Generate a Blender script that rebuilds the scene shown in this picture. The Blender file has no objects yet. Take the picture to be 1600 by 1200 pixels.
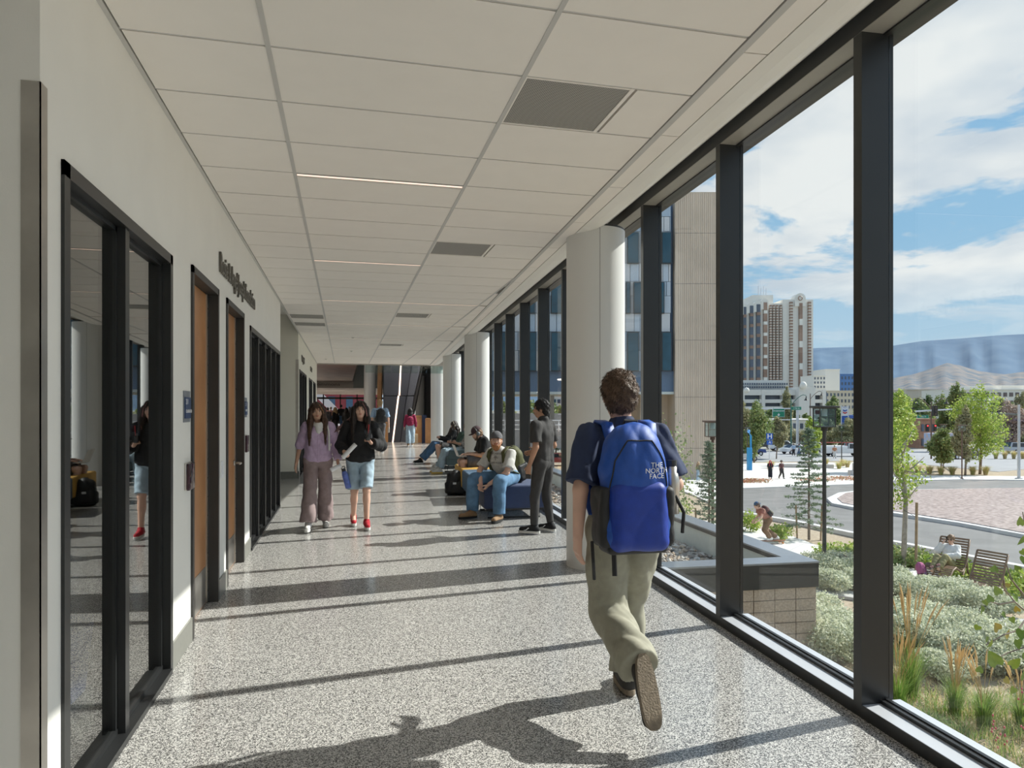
import bpy, bmesh, math, random
import numpy as np
from mathutils import Matrix, Vector, Euler
random.seed(7)
PI = math.pi
C = bpy.context.scene.collection
# ------------------------------------------------------------------ camera, sky, sun, exposure
F = 1080.0; U0 = 800.0; V0 = 639.0; EYE = 1.53
TH = math.atan(262.0 / F); ST, CT = math.sin(TH), math.cos(TH)
cam = bpy.data.cameras.new('camera'); camo = bpy.data.objects.new('camera', cam); C.objects.link(camo)
cam.sensor_fit = 'HORIZONTAL'; cam.sensor_width = 36.0; cam.lens = 36.0 * F / 1600.0
cam.shift_y = (V0 - 600.0) / 1600.0; cam.clip_start = 0.05; cam.clip_end = 20000
camo.location = (0, 0, EYE); camo.rotation_euler = (PI / 2, 0, -TH)
bpy.context.scene.camera = camo
vs = bpy.context.scene.view_settings
vs.view_transform = 'Standard'; vs.look = 'None'; vs.gamma = 1.0; vs.use_curve_mapping = False
vs.exposure = 0.68
bpy.context.scene.display_settings.display_device = 'sRGB'

SUN_AZ = math.radians(7.6); SUN_EL = math.radians(37.8)
sl = bpy.data.lights.new('sun', 'SUN'); sl.energy = 4.3; sl.angle = math.radians(0.6); sl.color = (1.0, 0.95, 0.87)
so = bpy.data.objects.new('sun', sl); C.objects.link(so)
sdir = Vector((math.cos(SUN_AZ) * math.cos(SUN_EL), math.sin(SUN_AZ) * math.cos(SUN_EL), math.sin(SUN_EL)))
so.rotation_euler = sdir.to_track_quat('Z', 'Y').to_euler(); so.location = (30, 5, 30)

def make_world():
    w = bpy.data.worlds.new('sky'); bpy.context.scene.world = w; w.use_nodes = True
    nt = w.node_tree; N = nt.nodes; L = nt.links; N.clear()
    out = N.new('ShaderNodeOutputWorld'); bg = N.new('ShaderNodeBackground'); L.new(bg.outputs[0], out.inputs[0])
    tc = N.new('ShaderNodeTexCoord'); sep = N.new('ShaderNodeSeparateXYZ'); L.new(tc.outputs['Generated'], sep.inputs[0])
    ramp = N.new('ShaderNodeValToRGB'); L.new(sep.outputs[2], ramp.inputs[0])
    e = ramp.color_ramp.elements
    e[0].position = 0.0; e[0].color = (0.60, 0.76, 0.88, 1)
    e[1].position = 1.0; e[1].color = (0.13, 0.30, 0.62, 1)
    for p, c in ((0.07, (0.55, 0.74, 0.90, 1)), (0.22, (0.36, 0.62, 0.87, 1)), (0.5, (0.27, 0.53, 0.84, 1))):
        k = e.new(p); k.color = c
    # clouds: noise over a flat layer seen in perspective
    zc = N.new('ShaderNodeMath'); zc.operation = 'MAXIMUM'; L.new(sep.outputs[2], zc.inputs[0]); zc.inputs[1].default_value = 0.0
    za = N.new('ShaderNodeMath'); za.operation = 'ADD'; L.new(zc.outputs[0], za.inputs[0]); za.inputs[1].default_value = 0.16
    dv = N.new('ShaderNodeVectorMath'); dv.operation = 'DIVIDE'; L.new(tc.outputs['Generated'], dv.inputs[0])
    cb = N.new('ShaderNodeCombineXYZ')
    for i in range(3): L.new(za.outputs[0], cb.inputs[i])
    L.new(cb.outputs[0], dv.inputs[1])
    mp = N.new('ShaderNodeMapping'); L.new(dv.outputs[0], mp.inputs[0]); mp.inputs['Location'].default_value = CLOUD_LOC; mp.inputs['Scale'].default_value = (1, 1, 1.6)
    n1 = N.new('ShaderNodeTexNoise'); n1.inputs['Scale'].default_value = 1.35; n1.inputs['Detail'].default_value = 9; n1.inputs['Roughness'].default_value = 0.60; n1.inputs['Distortion'].default_value = 0.25
    L.new(mp.outputs[0], n1.inputs['Vector'])
    cr = N.new('ShaderNodeValToRGB'); L.new(n1.outputs[0], cr.inputs[0])
    cr.color_ramp.elements[0].position = 0.462; cr.color_ramp.elements[1].position = 0.515
    # cloud cover thins out towards the horizon
    hz = N.new('ShaderNodeMapRange'); L.new(sep.outputs[2], hz.inputs[0]); hz.inputs[1].default_value = 0.07; hz.inputs[2].default_value = 0.17
    mu = N.new('ShaderNodeMath'); mu.operation = 'MULTIPLY'; L.new(cr.outputs[0], mu.inputs[0]); L.new(hz.outputs[0], mu.inputs[1])
    n2 = N.new('ShaderNodeTexNoise'); n2.inputs['Scale'].default_value = 2.6; n2.inputs['Detail'].default_value = 6
    L.new(mp.outputs[0], n2.inputs['Vector'])
    cc = N.new('ShaderNodeValToRGB'); L.new(n2.outputs[0], cc.inputs[0])
    cc.color_ramp.elements[0].position = 0.35; cc.color_ramp.elements[0].color = (0.70, 0.77, 0.86, 1)
    cc.color_ramp.elements[1].position = 0.62; cc.color_ramp.elements[1].color = (1.02, 1.02, 1.02, 1)
    mx = N.new('ShaderNodeMixRGB'); L.new(mu.outputs[0], mx.inputs[0]); L.new(ramp.outputs[0], mx.inputs[1]); L.new(cc.outputs[0], mx.inputs[2])
    L.new(mx.outputs[0], bg.inputs[0]); bg.inputs[1].default_value = SKY_STRENGTH
CLOUD_LOC = (1.3, 0.4, 0.0); SKY_STRENGTH = 0.58
make_world()

# ------------------------------------------------------------------ helpers
def ray(u, v):
    """direction per unit of depth along the optical axis"""
    r = (u - U0) / F
    return (r * CT + ST, -r * ST + CT, -(v - V0) / F)
def at_d(u, v, d):
    a = ray(u, v); return Vector((a[0] * d, a[1] * d, EYE + a[2] * d))
def at_z(u, v, z):
    return at_d(u, v, F * (EYE - z) / (v - V0))
def depth_of(p): return p[0] * ST + p[1] * CT
def yaw_cam(): return -TH

MATS = {}
def mat(name, col, rough=0.6, metal=0.0, var=0.0, scale=8.0, bump=0.0, bscale=None, spec=None, col2=None, emit=None, estr=1.0, coat=0.0, detail=4, sheen=0.0):
    if name in MATS: return MATS[name]
    m = bpy.data.materials.new(name); m.use_nodes = True; nt = m.node_tree; N = nt.nodes; L = nt.links
    b = N['Principled BSDF']; b.inputs['Base Color'].default_value = (*col, 1); b.inputs['Roughness'].default_value = rough; b.inputs['Metallic'].default_value = metal
    if spec is not None: b.inputs['Specular IOR Level'].default_value = spec
    if coat: b.inputs['Coat Weight'].default_value = coat
    if sheen: b.inputs['Sheen Weight'].default_value = sheen
    if var > 0 or col2 is not None or bump > 0:
        tc = N.new('ShaderNodeTexCoord')
        n = N.new('ShaderNodeTexNoise'); n.inputs['Scale'].default_value = scale; n.inputs['Detail'].default_value = detail
        L.new(tc.outputs['Object'], n.inputs['Vector'])
        if var > 0 or col2 is not None:
            c2 = col2 if col2 is not None else tuple(min(1, c * (1 + var)) for c in col)
            c1 = col if col2 is not None else tuple(c * (1 - var) for c in col)
            r = N.new('ShaderNodeValToRGB'); L.new(n.outputs[0], r.inputs[0])
            r.color_ramp.elements[0].position = 0.33; r.color_ramp.elements[0].color = (*c1, 1)
            r.color_ramp.elements[1].position = 0.67; r.color_ramp.elements[1].color = (*c2, 1)
            L.new(r.outputs[0], b.inputs['Base Color'])
        if bump > 0:
            n3 = N.new('ShaderNodeTexNoise'); n3.inputs['Scale'].default_value = bscale or scale * 4; n3.inputs['Detail'].default_value = 3
            L.new(tc.outputs['Object'], n3.inputs['Vector'])
            bp = N.new('ShaderNodeBump'); bp.inputs['Strength'].default_value = bump; bp.inputs['Distance'].default_value = 0.01
            L.new(n3.outputs[0], bp.inputs['Height']); L.new(bp.outputs[0], b.inputs['Normal'])
    if emit is not None:
        b.inputs['Emission Color'].default_value = (*emit, 1); b.inputs['Emission Strength'].default_value = estr
    MATS[name] = m; return m

def glass_mat(name, tint=(0.93, 0.97, 0.98), refl=1.0, ior=1.5):
    if name in MATS: return MATS[name]
    m = bpy.data.materials.new(name); m.use_nodes = True; nt = m.node_tree; N = nt.nodes; L = nt.links; N.clear()
    out = N.new('ShaderNodeOutputMaterial'); mx = N.new('ShaderNodeMixShader'); L.new(mx.outputs[0], out.inputs[0])
    tr = N.new('ShaderNodeBsdfTransparent'); tr.inputs[0].default_value = (*tint, 1)
    gl = N.new('ShaderNodeBsdfGlossy'); gl.inputs['Roughness'].default_value = 0.0
    fr = N.new('ShaderNodeFresnel'); ge = N.new('ShaderNodeNewGeometry'); mr = N.new('ShaderNodeMapRange')
    # the same reflectance from either side of the pane
    mr.inputs[3].default_value = ior; mr.inputs[4].default_value = 1.0 / ior; L.new(ge.outputs['Backfacing'], mr.inputs[0]); L.new(mr.outputs[0], fr.inputs[0])
    g = N.new('ShaderNodeMath'); g.operation = 'MULTIPLY'; g.inputs[1].default_value = refl
    L.new(fr.outputs[0], g.inputs[0]); L.new(g.outputs[0], mx.inputs[0]); L.new(tr.outputs[0], mx.inputs[1]); L.new(gl.outputs[0], mx.inputs[2])
    MATS[name] = m; return m

def wmat(o):
    m = Matrix.LocRotScale(o.location, o.rotation_euler, o.scale)
    if o.parent: m = wmat(o.parent) @ o.matrix_parent_inverse @ m
    return m
def props(o, label=None, cat=None, group=None, kind=None):
    if label: o['label'] = label
    if cat: o['category'] = cat
    if group: o['group'] = group
    if kind: o['kind'] = kind
    return o
def empty(name, loc=(0, 0, 0), rz=0.0, label=None, cat=None, group=None, kind=None, parent=None):
    o = bpy.data.objects.new(name, None); C.objects.link(o); o.location = loc; o.rotation_euler = (0, 0, rz); o.empty_display_size = 0.1
    if parent: o.parent = parent
    return props(o, label, cat, group, kind)
thing = empty
def link(name, me, m, parent=None, world=False, smooth=False, **kw):
    o = bpy.data.objects.new(name, me); C.objects.link(o)
    if m is not None and not len(me.materials):
        for q in (m if isinstance(m, (list, tuple)) else [m]): me.materials.append(q)
    if smooth:
        me.polygons.foreach_set('use_smooth', [True] * len(me.polygons))
    if parent is not None:
        o.parent = parent
        if world: o.matrix_parent_inverse = wmat(parent).inverted()
    return props(o, **kw)

class MB:
    def __init__(s): s.v = []; s.f = []; s.mi = []
    def add(s, vs, fs, mi=0):
        n = len(s.v); s.v.extend([tuple(p) for p in vs]); s.f.extend([tuple(i + n for i in f) for f in fs]); s.mi.extend([mi] * len(fs)); return s
    def box(s, x0, x1, y0, y1, z0, z1, M=None, mi=0):
        vs = [(x0, y0, z0), (x1, y0, z0), (x1, y1, z0), (x0, y1, z0), (x0, y0, z1), (x1, y0, z1), (x1, y1, z1), (x0, y1, z1)]
        if M is not None: vs = [M @ Vector(p) for p in vs]
        return s.add(vs, [(0, 3, 2, 1), (4, 5, 6, 7), (0, 1, 5, 4), (1, 2, 6, 5), (2, 3, 7, 6), (3, 0, 4, 7)], mi)
    def bar(s, p0, p1, w, h=None, up=(0, 0, 1), mi=0):
        """rectangular bar from p0 to p1, w across, h along up"""
        p0 = Vector(p0); p1 = Vector(p1); h = h or w; d = (p1 - p0); ln = d.length; d.normalize(); up = Vector(up)
        a = d.cross(up)
        if a.length < 1e-4: a = d.cross(Vector((1, 0, 0)))
        a.normalize(); b = a.cross(d).normalized()
        vs = [p + a * sx * w / 2 + b * sz * h / 2 for p in (p0, p1) for sx, sz in ((-1, -1), (1, -1), (1, 1), (-1, 1))]
        return s.add(vs, [(0, 1, 2, 3), (7, 6, 5, 4), (0, 4, 5, 1), (1, 5, 6, 2), (2, 6, 7, 3), (3, 7, 4, 0)], mi)
    def cyl(s, p0, p1, r0, r1=None, n=12, cap=True, mi=0):
        r1 = r0 if r1 is None else r1; p0 = Vector(p0); p1 = Vector(p1); d = (p1 - p0).normalized()
        a = d.orthogonal().normalized(); b = d.cross(a)
        vs = []
        for p, r in ((p0, r0), (p1, r1)):
            for i in range(n):
                t = 2 * PI * i / n; vs.append(p + (a * math.cos(t) + b * math.sin(t)) * r)
        fs = [(i, (i + 1) % n, n + (i + 1) % n, n + i) for i in range(n)]
        if cap: fs += [tuple(range(n - 1, -1, -1)), tuple(range(n, 2 * n))]
        return s.add(vs, fs, mi)
    def tube(s, pts, r, n=8, mi=0):
        pts = [Vector(p) for p in pts]; rs = r if isinstance(r, (list, tuple)) else [r] * len(pts)
        vs = []; a = None
        for i, p in enumerate(pts):
            d = (pts[min(i + 1, len(pts) - 1)] - pts[max(i - 1, 0)]).normalized()
            a = d.orthogonal().normalized() if a is None else (a - d * a.dot(d)).normalized()
            b = d.cross(a)
            for k in range(n):
                t = 2 * PI * k / n; vs.append(p + (a * math.cos(t) + b * math.sin(t)) * rs[i])
        fs = []
        for i in range(len(pts) - 1):
            for k in range(n): fs.append((i * n + k, i * n + (k + 1) % n, (i + 1) * n + (k + 1) % n, (i + 1) * n + k))
        fs += [tuple(range(n - 1, -1, -1)), tuple(range((len(pts) - 1) * n, len(pts) * n))]
        return s.add(vs, fs, mi)
    def lathe(s, prof, c=(0, 0, 0), n=24, mi=0):
        vs = []; m = len(prof)
        for r, z in prof:
            for k in range(n): t = 2 * PI * k / n; vs.append((c[0] + r * math.cos(t), c[1] + r * math.sin(t), c[2] + z))
        fs = [(i * n + k, i * n + (k + 1) % n, (i + 1) * n + (k + 1) % n, (i + 1) * n + k) for i in range(m - 1) for k in range(n)]
        return s.add(vs, fs, mi)
    def prism(s, poly, z0, z1, mi=0):
        n = len(poly); vs = [(p[0], p[1], z0) for p in poly] + [(p[0], p[1], z1) for p in poly]
        a = sum(poly[i][0] * poly[(i + 1) % n][1] - poly[(i + 1) % n][0] * poly[i][1] for i in range(n))
        o = list(range(n)) if a > 0 else list(range(n - 1, -1, -1))
        fs = [tuple(reversed(o)), tuple(i + n for i in o)] + [(o[i], o[(i + 1) % n], o[(i + 1) % n] + n, o[i] + n) for i in range(n)]
        return s.add(vs, fs, mi)
    def plate(s, poly3, th, mi=0):
        """flat polygon in 3D extruded by th along its normal"""
        P = [Vector(p) for p in poly3]; n = len(P); nm = Vector((0, 0, 0))
        for i in range(n): nm += P[i].cross(P[(i + 1) % n])
        nm.normalize(); vs = P + [p - nm * th for p in P]
        fs = [tuple(range(n)), tuple(range(2 * n - 1, n - 1, -1))] + [(i, n + i, n + (i + 1) % n, (i + 1) % n) for i in range(n)]
        return s.add(vs, fs, mi)
    def ell(s, c, r, n=12, m=8, M=None, mi=0):
        vs = []; fs = []
        for i in range(m + 1):
            ph = PI * i / m
            for k in range(n):
                t = 2 * PI * k / n; p = Vector((r[0] * math.sin(ph) * math.cos(t), r[1] * math.sin(ph) * math.sin(t), r[2] * math.cos(ph)))
                if M is not None: p = M @ p
                vs.append(p + Vector(c))
        for i in range(m):
            for k in range(n): fs.append((i * n + k, (i + 1) * n + k, (i + 1) * n + (k + 1) % n, i * n + (k + 1) % n))
        return s.add(vs, fs, mi)
    def mesh(s, name='m'):
        me = bpy.data.meshes.new(name); me.from_pydata(s.v, [], s.f)
        if any(s.mi): me.polygons.foreach_set('material_index', s.mi)
        me.update(); return me
    def build(s, name, m, parent=None, world=True, smooth=False, bevel=0.0, seg=2, auto=None, **kw):
        me = s.mesh(name)
        if bevel > 0:
            bm = bmesh.new(); bm.from_mesh(me)
            bmesh.ops.remove_doubles(bm, verts=bm.verts, dist=1e-5)
            es = [e for e in bm.edges if len(e.link_faces) == 2 and e.calc_face_angle(0) > 0.5]
            bmesh.ops.bevel(bm, geom=es, offset=bevel, segments=seg, profile=0.5, affect='EDGES'); bm.to_mesh(me); bm.free(); smooth = True if auto is None else auto
            if smooth:
                try: me.set_sharp_from_angle(angle=0.9)
                except Exception: pass
        return link(name, me, m, parent, world=world and parent is not None, smooth=smooth, **kw)

def text_obj(name, body, size, M, m, parent=None, extrude=0.002, align='CENTER', sx=1.0, fit=None, **kw):
    cu = bpy.data.curves.new(name, 'FONT'); cu.body = body; cu.size = size; cu.extrude = extrude; cu.align_x = align; cu.align_y = 'CENTER'; cu.resolution_u = 2
    tmp = bpy.data.objects.new(name + '_curve', cu); C.objects.link(tmp)
    dg = bpy.context.evaluated_depsgraph_get(); dg.update()
    me = bpy.data.meshes.new_from_object(tmp.evaluated_get(dg)); bpy.data.objects.remove(tmp); bpy.data.curves.remove(cu)
    if fit:
        xs = [v.co.x for v in me.vertices]; sx = fit / (max(xs) - min(xs))
    me.transform(Matrix.Diagonal((sx, 1, 1, 1))); me.materials.clear(); me.materials.append(m)
    o = bpy.data.objects.new(name, me); C.objects.link(o); o.matrix_world = M
    if parent is not None:
        o.parent = parent; o.matrix_parent_inverse = wmat(parent).inverted()
    return props(o, **kw)
def frame_M(origin, xdir, ydir):
    x = Vector(xdir).normalized(); z = x.cross(Vector(ydir)).normalized(); y = z.cross(x)
    M = Matrix.Identity(4)
    for i, a in enumerate((x, y, z)):
        for j in range(3): M[j][i] = a[j]
    M.translation = Vector(origin); return M
# ------------------------------------------------------------------ organic shapes: smooth unions of simple solids, meshed on a grid
def _seg(p0, p1, r0, r1):
    a = np.array(p0, float); b = np.array(p1, float); ab = b - a; L2 = float(ab @ ab) + 1e-12
    def f(x, y, z):
        t = ((x - a[0]) * ab[0] + (y - a[1]) * ab[1] + (z - a[2]) * ab[2]) / L2; t = np.clip(t, 0, 1)
        return np.sqrt((x - a[0] - t * ab[0]) ** 2 + (y - a[1] - t * ab[1]) ** 2 + (z - a[2] - t * ab[2]) ** 2) - (r0 + (r1 - r0) * t)
    m = max(r0, r1); return f, np.minimum(a, b) - m, np.maximum(a, b) + m
def cap(p0, p1, r0, r1=None, k=None, cuts=None):
    f, lo, hi = _seg(p0, p1, r0, r0 if r1 is None else r1); return dict(f=f, lo=lo, hi=hi, k=k, cuts=cuts)
def ell(c, r, R=None, k=None, cuts=None):
    c = np.array(c, float); r = np.array(r, float); Rm = np.eye(3) if R is None else np.array(R, float)
    def f(x, y, z):
        X, Y_, Z = x - c[0], y - c[1], z - c[2]
        q = [Rm[0][i] * X + Rm[1][i] * Y_ + Rm[2][i] * Z for i in range(3)]
        k0 = np.sqrt((q[0] / r[0]) ** 2 + (q[1] / r[1]) ** 2 + (q[2] / r[2]) ** 2) + 1e-9
        k1 = np.sqrt((q[0] / r[0] ** 2) ** 2 + (q[1] / r[1] ** 2) ** 2 + (q[2] / r[2] ** 2) ** 2) + 1e-9
        return k0 * (k0 - 1) / k1
    m = r.max(); return dict(f=f, lo=c - m, hi=c + m, k=k, cuts=cuts)
def rbox(c, h, rad, R=None, k=None, cuts=None, taper=0.0):
    c = np.array(c, float); h = np.array(h, float); Rm = np.eye(3) if R is None else np.array(R, float)
    def f(x, y, z):
        X, Y_, Z = x - c[0], y - c[1], z - c[2]
        q = [Rm[0][i] * X + Rm[1][i] * Y_ + Rm[2][i] * Z for i in range(3)]
        s = 1 - taper * np.clip(q[2] / h[2], -1, 1)
        d = [np.abs(q[0]) - h[0] * s + rad, np.abs(q[1]) - h[1] * s + rad, np.abs(q[2]) - h[2] + rad]
        o = np.sqrt(sum(np.maximum(e, 0) ** 2 for e in d)); return o + np.minimum(np.maximum(np.maximum(d[0], d[1]), d[2]), 0) - rad
    m = np.linalg.norm(h) * (1 + abs(taper)); return dict(f=f, lo=c - m, hi=c + m, k=k, cuts=cuts)
def folds(amp, seed, freq=22.0, st=(1, 1, 1)):
    rng = np.random.default_rng(seed); D = rng.normal(size=(6, 3)) * np.array(st); D /= np.linalg.norm(D, axis=1)[:, None]; ph = rng.uniform(0, 6.28, 6); fr = freq * rng.uniform(.6, 1.9, 6)
    def f(x, y, z):
        w = 0.35 * np.sin(9 * x + 7 * z + ph[0]) + .35 * np.sin(8 * y - 6 * z + ph[1]); s = 0
        for i in range(6):
            v = np.sin((D[i, 0] * x + D[i, 1] * y + D[i, 2] * z) * fr[i] + ph[i] + 2.2 * w); s = s + (1 - np.abs(v)) - .5
        return amp * s * .6
    return f
def sdf_mesh(name, prims, h, k=0.02, disp=None, cuts=(), m=None, parent=None, sub=(), world=False, **kw):
    h = h * SDF_SCALE
    lo = np.min([p['lo'] for p in prims], axis=0) - 3 * h - .012; hi = np.max([p['hi'] for p in prims], axis=0) + 3 * h + .012
    n = np.ceil((hi - lo) / h).astype(int) + 1
    ax = [lo[i] + h * np.arange(n[i]) for i in range(3)]
    D = np.full(tuple(n), 0.2, np.float32)
    def sl(p, mg):
        a = np.maximum(np.floor((p['lo'] - mg - lo) / h).astype(int), 0); b = np.minimum(np.ceil((p['hi'] + mg - lo) / h).astype(int) + 1, n)
        s = tuple(slice(a[i], b[i]) for i in range(3)); return s, [ax[i][s[i]].reshape([-1 if j == i else 1 for j in range(3)]) for i in range(3)]
    for p in prims:
        kk = k if p['k'] is None else p['k']; s, g = sl(p, kk + 3 * h)
        d = p['f'](*g)
        for c0, nn in (p['cuts'] or ()): d = np.maximum(d, (g[0] - c0[0]) * nn[0] + (g[1] - c0[1]) * nn[1] + (g[2] - c0[2]) * nn[2])
        o = D[s]
        if kk > 0: e = np.maximum(kk - np.abs(d - o), 0) / kk; D[s] = np.minimum(d, o) - e * e * kk * .25
        else: D[s] = np.minimum(d, o)
    for p in sub:
        s, g = sl(p, 3 * h); d = p['f'](*g)
        for c0, nn in (p['cuts'] or ()): d = np.maximum(d, (g[0] - c0[0]) * nn[0] + (g[1] - c0[1]) * nn[1] + (g[2] - c0[2]) * nn[2])
        D[s] = np.maximum(D[s], -d)
    G = [ax[i].reshape([-1 if j == i else 1 for j in range(3)]) for i in range(3)]
    if disp is not None:
        near = np.abs(D) < .05; I = np.nonzero(near)
        D[I] += disp(ax[0][I[0]], ax[1][I[1]], ax[2][I[2]]).astype(np.float32)
    for c0, nn in cuts: D = np.maximum(D, (G[0] - c0[0]) * nn[0] + (G[1] - c0[1]) * nn[1] + (G[2] - c0[2]) * nn[2])
    ins = D < 0; c = [ins[a:n[0] - 1 + a, b:n[1] - 1 + b, e:n[2] - 1 + e] for a in (0, 1) for b in (0, 1) for e in (0, 1)]
    any_ = c[0].copy(); all_ = c[0].copy()
    for q in c[1:]: any_ |= q; all_ &= q
    I = np.nonzero(any_ & ~all_); N_ = len(I[0]); idx = np.full(any_.shape, -1, np.int64); idx[I] = np.arange(N_)
    P = np.zeros((N_, 3)); cnt = np.zeros(N_); cor = [(a, b, e) for a in (0, 1) for b in (0, 1) for e in (0, 1)]
    val = {q: D[I[0] + q[0], I[1] + q[1], I[2] + q[2]] for q in cor}
    for qa in cor:
        for a in range(3):
            if qa[a] == 0:
                qb = tuple(1 if i == a else qa[i] for i in range(3)); v0, v1 = val[qa], val[qb]; cr = (v0 < 0) != (v1 < 0)
                t = np.where(cr, v0 / (v0 - v1 + 1e-12), 0)
                for i in range(3): P[:, i] += np.where(cr, qa[i] + (t if i == a else 0), 0)
                cnt += cr
    P /= cnt[:, None]
    for i in range(3): P[:, i] = (P[:, i] + I[i]) * h + lo[i]
    Fs = []
    for a in range(3):
        b, e = (a + 1) % 3, (a + 2) % 3; s0 = [slice(None)] * 3; s1 = [slice(None)] * 3; s0[a] = slice(0, -1); s1[a] = slice(1, None)
        A = ins[tuple(s0)]; B = ins[tuple(s1)]; E = np.nonzero(A != B); ok = (E[b] > 0) & (E[e] > 0) & (E[b] < n[b] - 1) & (E[e] < n[e] - 1); E = [q[ok] for q in E]; fl = A[tuple(E)]
        def at(db, de): q = list(E); q[b] = q[b] + db; q[e] = q[e] + de; return idx[tuple(q)]
        Q = np.stack([at(-1, -1), at(0, -1), at(0, 0), at(-1, 0)], 1); Q[~fl] = Q[~fl][:, ::-1]; Fs.append(Q)
    Q = np.concatenate(Fs); Q = Q[(Q >= 0).all(1)]
    me = bpy.data.meshes.new(name); me.vertices.add(N_); me.vertices.foreach_set('co', P.ravel()); me.loops.add(4 * len(Q)); me.loops.foreach_set('vertex_index', Q.ravel())
    me.polygons.add(len(Q)); me.polygons.foreach_set('loop_start', np.arange(len(Q)) * 4); me.update(calc_edges=True)
    return link(name, me, m, parent, world=world, smooth=True, **kw)
SDF_SCALE = 1.0
def rotm(yaw=0.0, pitch=0.0, roll=0.0):
    """columns = local axes; pitch > 0 looks up"""
    M = Matrix.Rotation(yaw, 3, 'Z') @ Matrix.Rotation(pitch, 3, 'X') @ Matrix.Rotation(roll, 3, 'Y'); return np.array(M)
def npv(*a): return np.array(a, float)
def unit(v): v = np.array(v, float); return v / (np.linalg.norm(v) + 1e-9)

# ------------------------------------------------------------------ people
def skel(H, fem=False):
    s = H; sh = .104 if fem else .118; hp = .052
    J = dict(pel=(0, 0, .53 * s), wai=(0, 0, .61 * s), che=(0, -.005, .73 * s), nek=(0, -.01, .825 * s), hed=(0, .015, .932 * s))
    for n, g in (('L', -1), ('R', 1)):
        J['sh' + n] = (g * sh * s, -.01, .803 * s); J['el' + n] = (g * (sh + .035) * s, -.02, .63 * s); J['wr' + n] = (g * (sh + .045) * s, .03, .485 * s)
        J['hi' + n] = (g * hp * s, 0, .505 * s); J['kn' + n] = (g * .055 * s, .01, .285 * s); J['an' + n] = (g * .055 * s, -.02, .048 * s); J['to' + n] = (g * .062 * s, .13, .018 * s)
    return {k: npv(*v) for k, v in J.items()}
def hand_prims(wr, fd, pn, side, s=1.0, curl=0.5, grip=0.0):
    """fd: direction wrist to knuckles, pn: palm normal (towards the palm side), side: thumb side direction sign"""
    fd = unit(fd); pn = unit(np.array(pn, float) - fd * np.dot(pn, fd)); lat = np.cross(fd, pn) * side; out = []
    wr = np.array(wr, float); pc = wr + fd * .045 * s
    for o in (-.026, -.009, .009, .026): out.append(cap(wr + lat * o * .6 * s + fd * .01 * s, wr + lat * o * s + fd * .085 * s, .0145 * s, .0115 * s, k=.012))
    for o, L_ in ((-.028, .060), (-.010, .072), (.009, .078), (.027, .070)):
        p = wr + lat * o * s + fd * .085 * s; a = 0.15 + grip * .5; d = fd
        for j, f in enumerate((.45, .30, .25)):
            a_ = a + curl * (.5 + .55 * j) ; d = fd * math.cos(a_) + pn * math.sin(a_); q = p + d * L_ * f * s * 1.05; out.append(cap(p, q, (.0090 - .0008 * j) * s, (.0082 - .0008 * j) * s, k=.004)); p = q
    # thumb leaves the side of the palm near its base
    p = wr + lat * .022 * s + fd * .022 * s; d1 = unit(lat * .75 + fd * .65 + pn * (.25 + grip * .5)); q = p + d1 * .042 * s; out.append(cap(p, q, .0135 * s, .0105 * s, k=.010))
    d2 = unit(lat * (.35 - grip * .5) + fd * .85 + pn * (.3 + grip)); out.append(cap(q, q + d2 * .032 * s, .0100 * s, .0080 * s, k=.004)); return out
def skin_mat(name, c):
    if name in MATS: return MATS[name]
    m = mat(name, c, .5, var=.05, scale=14, bump=.03, bscale=300); b = m.node_tree.nodes['Principled BSDF']; b.inputs['Subsurface Weight'].default_value = .08; b.inputs['Subsurface Radius'].default_value = (.01, .004, .002); b.inputs['Subsurface Scale'].default_value = .5; return m
SK = {'fair': (0.72, 0.45, 0.34), 'mid': (0.60, 0.36, 0.25), 'tan': (0.46, 0.25, 0.16)}

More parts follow.
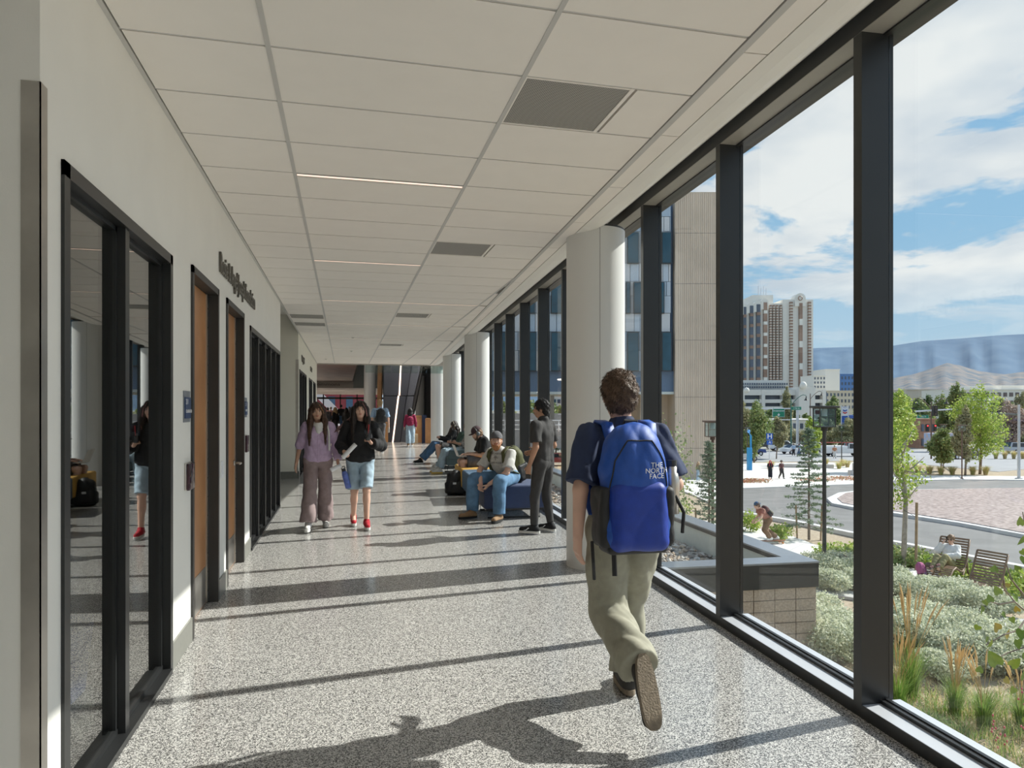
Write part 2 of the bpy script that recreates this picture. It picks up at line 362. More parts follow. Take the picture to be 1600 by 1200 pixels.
def person(label, loc, rz, H, J=None, fem=False, skin='fair', top=None, bottom=None, shoes=None, hair=None, look=(0, 0, 0), res=.010, group=None, hands=None, face=True, cat='person', cap_hat=None, beard=None, beard_len=1.0, seed=1, extra=None, phones=None, name='person'):
    s = H / 1.75; base = skel(H, fem)
    for k_, v in (J or {}).items(): base[k_] = npv(*v)
    J = base; t = thing(name, loc, rz, label=label, cat=cat, group=group); sk = skin_mat('skin_' + skin, SK[skin]); g = .86 if fem else 1.0
    Rh = rotm(look[0], look[1], look[2]); hc = J['hed']; hl = lambda x, y, z: hc + Rh @ (npv(x, y, z) * s)
    P = [ell(hl(0, -.012, .028), npv(.073, .090, .086) * s, Rh), ell(hl(0, .022, -.030), npv(.058, .064, .082) * s, Rh, k=.03), ell(hl(0, .042, -.082), npv(.036, .034, .028) * s, Rh, k=.03),
         ell(hl(0, .062, .018), npv(.05, .025, .02) * s, Rh, k=.02), cap(hl(0, .083, .006), hl(0, .100, -.026), .008 * s, .013 * s, k=.012), ell(hl(0, .080, -.058), npv(.022, .012, .010) * s, Rh, k=.010)]
    for g_ in (-1, 1): P += [ell(hl(g_ * .040, .055, -.030), npv(.020, .018, .02) * s, Rh, k=.02), ell(hl(g_ * .074, -.008, -.012), npv(.011, .020, .031) * s, Rh, k=.004)]
    P.append(cap(J['nek'] - npv(0, 0, .02), hl(0, -.018, -.055), (.056 if not fem else .046) * s, (.052 if not fem else .043) * s, k=.03))
    sub = [ell(hl(g_ * .031, .090, .002), npv(.015, .012, .009) * s, Rh) for g_ in (-1, 1)]
    # trunk and limbs under the clothes
    up = unit(J['nek'] - J['pel']); fw = unit(np.cross(up, J['shR'] - J['shL']))
    P += [cap(J['shL'] + (J['che'] - J['shL']) * .25, J['shR'] + (J['che'] - J['shR']) * .25, .060 * s * g, k=.05), ell(J['che'], npv(.130 * g, .088, .15) * s, k=.05), cap(J['che'], J['pel'], .088 * s * g, .095 * s, k=.06)]
    lg = .78 if bottom and bottom.get('len', .93) > .6 else 1.0
    for n in 'LR':
        P += [cap(J['sh' + n], J['el' + n], .046 * s * g, .038 * s * g, k=.03), cap(J['el' + n], J['wr' + n], .039 * s * g, .026 * s * g, k=.012),
              cap(J['hi' + n], J['kn' + n], .074 * s, .052 * s * lg, k=.02), cap(J['kn' + n], J['an' + n], .050 * s * lg, .034 * s * lg, k=.015), ell(J['kn' + n] * .68 + J['an' + n] * .32 - unit(J['to' + n] - J['an' + n]) * .018, npv(.045, .045, .085) * s * lg, k=.03),
              cap(J['an' + n], J['to' + n] + npv(0, 0, .015), .034 * s, .028 * s, k=.02)]
        hd = (hands or {}).get(n, {}); fd = hd.get('fd', J['wr' + n] - J['el' + n]); pn = hd.get('pn', (-1 if n == 'R' else 1, .35, 0)); P += hand_prims(J['wr' + n], fd, pn, hd.get('side', 1 if n == 'R' else -1), s * g * 1.02, hd.get('curl', .35), hd.get('grip', 0))
    sdf_mesh('body', P, res, k=.02, m=sk, parent=t, sub=sub if face else ())
    if face:
        lip = mat('lips_' + skin, tuple(c * f for c, f in zip(SK[skin], (.85, .55, .55))), .5, var=.03); dk = mat('iris', (.03, .018, .012), .2, var=.02); wh = mat('eye_white', (.72, .70, .68), .3, var=.02)
        for g_ in (-1, 1):
            mb = MB(); mb.ell(hl(g_ * .031, .076, .002), (.0120 * s, .0100 * s, .0066 * s), 12, 8, M=Matrix(Rh.tolist())); e = mb.build('eye', wh, t, world=False, smooth=True)
            mb = MB(); mb.ell(hl(g_ * .031, .0845, .002), (.0056 * s, .003 * s, .0056 * s), 10, 6, M=Matrix(Rh.tolist())); mb.build('iris', dk, e, world=False, smooth=True)
            hm = mat('hair_%s' % (hair or {}).get('m', 'brown'), HAIRC[(hair or {}).get('m', 'brown')], .55, var=.3, scale=40)
            mb = MB(); mb.tube([hl(g_ * .014, .088, .020), hl(g_ * .030, .090, .0245), hl(g_ * .048, .079, .018)], [.0028, .0036, .0018], 6); mb.build('eyebrow', hm, t, world=False, smooth=True)
            mb = MB(); mb.tube([hl(g_ * .017, .084, .006), hl(g_ * .030, .0885, .012), hl(g_ * .045, .080, .006)], [.0012, .0022, .0012], 5); mb.build('eyelid', hm, t, world=False, smooth=True)
        mb = MB(); mb.tube([hl(-.022, .085, -.056), hl(-.010, .0925, -.0545), hl(0, .0935, -.056), hl(.010, .0925, -.0545), hl(.022, .085, -.056)], [.0015, .0052, .0055, .0052, .0015], 8)
        mb.tube([hl(-.018, .085, -.062), hl(0, .092, -.0655), hl(.018, .085, -.062)], [.0015, .0058, .0015], 8); mb.build('lips', lip, t, world=False, smooth=True)
    # top
    if top:
        o = top.get('o', .014); sl_ = top.get('sleeve', .55); hem = top.get('hem', .50 * H); fd_ = folds(top.get('fold', .006), seed, 24); kx = .045; Q = []
        ne = J['nek']; cc = top.get('collar', .0)
        Q += [cap(J['shL'] + (J['che'] - J['shL']) * .16, J['shR'] + (J['che'] - J['shR']) * .16, .060 * s * g + o, k=kx), cap(ne - npv(0, 0, .035), ne + npv(0, 0, .004 + cc), (.060 if not fem else .05) * s + .008, k=.03),
              ell(J['che'], npv(.150 * g, .108 + (.012 if fem else 0), .165) * s + o, k=kx), cap(J['che'] + npv(.055 * g, 0, 0), J['pel'] + npv(.055, 0, .03), .088 * s + o, (.095 if not fem else .088) * s + o + top.get('flare', 0), k=kx), cap(J['che'] - npv(.055 * g, 0, 0), J['pel'] + npv(-.055, 0, .03), .088 * s + o, (.095 if not fem else .088) * s + o + top.get('flare', 0), k=kx)]
        if fem:
            for g_ in (-1, 1): Q.append(ell(J['che'] + fw * .075 * 1 + npv(g_ * .062, 0, .0), npv(.062, .05, .062) * s + o, k=.04))
        hv = top.get('hemp'); pl = [((0, 0, hem), (0, 0, -1))] if hv is None else [hv]
        for q in Q: q['cuts'] = (q['cuts'] or []) + pl
        for n in 'LR':
            slv = sl_ if not isinstance(sl_, dict) else sl_[n]; w_ = top.get('wide', .010)
            A, B, Cc = J['sh' + n], J['el' + n], J['wr' + n]
            if slv <= 1.0:
                e = A + (B - A) * slv; dd = unit(B - A); Q.append(cap(A, e + dd * .05, .050 * s * g + o, .047 * s * g + o + w_, k=.035, cuts=[(e, dd)]))
            else:
                e = B + (Cc - B) * (slv - 1); dd = unit(Cc - B); Q.append(cap(A, B, .050 * s * g + o, .044 * s * g + o + w_, k=.035)); Q.append(cap(B, e + dd * .03, .044 * s * g + o + w_, .034 * s * g + o + w_, k=.02, cuts=[(e, dd)]))
        fdz = (lambda x, y, z: fd_(x, y, z) * np.clip((z - hem) / .06, 0, 1)) if hv is None else fd_
        sdf_mesh('shirt', Q, max(res, .007), disp=fdz, m=top['m'], parent=t, sub=[ell(ne + npv(0, .03, .05 + cc), npv(.062, .07, .055) * s)] if top.get('open', True) else ())
    if bottom:
        o = bottom.get('o', .012); ln = bottom.get('len', .93); fd_ = folds(bottom.get('fold', .008), seed + 5, 17, (1, 1, .5)); wd = bottom.get('wide', .012); Q = []
        Q += [cap(J['hiL'] + npv(0, 0, .02), J['hiR'] + npv(0, 0, .02), .098 * s + o, k=.05), cap(J['pel'] + npv(-.045, 0, .02), J['pel'] + npv(-.045, 0, 0) + up * .06, .085 * s + o, k=.04), cap(J['pel'] + npv(.045, 0, .02), J['pel'] + npv(.045, 0, 0) + up * .06, .085 * s + o, k=.04)]
        for n in 'LR':
            A, B, Cc = J['hi' + n], J['kn' + n], J['an' + n]
            if ln <= .5:
                e = A + (B - A) * (ln * 2); dd = unit(B - A); Q.append(cap(A, e + dd * .06, .086 * s + o, .060 * s + o + wd * 2.2, k=.010, cuts=[(e, dd)]))
            else:
                f_ = (ln - .5) * 2; e = B + (Cc - B) * f_; dd = unit(Cc - B); Q.append(cap(A, B, .086 * s + o, .058 * s + o + wd, k=.010)); Q.append(cap(B, e + dd * .02, .058 * s + o + wd, .040 * s + o + wd * bottom.get('flare', 1.5), k=.008, cuts=[(e, dd)]))
        sdf_mesh('trousers' if ln > .5 else 'shorts', Q, max(res, .008), disp=fd_, m=bottom['m'], parent=t)
    if shoes:
        for n in 'LR':
            A, T_ = J['an' + n], J['to' + n]; d = unit(T_ - A); flat = unit(npv(d[0], d[1], 0)) if abs(d[2]) < .75 else d; upv = -unit(npv(0, 0, 1) - flat * flat[2])
            if abs(d[2]) < .75: upv = npv(0, 0, 1)
            heel = A - flat * .035 * s - upv * .02; toe = T_ + flat * .015; hz = .030 * s
            toe = toe if abs(d[2]) > .75 else npv(toe[0], toe[1], T_[2] + .018); heel = heel if abs(d[2]) > .75 else npv(heel[0], heel[1], T_[2] + .020)
            ob = sdf_mesh('shoe', [cap(heel + upv * .012, toe + upv * .006, .037 * s * g + .004, .036 * s * g, k=.02), cap(A - upv * .01, heel * .5 + toe * .5 + upv * .02, .040 * s, .034 * s, k=.03), cap(A, A + upv * .02, .040 * s, k=.02)], max(res * .8, .006), m=shoes['m'], parent=t, cuts=[(toe - upv * .006, -upv)])
            lat_ = np.cross(flat, upv); mb = MB(); pts = []
            for i in range(32):
                a = 2 * PI * i / 32; c_, s_ = math.cos(a), math.sin(a); mid = (heel + toe) / 2; hlen = np.linalg.norm(toe - heel) / 2 + .044 * s; w_ = .044 * s * g * (1 + .12 * c_); pts.append(mid + flat * (math.copysign(abs(c_) ** .75, c_) * hlen) + lat_ * (math.copysign(abs(s_) ** .75, s_) * w_))
            V = [p - upv * .033 for p in pts] + [p - upv * .004 for p in pts]; mb.add(V, [tuple(range(31, -1, -1)), tuple(range(32, 64))] + [(i, (i + 1) % 32, 32 + (i + 1) % 32, 32 + i) for i in range(32)])
            mb.build('sole', shoes.get('sole', mat('sole_white', (.72, .71, .68), .7, var=.03)), ob, world=False)
    if hair:
        hm = mat('hair_' + hair['m'], HAIRC[hair['m']], .5, var=.35, scale=45, bump=.5, bscale=90); st = hair.get('style', 'short'); cv = hair.get('h', .012)
        fcut = [(hl(0, .070, .0), Rh @ npv(0, 1.0, -.72) / 1.23)]
        Q = [ell(hl(0, -.016, .034), (npv(.076, .092, .088)) * s + cv, Rh, cuts=fcut), ell(hl(0, -.045, -.015), npv(.070, .058, .075) * s + cv * .6, Rh, k=.02, cuts=[(hl(0, .0, -.085), Rh @ npv(0, 0, -1.0)), (hl(0, .0, 0), Rh @ npv(0, 1, 0))])]
        if st == 'long':
            L_ = hair.get('len', .36); bk = unit(npv(0, -1, 0)); w = .066
            for g_ in (-1, 1):
                for q, xx in ((-.06, .05), (-.035, .075), (0.0, .085), (.028, .082)):
                    a = hl(g_ * xx, q, .02); b = hl(g_ * (xx + .012), q + .002, -.13); c_ = b + npv(g_ * .010, .035 if q > -.02 else -.02, -L_ * (.75 if q > 0 else 1) + .10 * abs(q) * 5)
                    if q > -.02: c_[1] = max(c_[1], J['che'][1] + .155); b[1] = max(b[1], J['che'][1] + .06)
                    Q += [cap(a, b, .026, .028, k=.025), cap(b, c_, .030, .013, k=.03)]
            for xx in (-.045, 0, .045): Q += [cap(hl(xx, -.07, 0), hl(xx, -.095, -.14), .034, .032, k=.03), cap(hl(xx, -.095, -.14), hl(xx, -.10, -.14) + npv(0, -.02, -L_ * .8), .032, .018, k=.03)]
        rngh = np.random.default_rng(seed + 9); ph = rngh.uniform(0, 6.28, 4)
        if st == 'long': dsp = lambda x, y, z: .004 * (np.sin(95 * x + 12 * z + ph[0]) * np.sin(80 * y + 9 * z + ph[1]) + .6 * np.sin(170 * x + 60 * y + 14 * z + ph[2]))
        else: dsp = lambda x, y, z: hair.get('rough', .0045) * (np.sin(120 * x + 60 * z + ph[0]) * np.sin(110 * y + 50 * z + ph[1]) + .8 * np.sin(70 * x - 90 * y + 110 * z + ph[2]))
        sub_ = [] if st != 'long' else [ell(hl(0, .105, -.03), npv(.050, .085, .092) * s, Rh)]
        sdf_mesh('hair', Q, min(res, .008), k=.02, disp=dsp, m=hm, parent=t, sub=sub_)
        hob = [o for o in t.children if o.name.startswith('hair')][-1]
        if hair.get('n'): strands(hob, hair['n'], hair.get('sl', .030 if st != 'long' else .045), hm, seed, st == 'long', hc)
        if hair.get('streak'):
            m2 = mat('streak_' + hair['streak'], HAIRC[hair['streak']], .5, var=.3, scale=40); mb = MB()
            for g_, y0, x1, z1 in hair['locks']:
                a = hl(g_ * .030, .072, .095); b = hl(g_ * .074, .060, .01); c_ = hl(g_ * .098, .055, -.14); d = c_ + npv(x1, .05, z1)
                mb.tube([a, b, c_, (c_ + d) / 2 + npv(g_ * .01, .01, 0), d], [.005, .008, .009, .008, .003], 8)
            mb.build('hair_streak', m2, t, world=False, smooth=True, kind='stuff')
    if beard:
        hm = mat('hair_' + beard, HAIRC[beard], .7, var=.3, scale=60, bump=.5, bscale=120)
        bl_ = beard_len; sdf_mesh('beard', [ell(hl(0, .046, -.084), npv(.050, .042, .036) * s, Rh), ell(hl(0, .048, -.088 - .022 * bl_), npv(.038, .034, .016 + .020 * bl_) * s, Rh, k=.03), cap(hl(-.064, .015, -.02), hl(-.045, .05, -.075), .012, .016, k=.02), cap(hl(.064, .015, -.02), hl(.045, .05, -.075), .012, .016, k=.02), cap(hl(-.022, .088, -.050), hl(.022, .088, -.050), .007, k=.008)], .006, disp=folds(.003, 3, 90), m=hm, parent=t, sub=[ell(hl(0, .098, -.060), npv(.020, .02, .010) * s, Rh)])
    if cap_hat:
        cm = cap_hat['m']; sgn = cap_hat.get('dir', 1); tl = cap_hat.get('tilt', .12)
        c1 = [(hl(0, 0, .030), Rh @ unit(npv(0, -tl * sgn, -1)))]
        sdf_mesh('cap_crown', [ell(hl(0, -.012, .038), npv(.086, .102, .100) * s, Rh, cuts=c1)], .006, disp=folds(.0015, 5, 30), m=cm, parent=t)
        mb = MB(); V = []; n = 14
        for dz in (0, .006):
            for i in range(n):
                a = PI * i / (n - 1); V.append(hl(.072 * math.cos(a), sgn * (.070 + .0 * math.sin(a)), .042 + dz - .006 * abs(math.cos(a)))); V.append(hl(.078 * math.cos(a), sgn * (.070 + .085 * math.sin(a)), .042 + dz - .022 * abs(math.cos(a)) + .0 + tl * .0))
        Fc = [];
        for i in range(n - 1): Fc += [(2 * i, 2 * i + 1, 2 * i + 3, 2 * i + 2), (2 * n + 2 * i + 2, 2 * n + 2 * i + 3, 2 * n + 2 * i + 1, 2 * n + 2 * i), (2 * i + 1, 2 * n + 2 * i + 1, 2 * n + 2 * i + 3, 2 * i + 3)]
        mb.add(V, Fc); mb.build('cap_brim', cm, t, world=False)
    if phones:
        pm = phones; mb = MB(); pts = [hl(.088 * math.sin(a), -.005, .02 + .112 * math.cos(a)) for a in [(-1.45 + 2.9 * i / 12) for i in range(13)]]; mb.tube(pts, .008, 8); hb = mb.build('headphone_band', pm, t, world=False, smooth=True)
        for g_ in (-1, 1): mb = MB(); mb.ell(hl(g_ * .092, -.005, -.01), (.020 * s, .034 * s, .040 * s), 14, 8, M=Matrix(Rh.tolist())); mb.build('ear_cup', pm, t, world=False, smooth=True)
    return t, J, hl, Rh
def strands(target, n, L_, m, seed, long_, hc):
    rng = np.random.default_rng(seed); me0 = target.data; co = np.empty(len(me0.vertices) * 3); me0.vertices.foreach_get('co', co); co = co.reshape(-1, 3)
    nr = np.array([tuple(v.normal) for v in me0.vertices]); ix = rng.integers(0, len(co), n); P = co[ix]; N_ = nr[ix]
    rel = P - np.array(hc); sw = np.stack([-rel[:, 1], rel[:, 0], np.zeros(n)], 1) * 3.0
    D = np.array([0, 0, -1.0]) + (0 if long_ else sw) + rng.normal(size=(n, 3)) * (.12 if long_ else .55); D -= N_ * (D * N_).sum(1)[:, None]; D /= np.linalg.norm(D, axis=1)[:, None] + 1e-9
    B = np.cross(D, N_); B /= np.linalg.norm(B, axis=1)[:, None] + 1e-9; L = L_ * rng.uniform(.5, 1.2, n)[:, None]; w = .0016 if not long_ else .0022
    Q0 = P - N_ * .003; Q1 = P + D * L * .5 + N_ * (.006 if not long_ else .003); Q2 = P + D * L + N_ * rng.uniform(-.002, .009 if not long_ else .003, n)[:, None]
    V = np.stack([Q0 - B * w, Q0 + B * w, Q1 + B * w, Q1 - B * w, Q2], 1).reshape(-1, 3); Fc = []
    for i in range(n): b = 5 * i; Fc += [(b, b + 1, b + 2, b + 3), (b + 3, b + 2, b + 4)]
    me = bpy.data.meshes.new('hair_strands'); me.from_pydata(V.tolist(), [], Fc); link('hair_strands', me, m, target, kind='stuff')
HAIRC = {'brown': (.14, .085, .055), 'dark': (.030, .020, .016), 'cocoa': (.085, .045, .028), 'black': (.012, .011, .011), 'blond': (.42, .28, .14), 'ginger': (.38, .16, .06), 'gold': (.40, .22, .09), 'pink': (.35, .15, .15), 'red': (.42, .03, .05), 'lightbrown': (.22, .13, .07), 'grey': (.3, .29, .28)}
def decal(name, body, size, org, xdir, ydir, target, m, parent, fit=None, off=.003, extrude=.0, align='CENTER'):
    """flat print laid onto a curved surface: every vertex is dropped along the view normal onto the target mesh"""
    from mathutils.bvhtree import BVHTree
    M = frame_M(org, xdir, ydir); o = text_obj(name, body, size, M, m, None, extrude=extrude, fit=fit, align=align) if isinstance(body, str) else link(name, body, m)
    if not isinstance(body, str): o.matrix_world = M
    me = o.data; T = wmat(target); bv = BVHTree.FromPolygons([T @ v.co for v in target.data.vertices], [tuple(p.vertices) for p in target.data.polygons])
    nz = (M.to_3x3() @ Vector((0, 0, 1))).normalized()
    bm = bmesh.new(); bm.from_mesh(me); bmesh.ops.subdivide_edges(bm, edges=[e for e in bm.edges if e.calc_length() > .03], cuts=2); bm.to_mesh(me); bm.free()
    for v in me.vertices:
        p = M @ v.co; hit = bv.ray_cast(p + nz * .3, -nz)
        if hit[0] is not None: v.co = M.inverted() @ (hit[0] + nz * off)
    o.parent = parent; o.matrix_basis = M; o.matrix_parent_inverse = wmat(parent).inverted(); return o
# ------------------------------------------------------------------ materials of the building
M_wall = mat('wall_paint', (0.88, 0.87, 0.83), 0.55, var=0.015, scale=3, bump=0.05, bscale=220)
M_wall2 = mat('wall_paint_warm', (0.82, 0.80, 0.70), 0.6, var=0.015, scale=3, bump=0.05, bscale=220)
M_tile = mat('acoustic_tile', (0.93, 0.89, 0.84), 0.85, var=0.01, scale=5, bump=0.04, bscale=400)
M_grid = mat('grid_metal', (0.60, 0.59, 0.57), 0.45, var=0.02)
M_black = mat('black_frame', (0.022, 0.023, 0.024), 0.33, var=0.1, scale=2)
M_blackm = mat('dark_bronze', (0.045, 0.042, 0.040), 0.45, var=0.1, scale=4)
M_alu = mat('anodised_sill', (0.62, 0.64, 0.68), 0.38, metal=0.2, var=0.03, scale=4)
M_steel = mat('brushed_steel', (0.55, 0.52, 0.48), 0.32, metal=0.9, var=0.10, scale=6)
M_col = mat('column_metal', (0.74, 0.74, 0.72), 0.42, metal=0.0, var=0.02, scale=1)
M_base = mat('rubber_base', (0.20, 0.20, 0.18), 0.35, var=0.05, scale=30)
M_woodd = mat('door_wood', (0.56, 0.27, 0.11), 0.35, col2=(0.44, 0.20, 0.075), scale=3)
M_glass = glass_mat('clear_glass', (0.95, 0.975, 0.975), 0.55)
M_glassd = glass_mat('room_glass', (0.70, 0.72, 0.70), 2.0)
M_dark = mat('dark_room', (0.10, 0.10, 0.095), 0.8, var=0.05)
M_light = mat('led_strip', (0.9, 0.8, 0.7), 0.5, emit=(1.0, 0.72, 0.58), estr=0.75)

def terrazzo():
    m = bpy.data.materials.new('terrazzo'); m.use_nodes = True; nt = m.node_tree; N = nt.nodes; L = nt.links
    b = N['Principled BSDF']; tc = N.new('ShaderNodeTexCoord')
    nz = N.new('ShaderNodeTexNoise'); nz.inputs['Scale'].default_value = 60; nz.inputs['Detail'].default_value = 2
    L.new(tc.outputs['Object'], nz.inputs['Vector'])
    mixv = N.new('ShaderNodeMixRGB'); mixv.inputs[0].default_value = 0.012; L.new(tc.outputs['Object'], mixv.inputs[1]); L.new(nz.outputs['Color'], mixv.inputs[2])
    prev = None
    base = (0.20, 0.195, 0.19, 1)
    for sc, lo, hi, col in ((115, 0.44, 0.48, (0.56, 0.545, 0.52, 1)), (150, 0.66, 0.70, (0.05, 0.05, 0.05, 1)), (210, 0.50, 0.53, (0.80, 0.78, 0.75, 1))):
        vo = N.new('ShaderNodeTexVoronoi'); vo.inputs['Scale'].default_value = sc; L.new(mixv.outputs[0], vo.inputs['Vector'])
        se = N.new('ShaderNodeSeparateColor'); L.new(vo.outputs['Color'], se.inputs[0])
        mr = N.new('ShaderNodeMapRange'); L.new(se.outputs[0], mr.inputs[0]); mr.inputs[1].default_value = lo; mr.inputs[2].default_value = hi
        # keep the chips apart: only the cell's core
        cd = N.new('ShaderNodeMath'); cd.operation = 'LESS_THAN'; L.new(vo.outputs['Distance'], cd.inputs[0]); cd.inputs[1].default_value = 0.52
        mu = N.new('ShaderNodeMath'); mu.operation = 'MULTIPLY'; L.new(mr.outputs[0], mu.inputs[0]); L.new(cd.outputs[0], mu.inputs[1])
        mx = N.new('ShaderNodeMixRGB'); L.new(mu.outputs[0], mx.inputs[0])
        if prev is None: mx.inputs[1].default_value = base
        else: L.new(prev.outputs[0], mx.inputs[1])
        mx.inputs[2].default_value = col; prev = mx
    L.new(prev.outputs[0], b.inputs['Base Color'])
    b.inputs['Roughness'].default_value = 0.16; b.inputs['Specular IOR Level'].default_value = 0.55
    n2 = N.new('ShaderNodeTexNoise'); n2.inputs['Scale'].default_value = 3.0; L.new(tc.outputs['Object'], n2.inputs['Vector'])
    mr = N.new('ShaderNodeMapRange'); L.new(n2.outputs[0], mr.inputs[0]); mr.inputs[3].default_value = 0.12; mr.inputs[4].default_value = 0.24; L.new(mr.outputs[0], b.inputs['Roughness'])
    bp = N.new('ShaderNodeBump'); bp.inputs['Strength'].default_value = 0.012; n4 = N.new('ShaderNodeTexNoise'); n4.inputs['Scale'].default_value = 2.2; n4.inputs['Detail'].default_value = 1
    L.new(tc.outputs['Object'], n4.inputs['Vector']); L.new(n4.outputs[0], bp.inputs['Height']); L.new(bp.outputs[0], b.inputs['Normal'])
    return m
M_terr = terrazzo()

# ------------------------------------------------------------------ layout numbers
XL = -0.986            # corridor face of the left wall
HC = 3.205             # ceiling height
TW = math.radians(3.326)                  # the window wall runs a little off the corridor axis
WD = Vector((math.sin(TW), math.cos(TW), 0)); WN = Vector((math.cos(TW), -math.sin(TW), 0))   # along it, and outwards
def W(s, n, z=0.0): return WD * s + WN * n + Vector((0, 0, z))
DW = 2.314             # distance of the mullions' inner face
PITCH = 1.477; S1 = 3.05 + 0.035          # mullion spacing, centre of the nearest one in view
WROT = Matrix(((WD.x, WN.x, 0, 0), (WD.y, WN.y, 0, 0), (0, 0, 1, 0), (0, 0, 0, 1)))   # (s, n, z) -> world
def wb(mb, s0, s1, n0, n1, z0, z1, mi=0):
    vs = [W(s, n, z) for z in (z0, z1) for s, n in ((s0, n0), (s1, n0), (s1, n1), (s0, n1))]
    return mb.add(vs, [(0, 1, 2, 3), (7, 6, 5, 4), (0, 4, 5, 1), (1, 5, 6, 2), (2, 6, 7, 3), (3, 7, 4, 0)], mi)
YB = -6.5; YE = 26.5

# ------------------------------------------------------------------ floor
fl = MB(); fl.v = []; pts = [(-7, YB), (W(YB, DW + 0.2)[0], YB), (W(62, DW + 0.2)[0], 62), (-12, 62), (-12, 15.9), (-7, 15.9)]
fl.prism(pts, -0.25, 0.0)
floor = fl.build('floor', M_terr, kind='structure')
# ------------------------------------------------------------------ ceiling: grid, tiles, edge strip, soffit
ceil = MB(); ceil.prism([(-7, YB), (W(YB, DW + 0.3)[0], YB), (W(YE, DW + 0.3)[0], YE), (-7, YE)], 3.60, 3.75)
ceiling = ceil.build('ceiling', M_wall, kind='structure')
T1, T2, T3 = -0.342, 0.880, 2.115
def band_x(y): return 1.618 + 0.0582 * y
Y0 = 2.78; TP = 0.587
tile_count = 0
def tile(x0, x1, y0, y1, z=HC, g=0.009):
    mb = MB(); mb.box(x0 + g, x1 - g, y0 + g, y1 - g, z, z + 0.018); mb.build('ceiling_tile', M_tile, ceiling)
def cut_tile(x0, y0, y1, xr, g=0.009):
    a, b = xr(y0) , xr(y1)
    if min(a, b) - x0 < 0.06: return
    mb = MB(); mb.prism([(x0 + g, y0 + g), (a, y0 + g), (b, y1 - g), (x0 + g, y1 - g)], HC, HC + 0.018); mb.build('ceiling_tile', M_tile, ceiling)
k0, k1 = -12, 40
light_rows = (4, 9, 14, 19, 24, 29, 34, 39)
vents = {(2, 1): 1.49, (2, 7): 1.49, (2, 16): 1.49, (2, 26): 1.49}
for k in range(k0, k1):
    ya, yb = Y0 + TP * k, Y0 + TP * (k + 1)
    if yb > YE: yb = YE
    la = 0.075 if k in light_rows else 0.0
    if k in (17, 19): pass
    else: tile(XL + 0.02, T1, ya, yb)
    tile(T1, T2, ya + la, yb)
    lb = la if k >= 14 else 0.0
    y_a = ya + lb
    x0 = T2
    if (2, k) in vents: x0 = vents[(2, k)]
    if band_x(y_a) > T3 + 0.02:
        if x0 < T3: tile(x0, T3, y_a, yb)
        cut_tile(T3, y_a, yb, lambda y: band_x(y) - 0.01)
    else:
        cut_tile(x0, y_a, yb, lambda y: min(band_x(y) - 0.01, 9))
g = MB()
for x in (T1, T2):
    g.box(x - 0.012, x + 0.012, YB, YE, HC - 0.004, HC + 0.03)
g.box(T3 - 0.012, T3 + 0.012, 8.6, YE, HC - 0.004, HC + 0.03)
g.box(XL - 0.0, XL + 0.022, YB, YE, HC - 0.004, HC + 0.03)
g.build('ceiling_rail', M_grid, ceiling)
g = MB()
for k in range(k0, k1 + 1):
    y = Y0 + TP * k
    if y > YE: break
    g.box(XL, band_x(y) - 0.01, y - 0.006, y + 0.006, HC + 0.003, HC + 0.03)
g.build('ceiling_cross_rail', M_grid, ceiling)
g = MB(); wb(g, YB, YE + 0.5, 1.612, 1.650, HC - 0.006, HC + 0.05); g.build('edge_rail', M_grid, ceiling)
s = -6.0; i = 0
while s < YE - 0.2:
    g = MB(); wb(g, s + 0.005, s + 0.995, 1.655, 1.772, HC, HC + 0.018); g.build('edge_panel', M_tile, ceiling); s += 1.0
g = MB(); wb(g, YB, YE, 1.65, 1.79, HC + 0.018, HC + 0.04); g.build('edge_backing', M_grid, ceiling)
# soffit: a curved white cove from the ceiling edge up to the window head
prof = [(1.780, 3.205), (1.87, 3.208), (1.95, 3.226), (2.02, 3.262), (2.08, 3.312), (2.14, 3.362), (2.20, 3.410), (2.26, 3.456), (2.31, 3.496)]
sv = []; sf = []
for s in (YB, YE + 0.3):
    for n, z in prof: sv.append(W(s, n, z))
    for n, z in reversed(prof): sv.append(W(s, n + 0.01, z + 0.06))
m = len(prof) * 2
for i in range(m): sf.append((i, (i + 1) % m, m + (i + 1) % m, m + i))
sf.append(tuple(range(m - 1, -1, -1))); sf.append(tuple(range(m, 2 * m)))
sv2 = MB(); sv2.add(sv, sf); soff = sv2.build('ceiling_cove', M_wall, smooth=False, kind='structure')
# end fascia of the tiled ceiling and roof slab edge
g = MB(); g.box(-7, W(YE, DW)[0], YE, YE + 0.12, HC - 0.02, 3.75); g.build('trim_1', mat('fascia', (0.55, 0.52, 0.48), 0.5, var=0.02), kind='structure')

# ------------------------------------------------------------------ left wall and rooms behind it
TK = 0.13
wl = MB()
WH = 2.425; DH = 2.485
ops = [(2.785, 4.40, WH), (4.937, 5.934, DH), (6.334, 7.376, DH), (7.858, 11.38, WH)]
y = 2.61
for a, b, h in ops:
    wl.box(XL - TK, XL, y, a, 0, HC + 0.2); wl.box(XL - TK, XL, a, b, h, HC + 0.2); y = b
wl.box(XL - TK, XL, y, 11.52, 0, HC + 0.2)
wl.box(-7, XL - TK, 2.61, 2.61 + TK, 0, HC + 0.4)
wl.box(-7, XL - TK, 11.52 - TK, 11.52, 0, HC + 0.4)
wl.build('wall_left', M_wall, kind='structure')
wl = MB(); wl.box(-7.1, -7, YB, 2.7, 0, 3.6); wl.box(-7.1, 9, YB - 0.1, YB, 0, 3.6); wl.build('wall_back', M_wall, kind='structure')
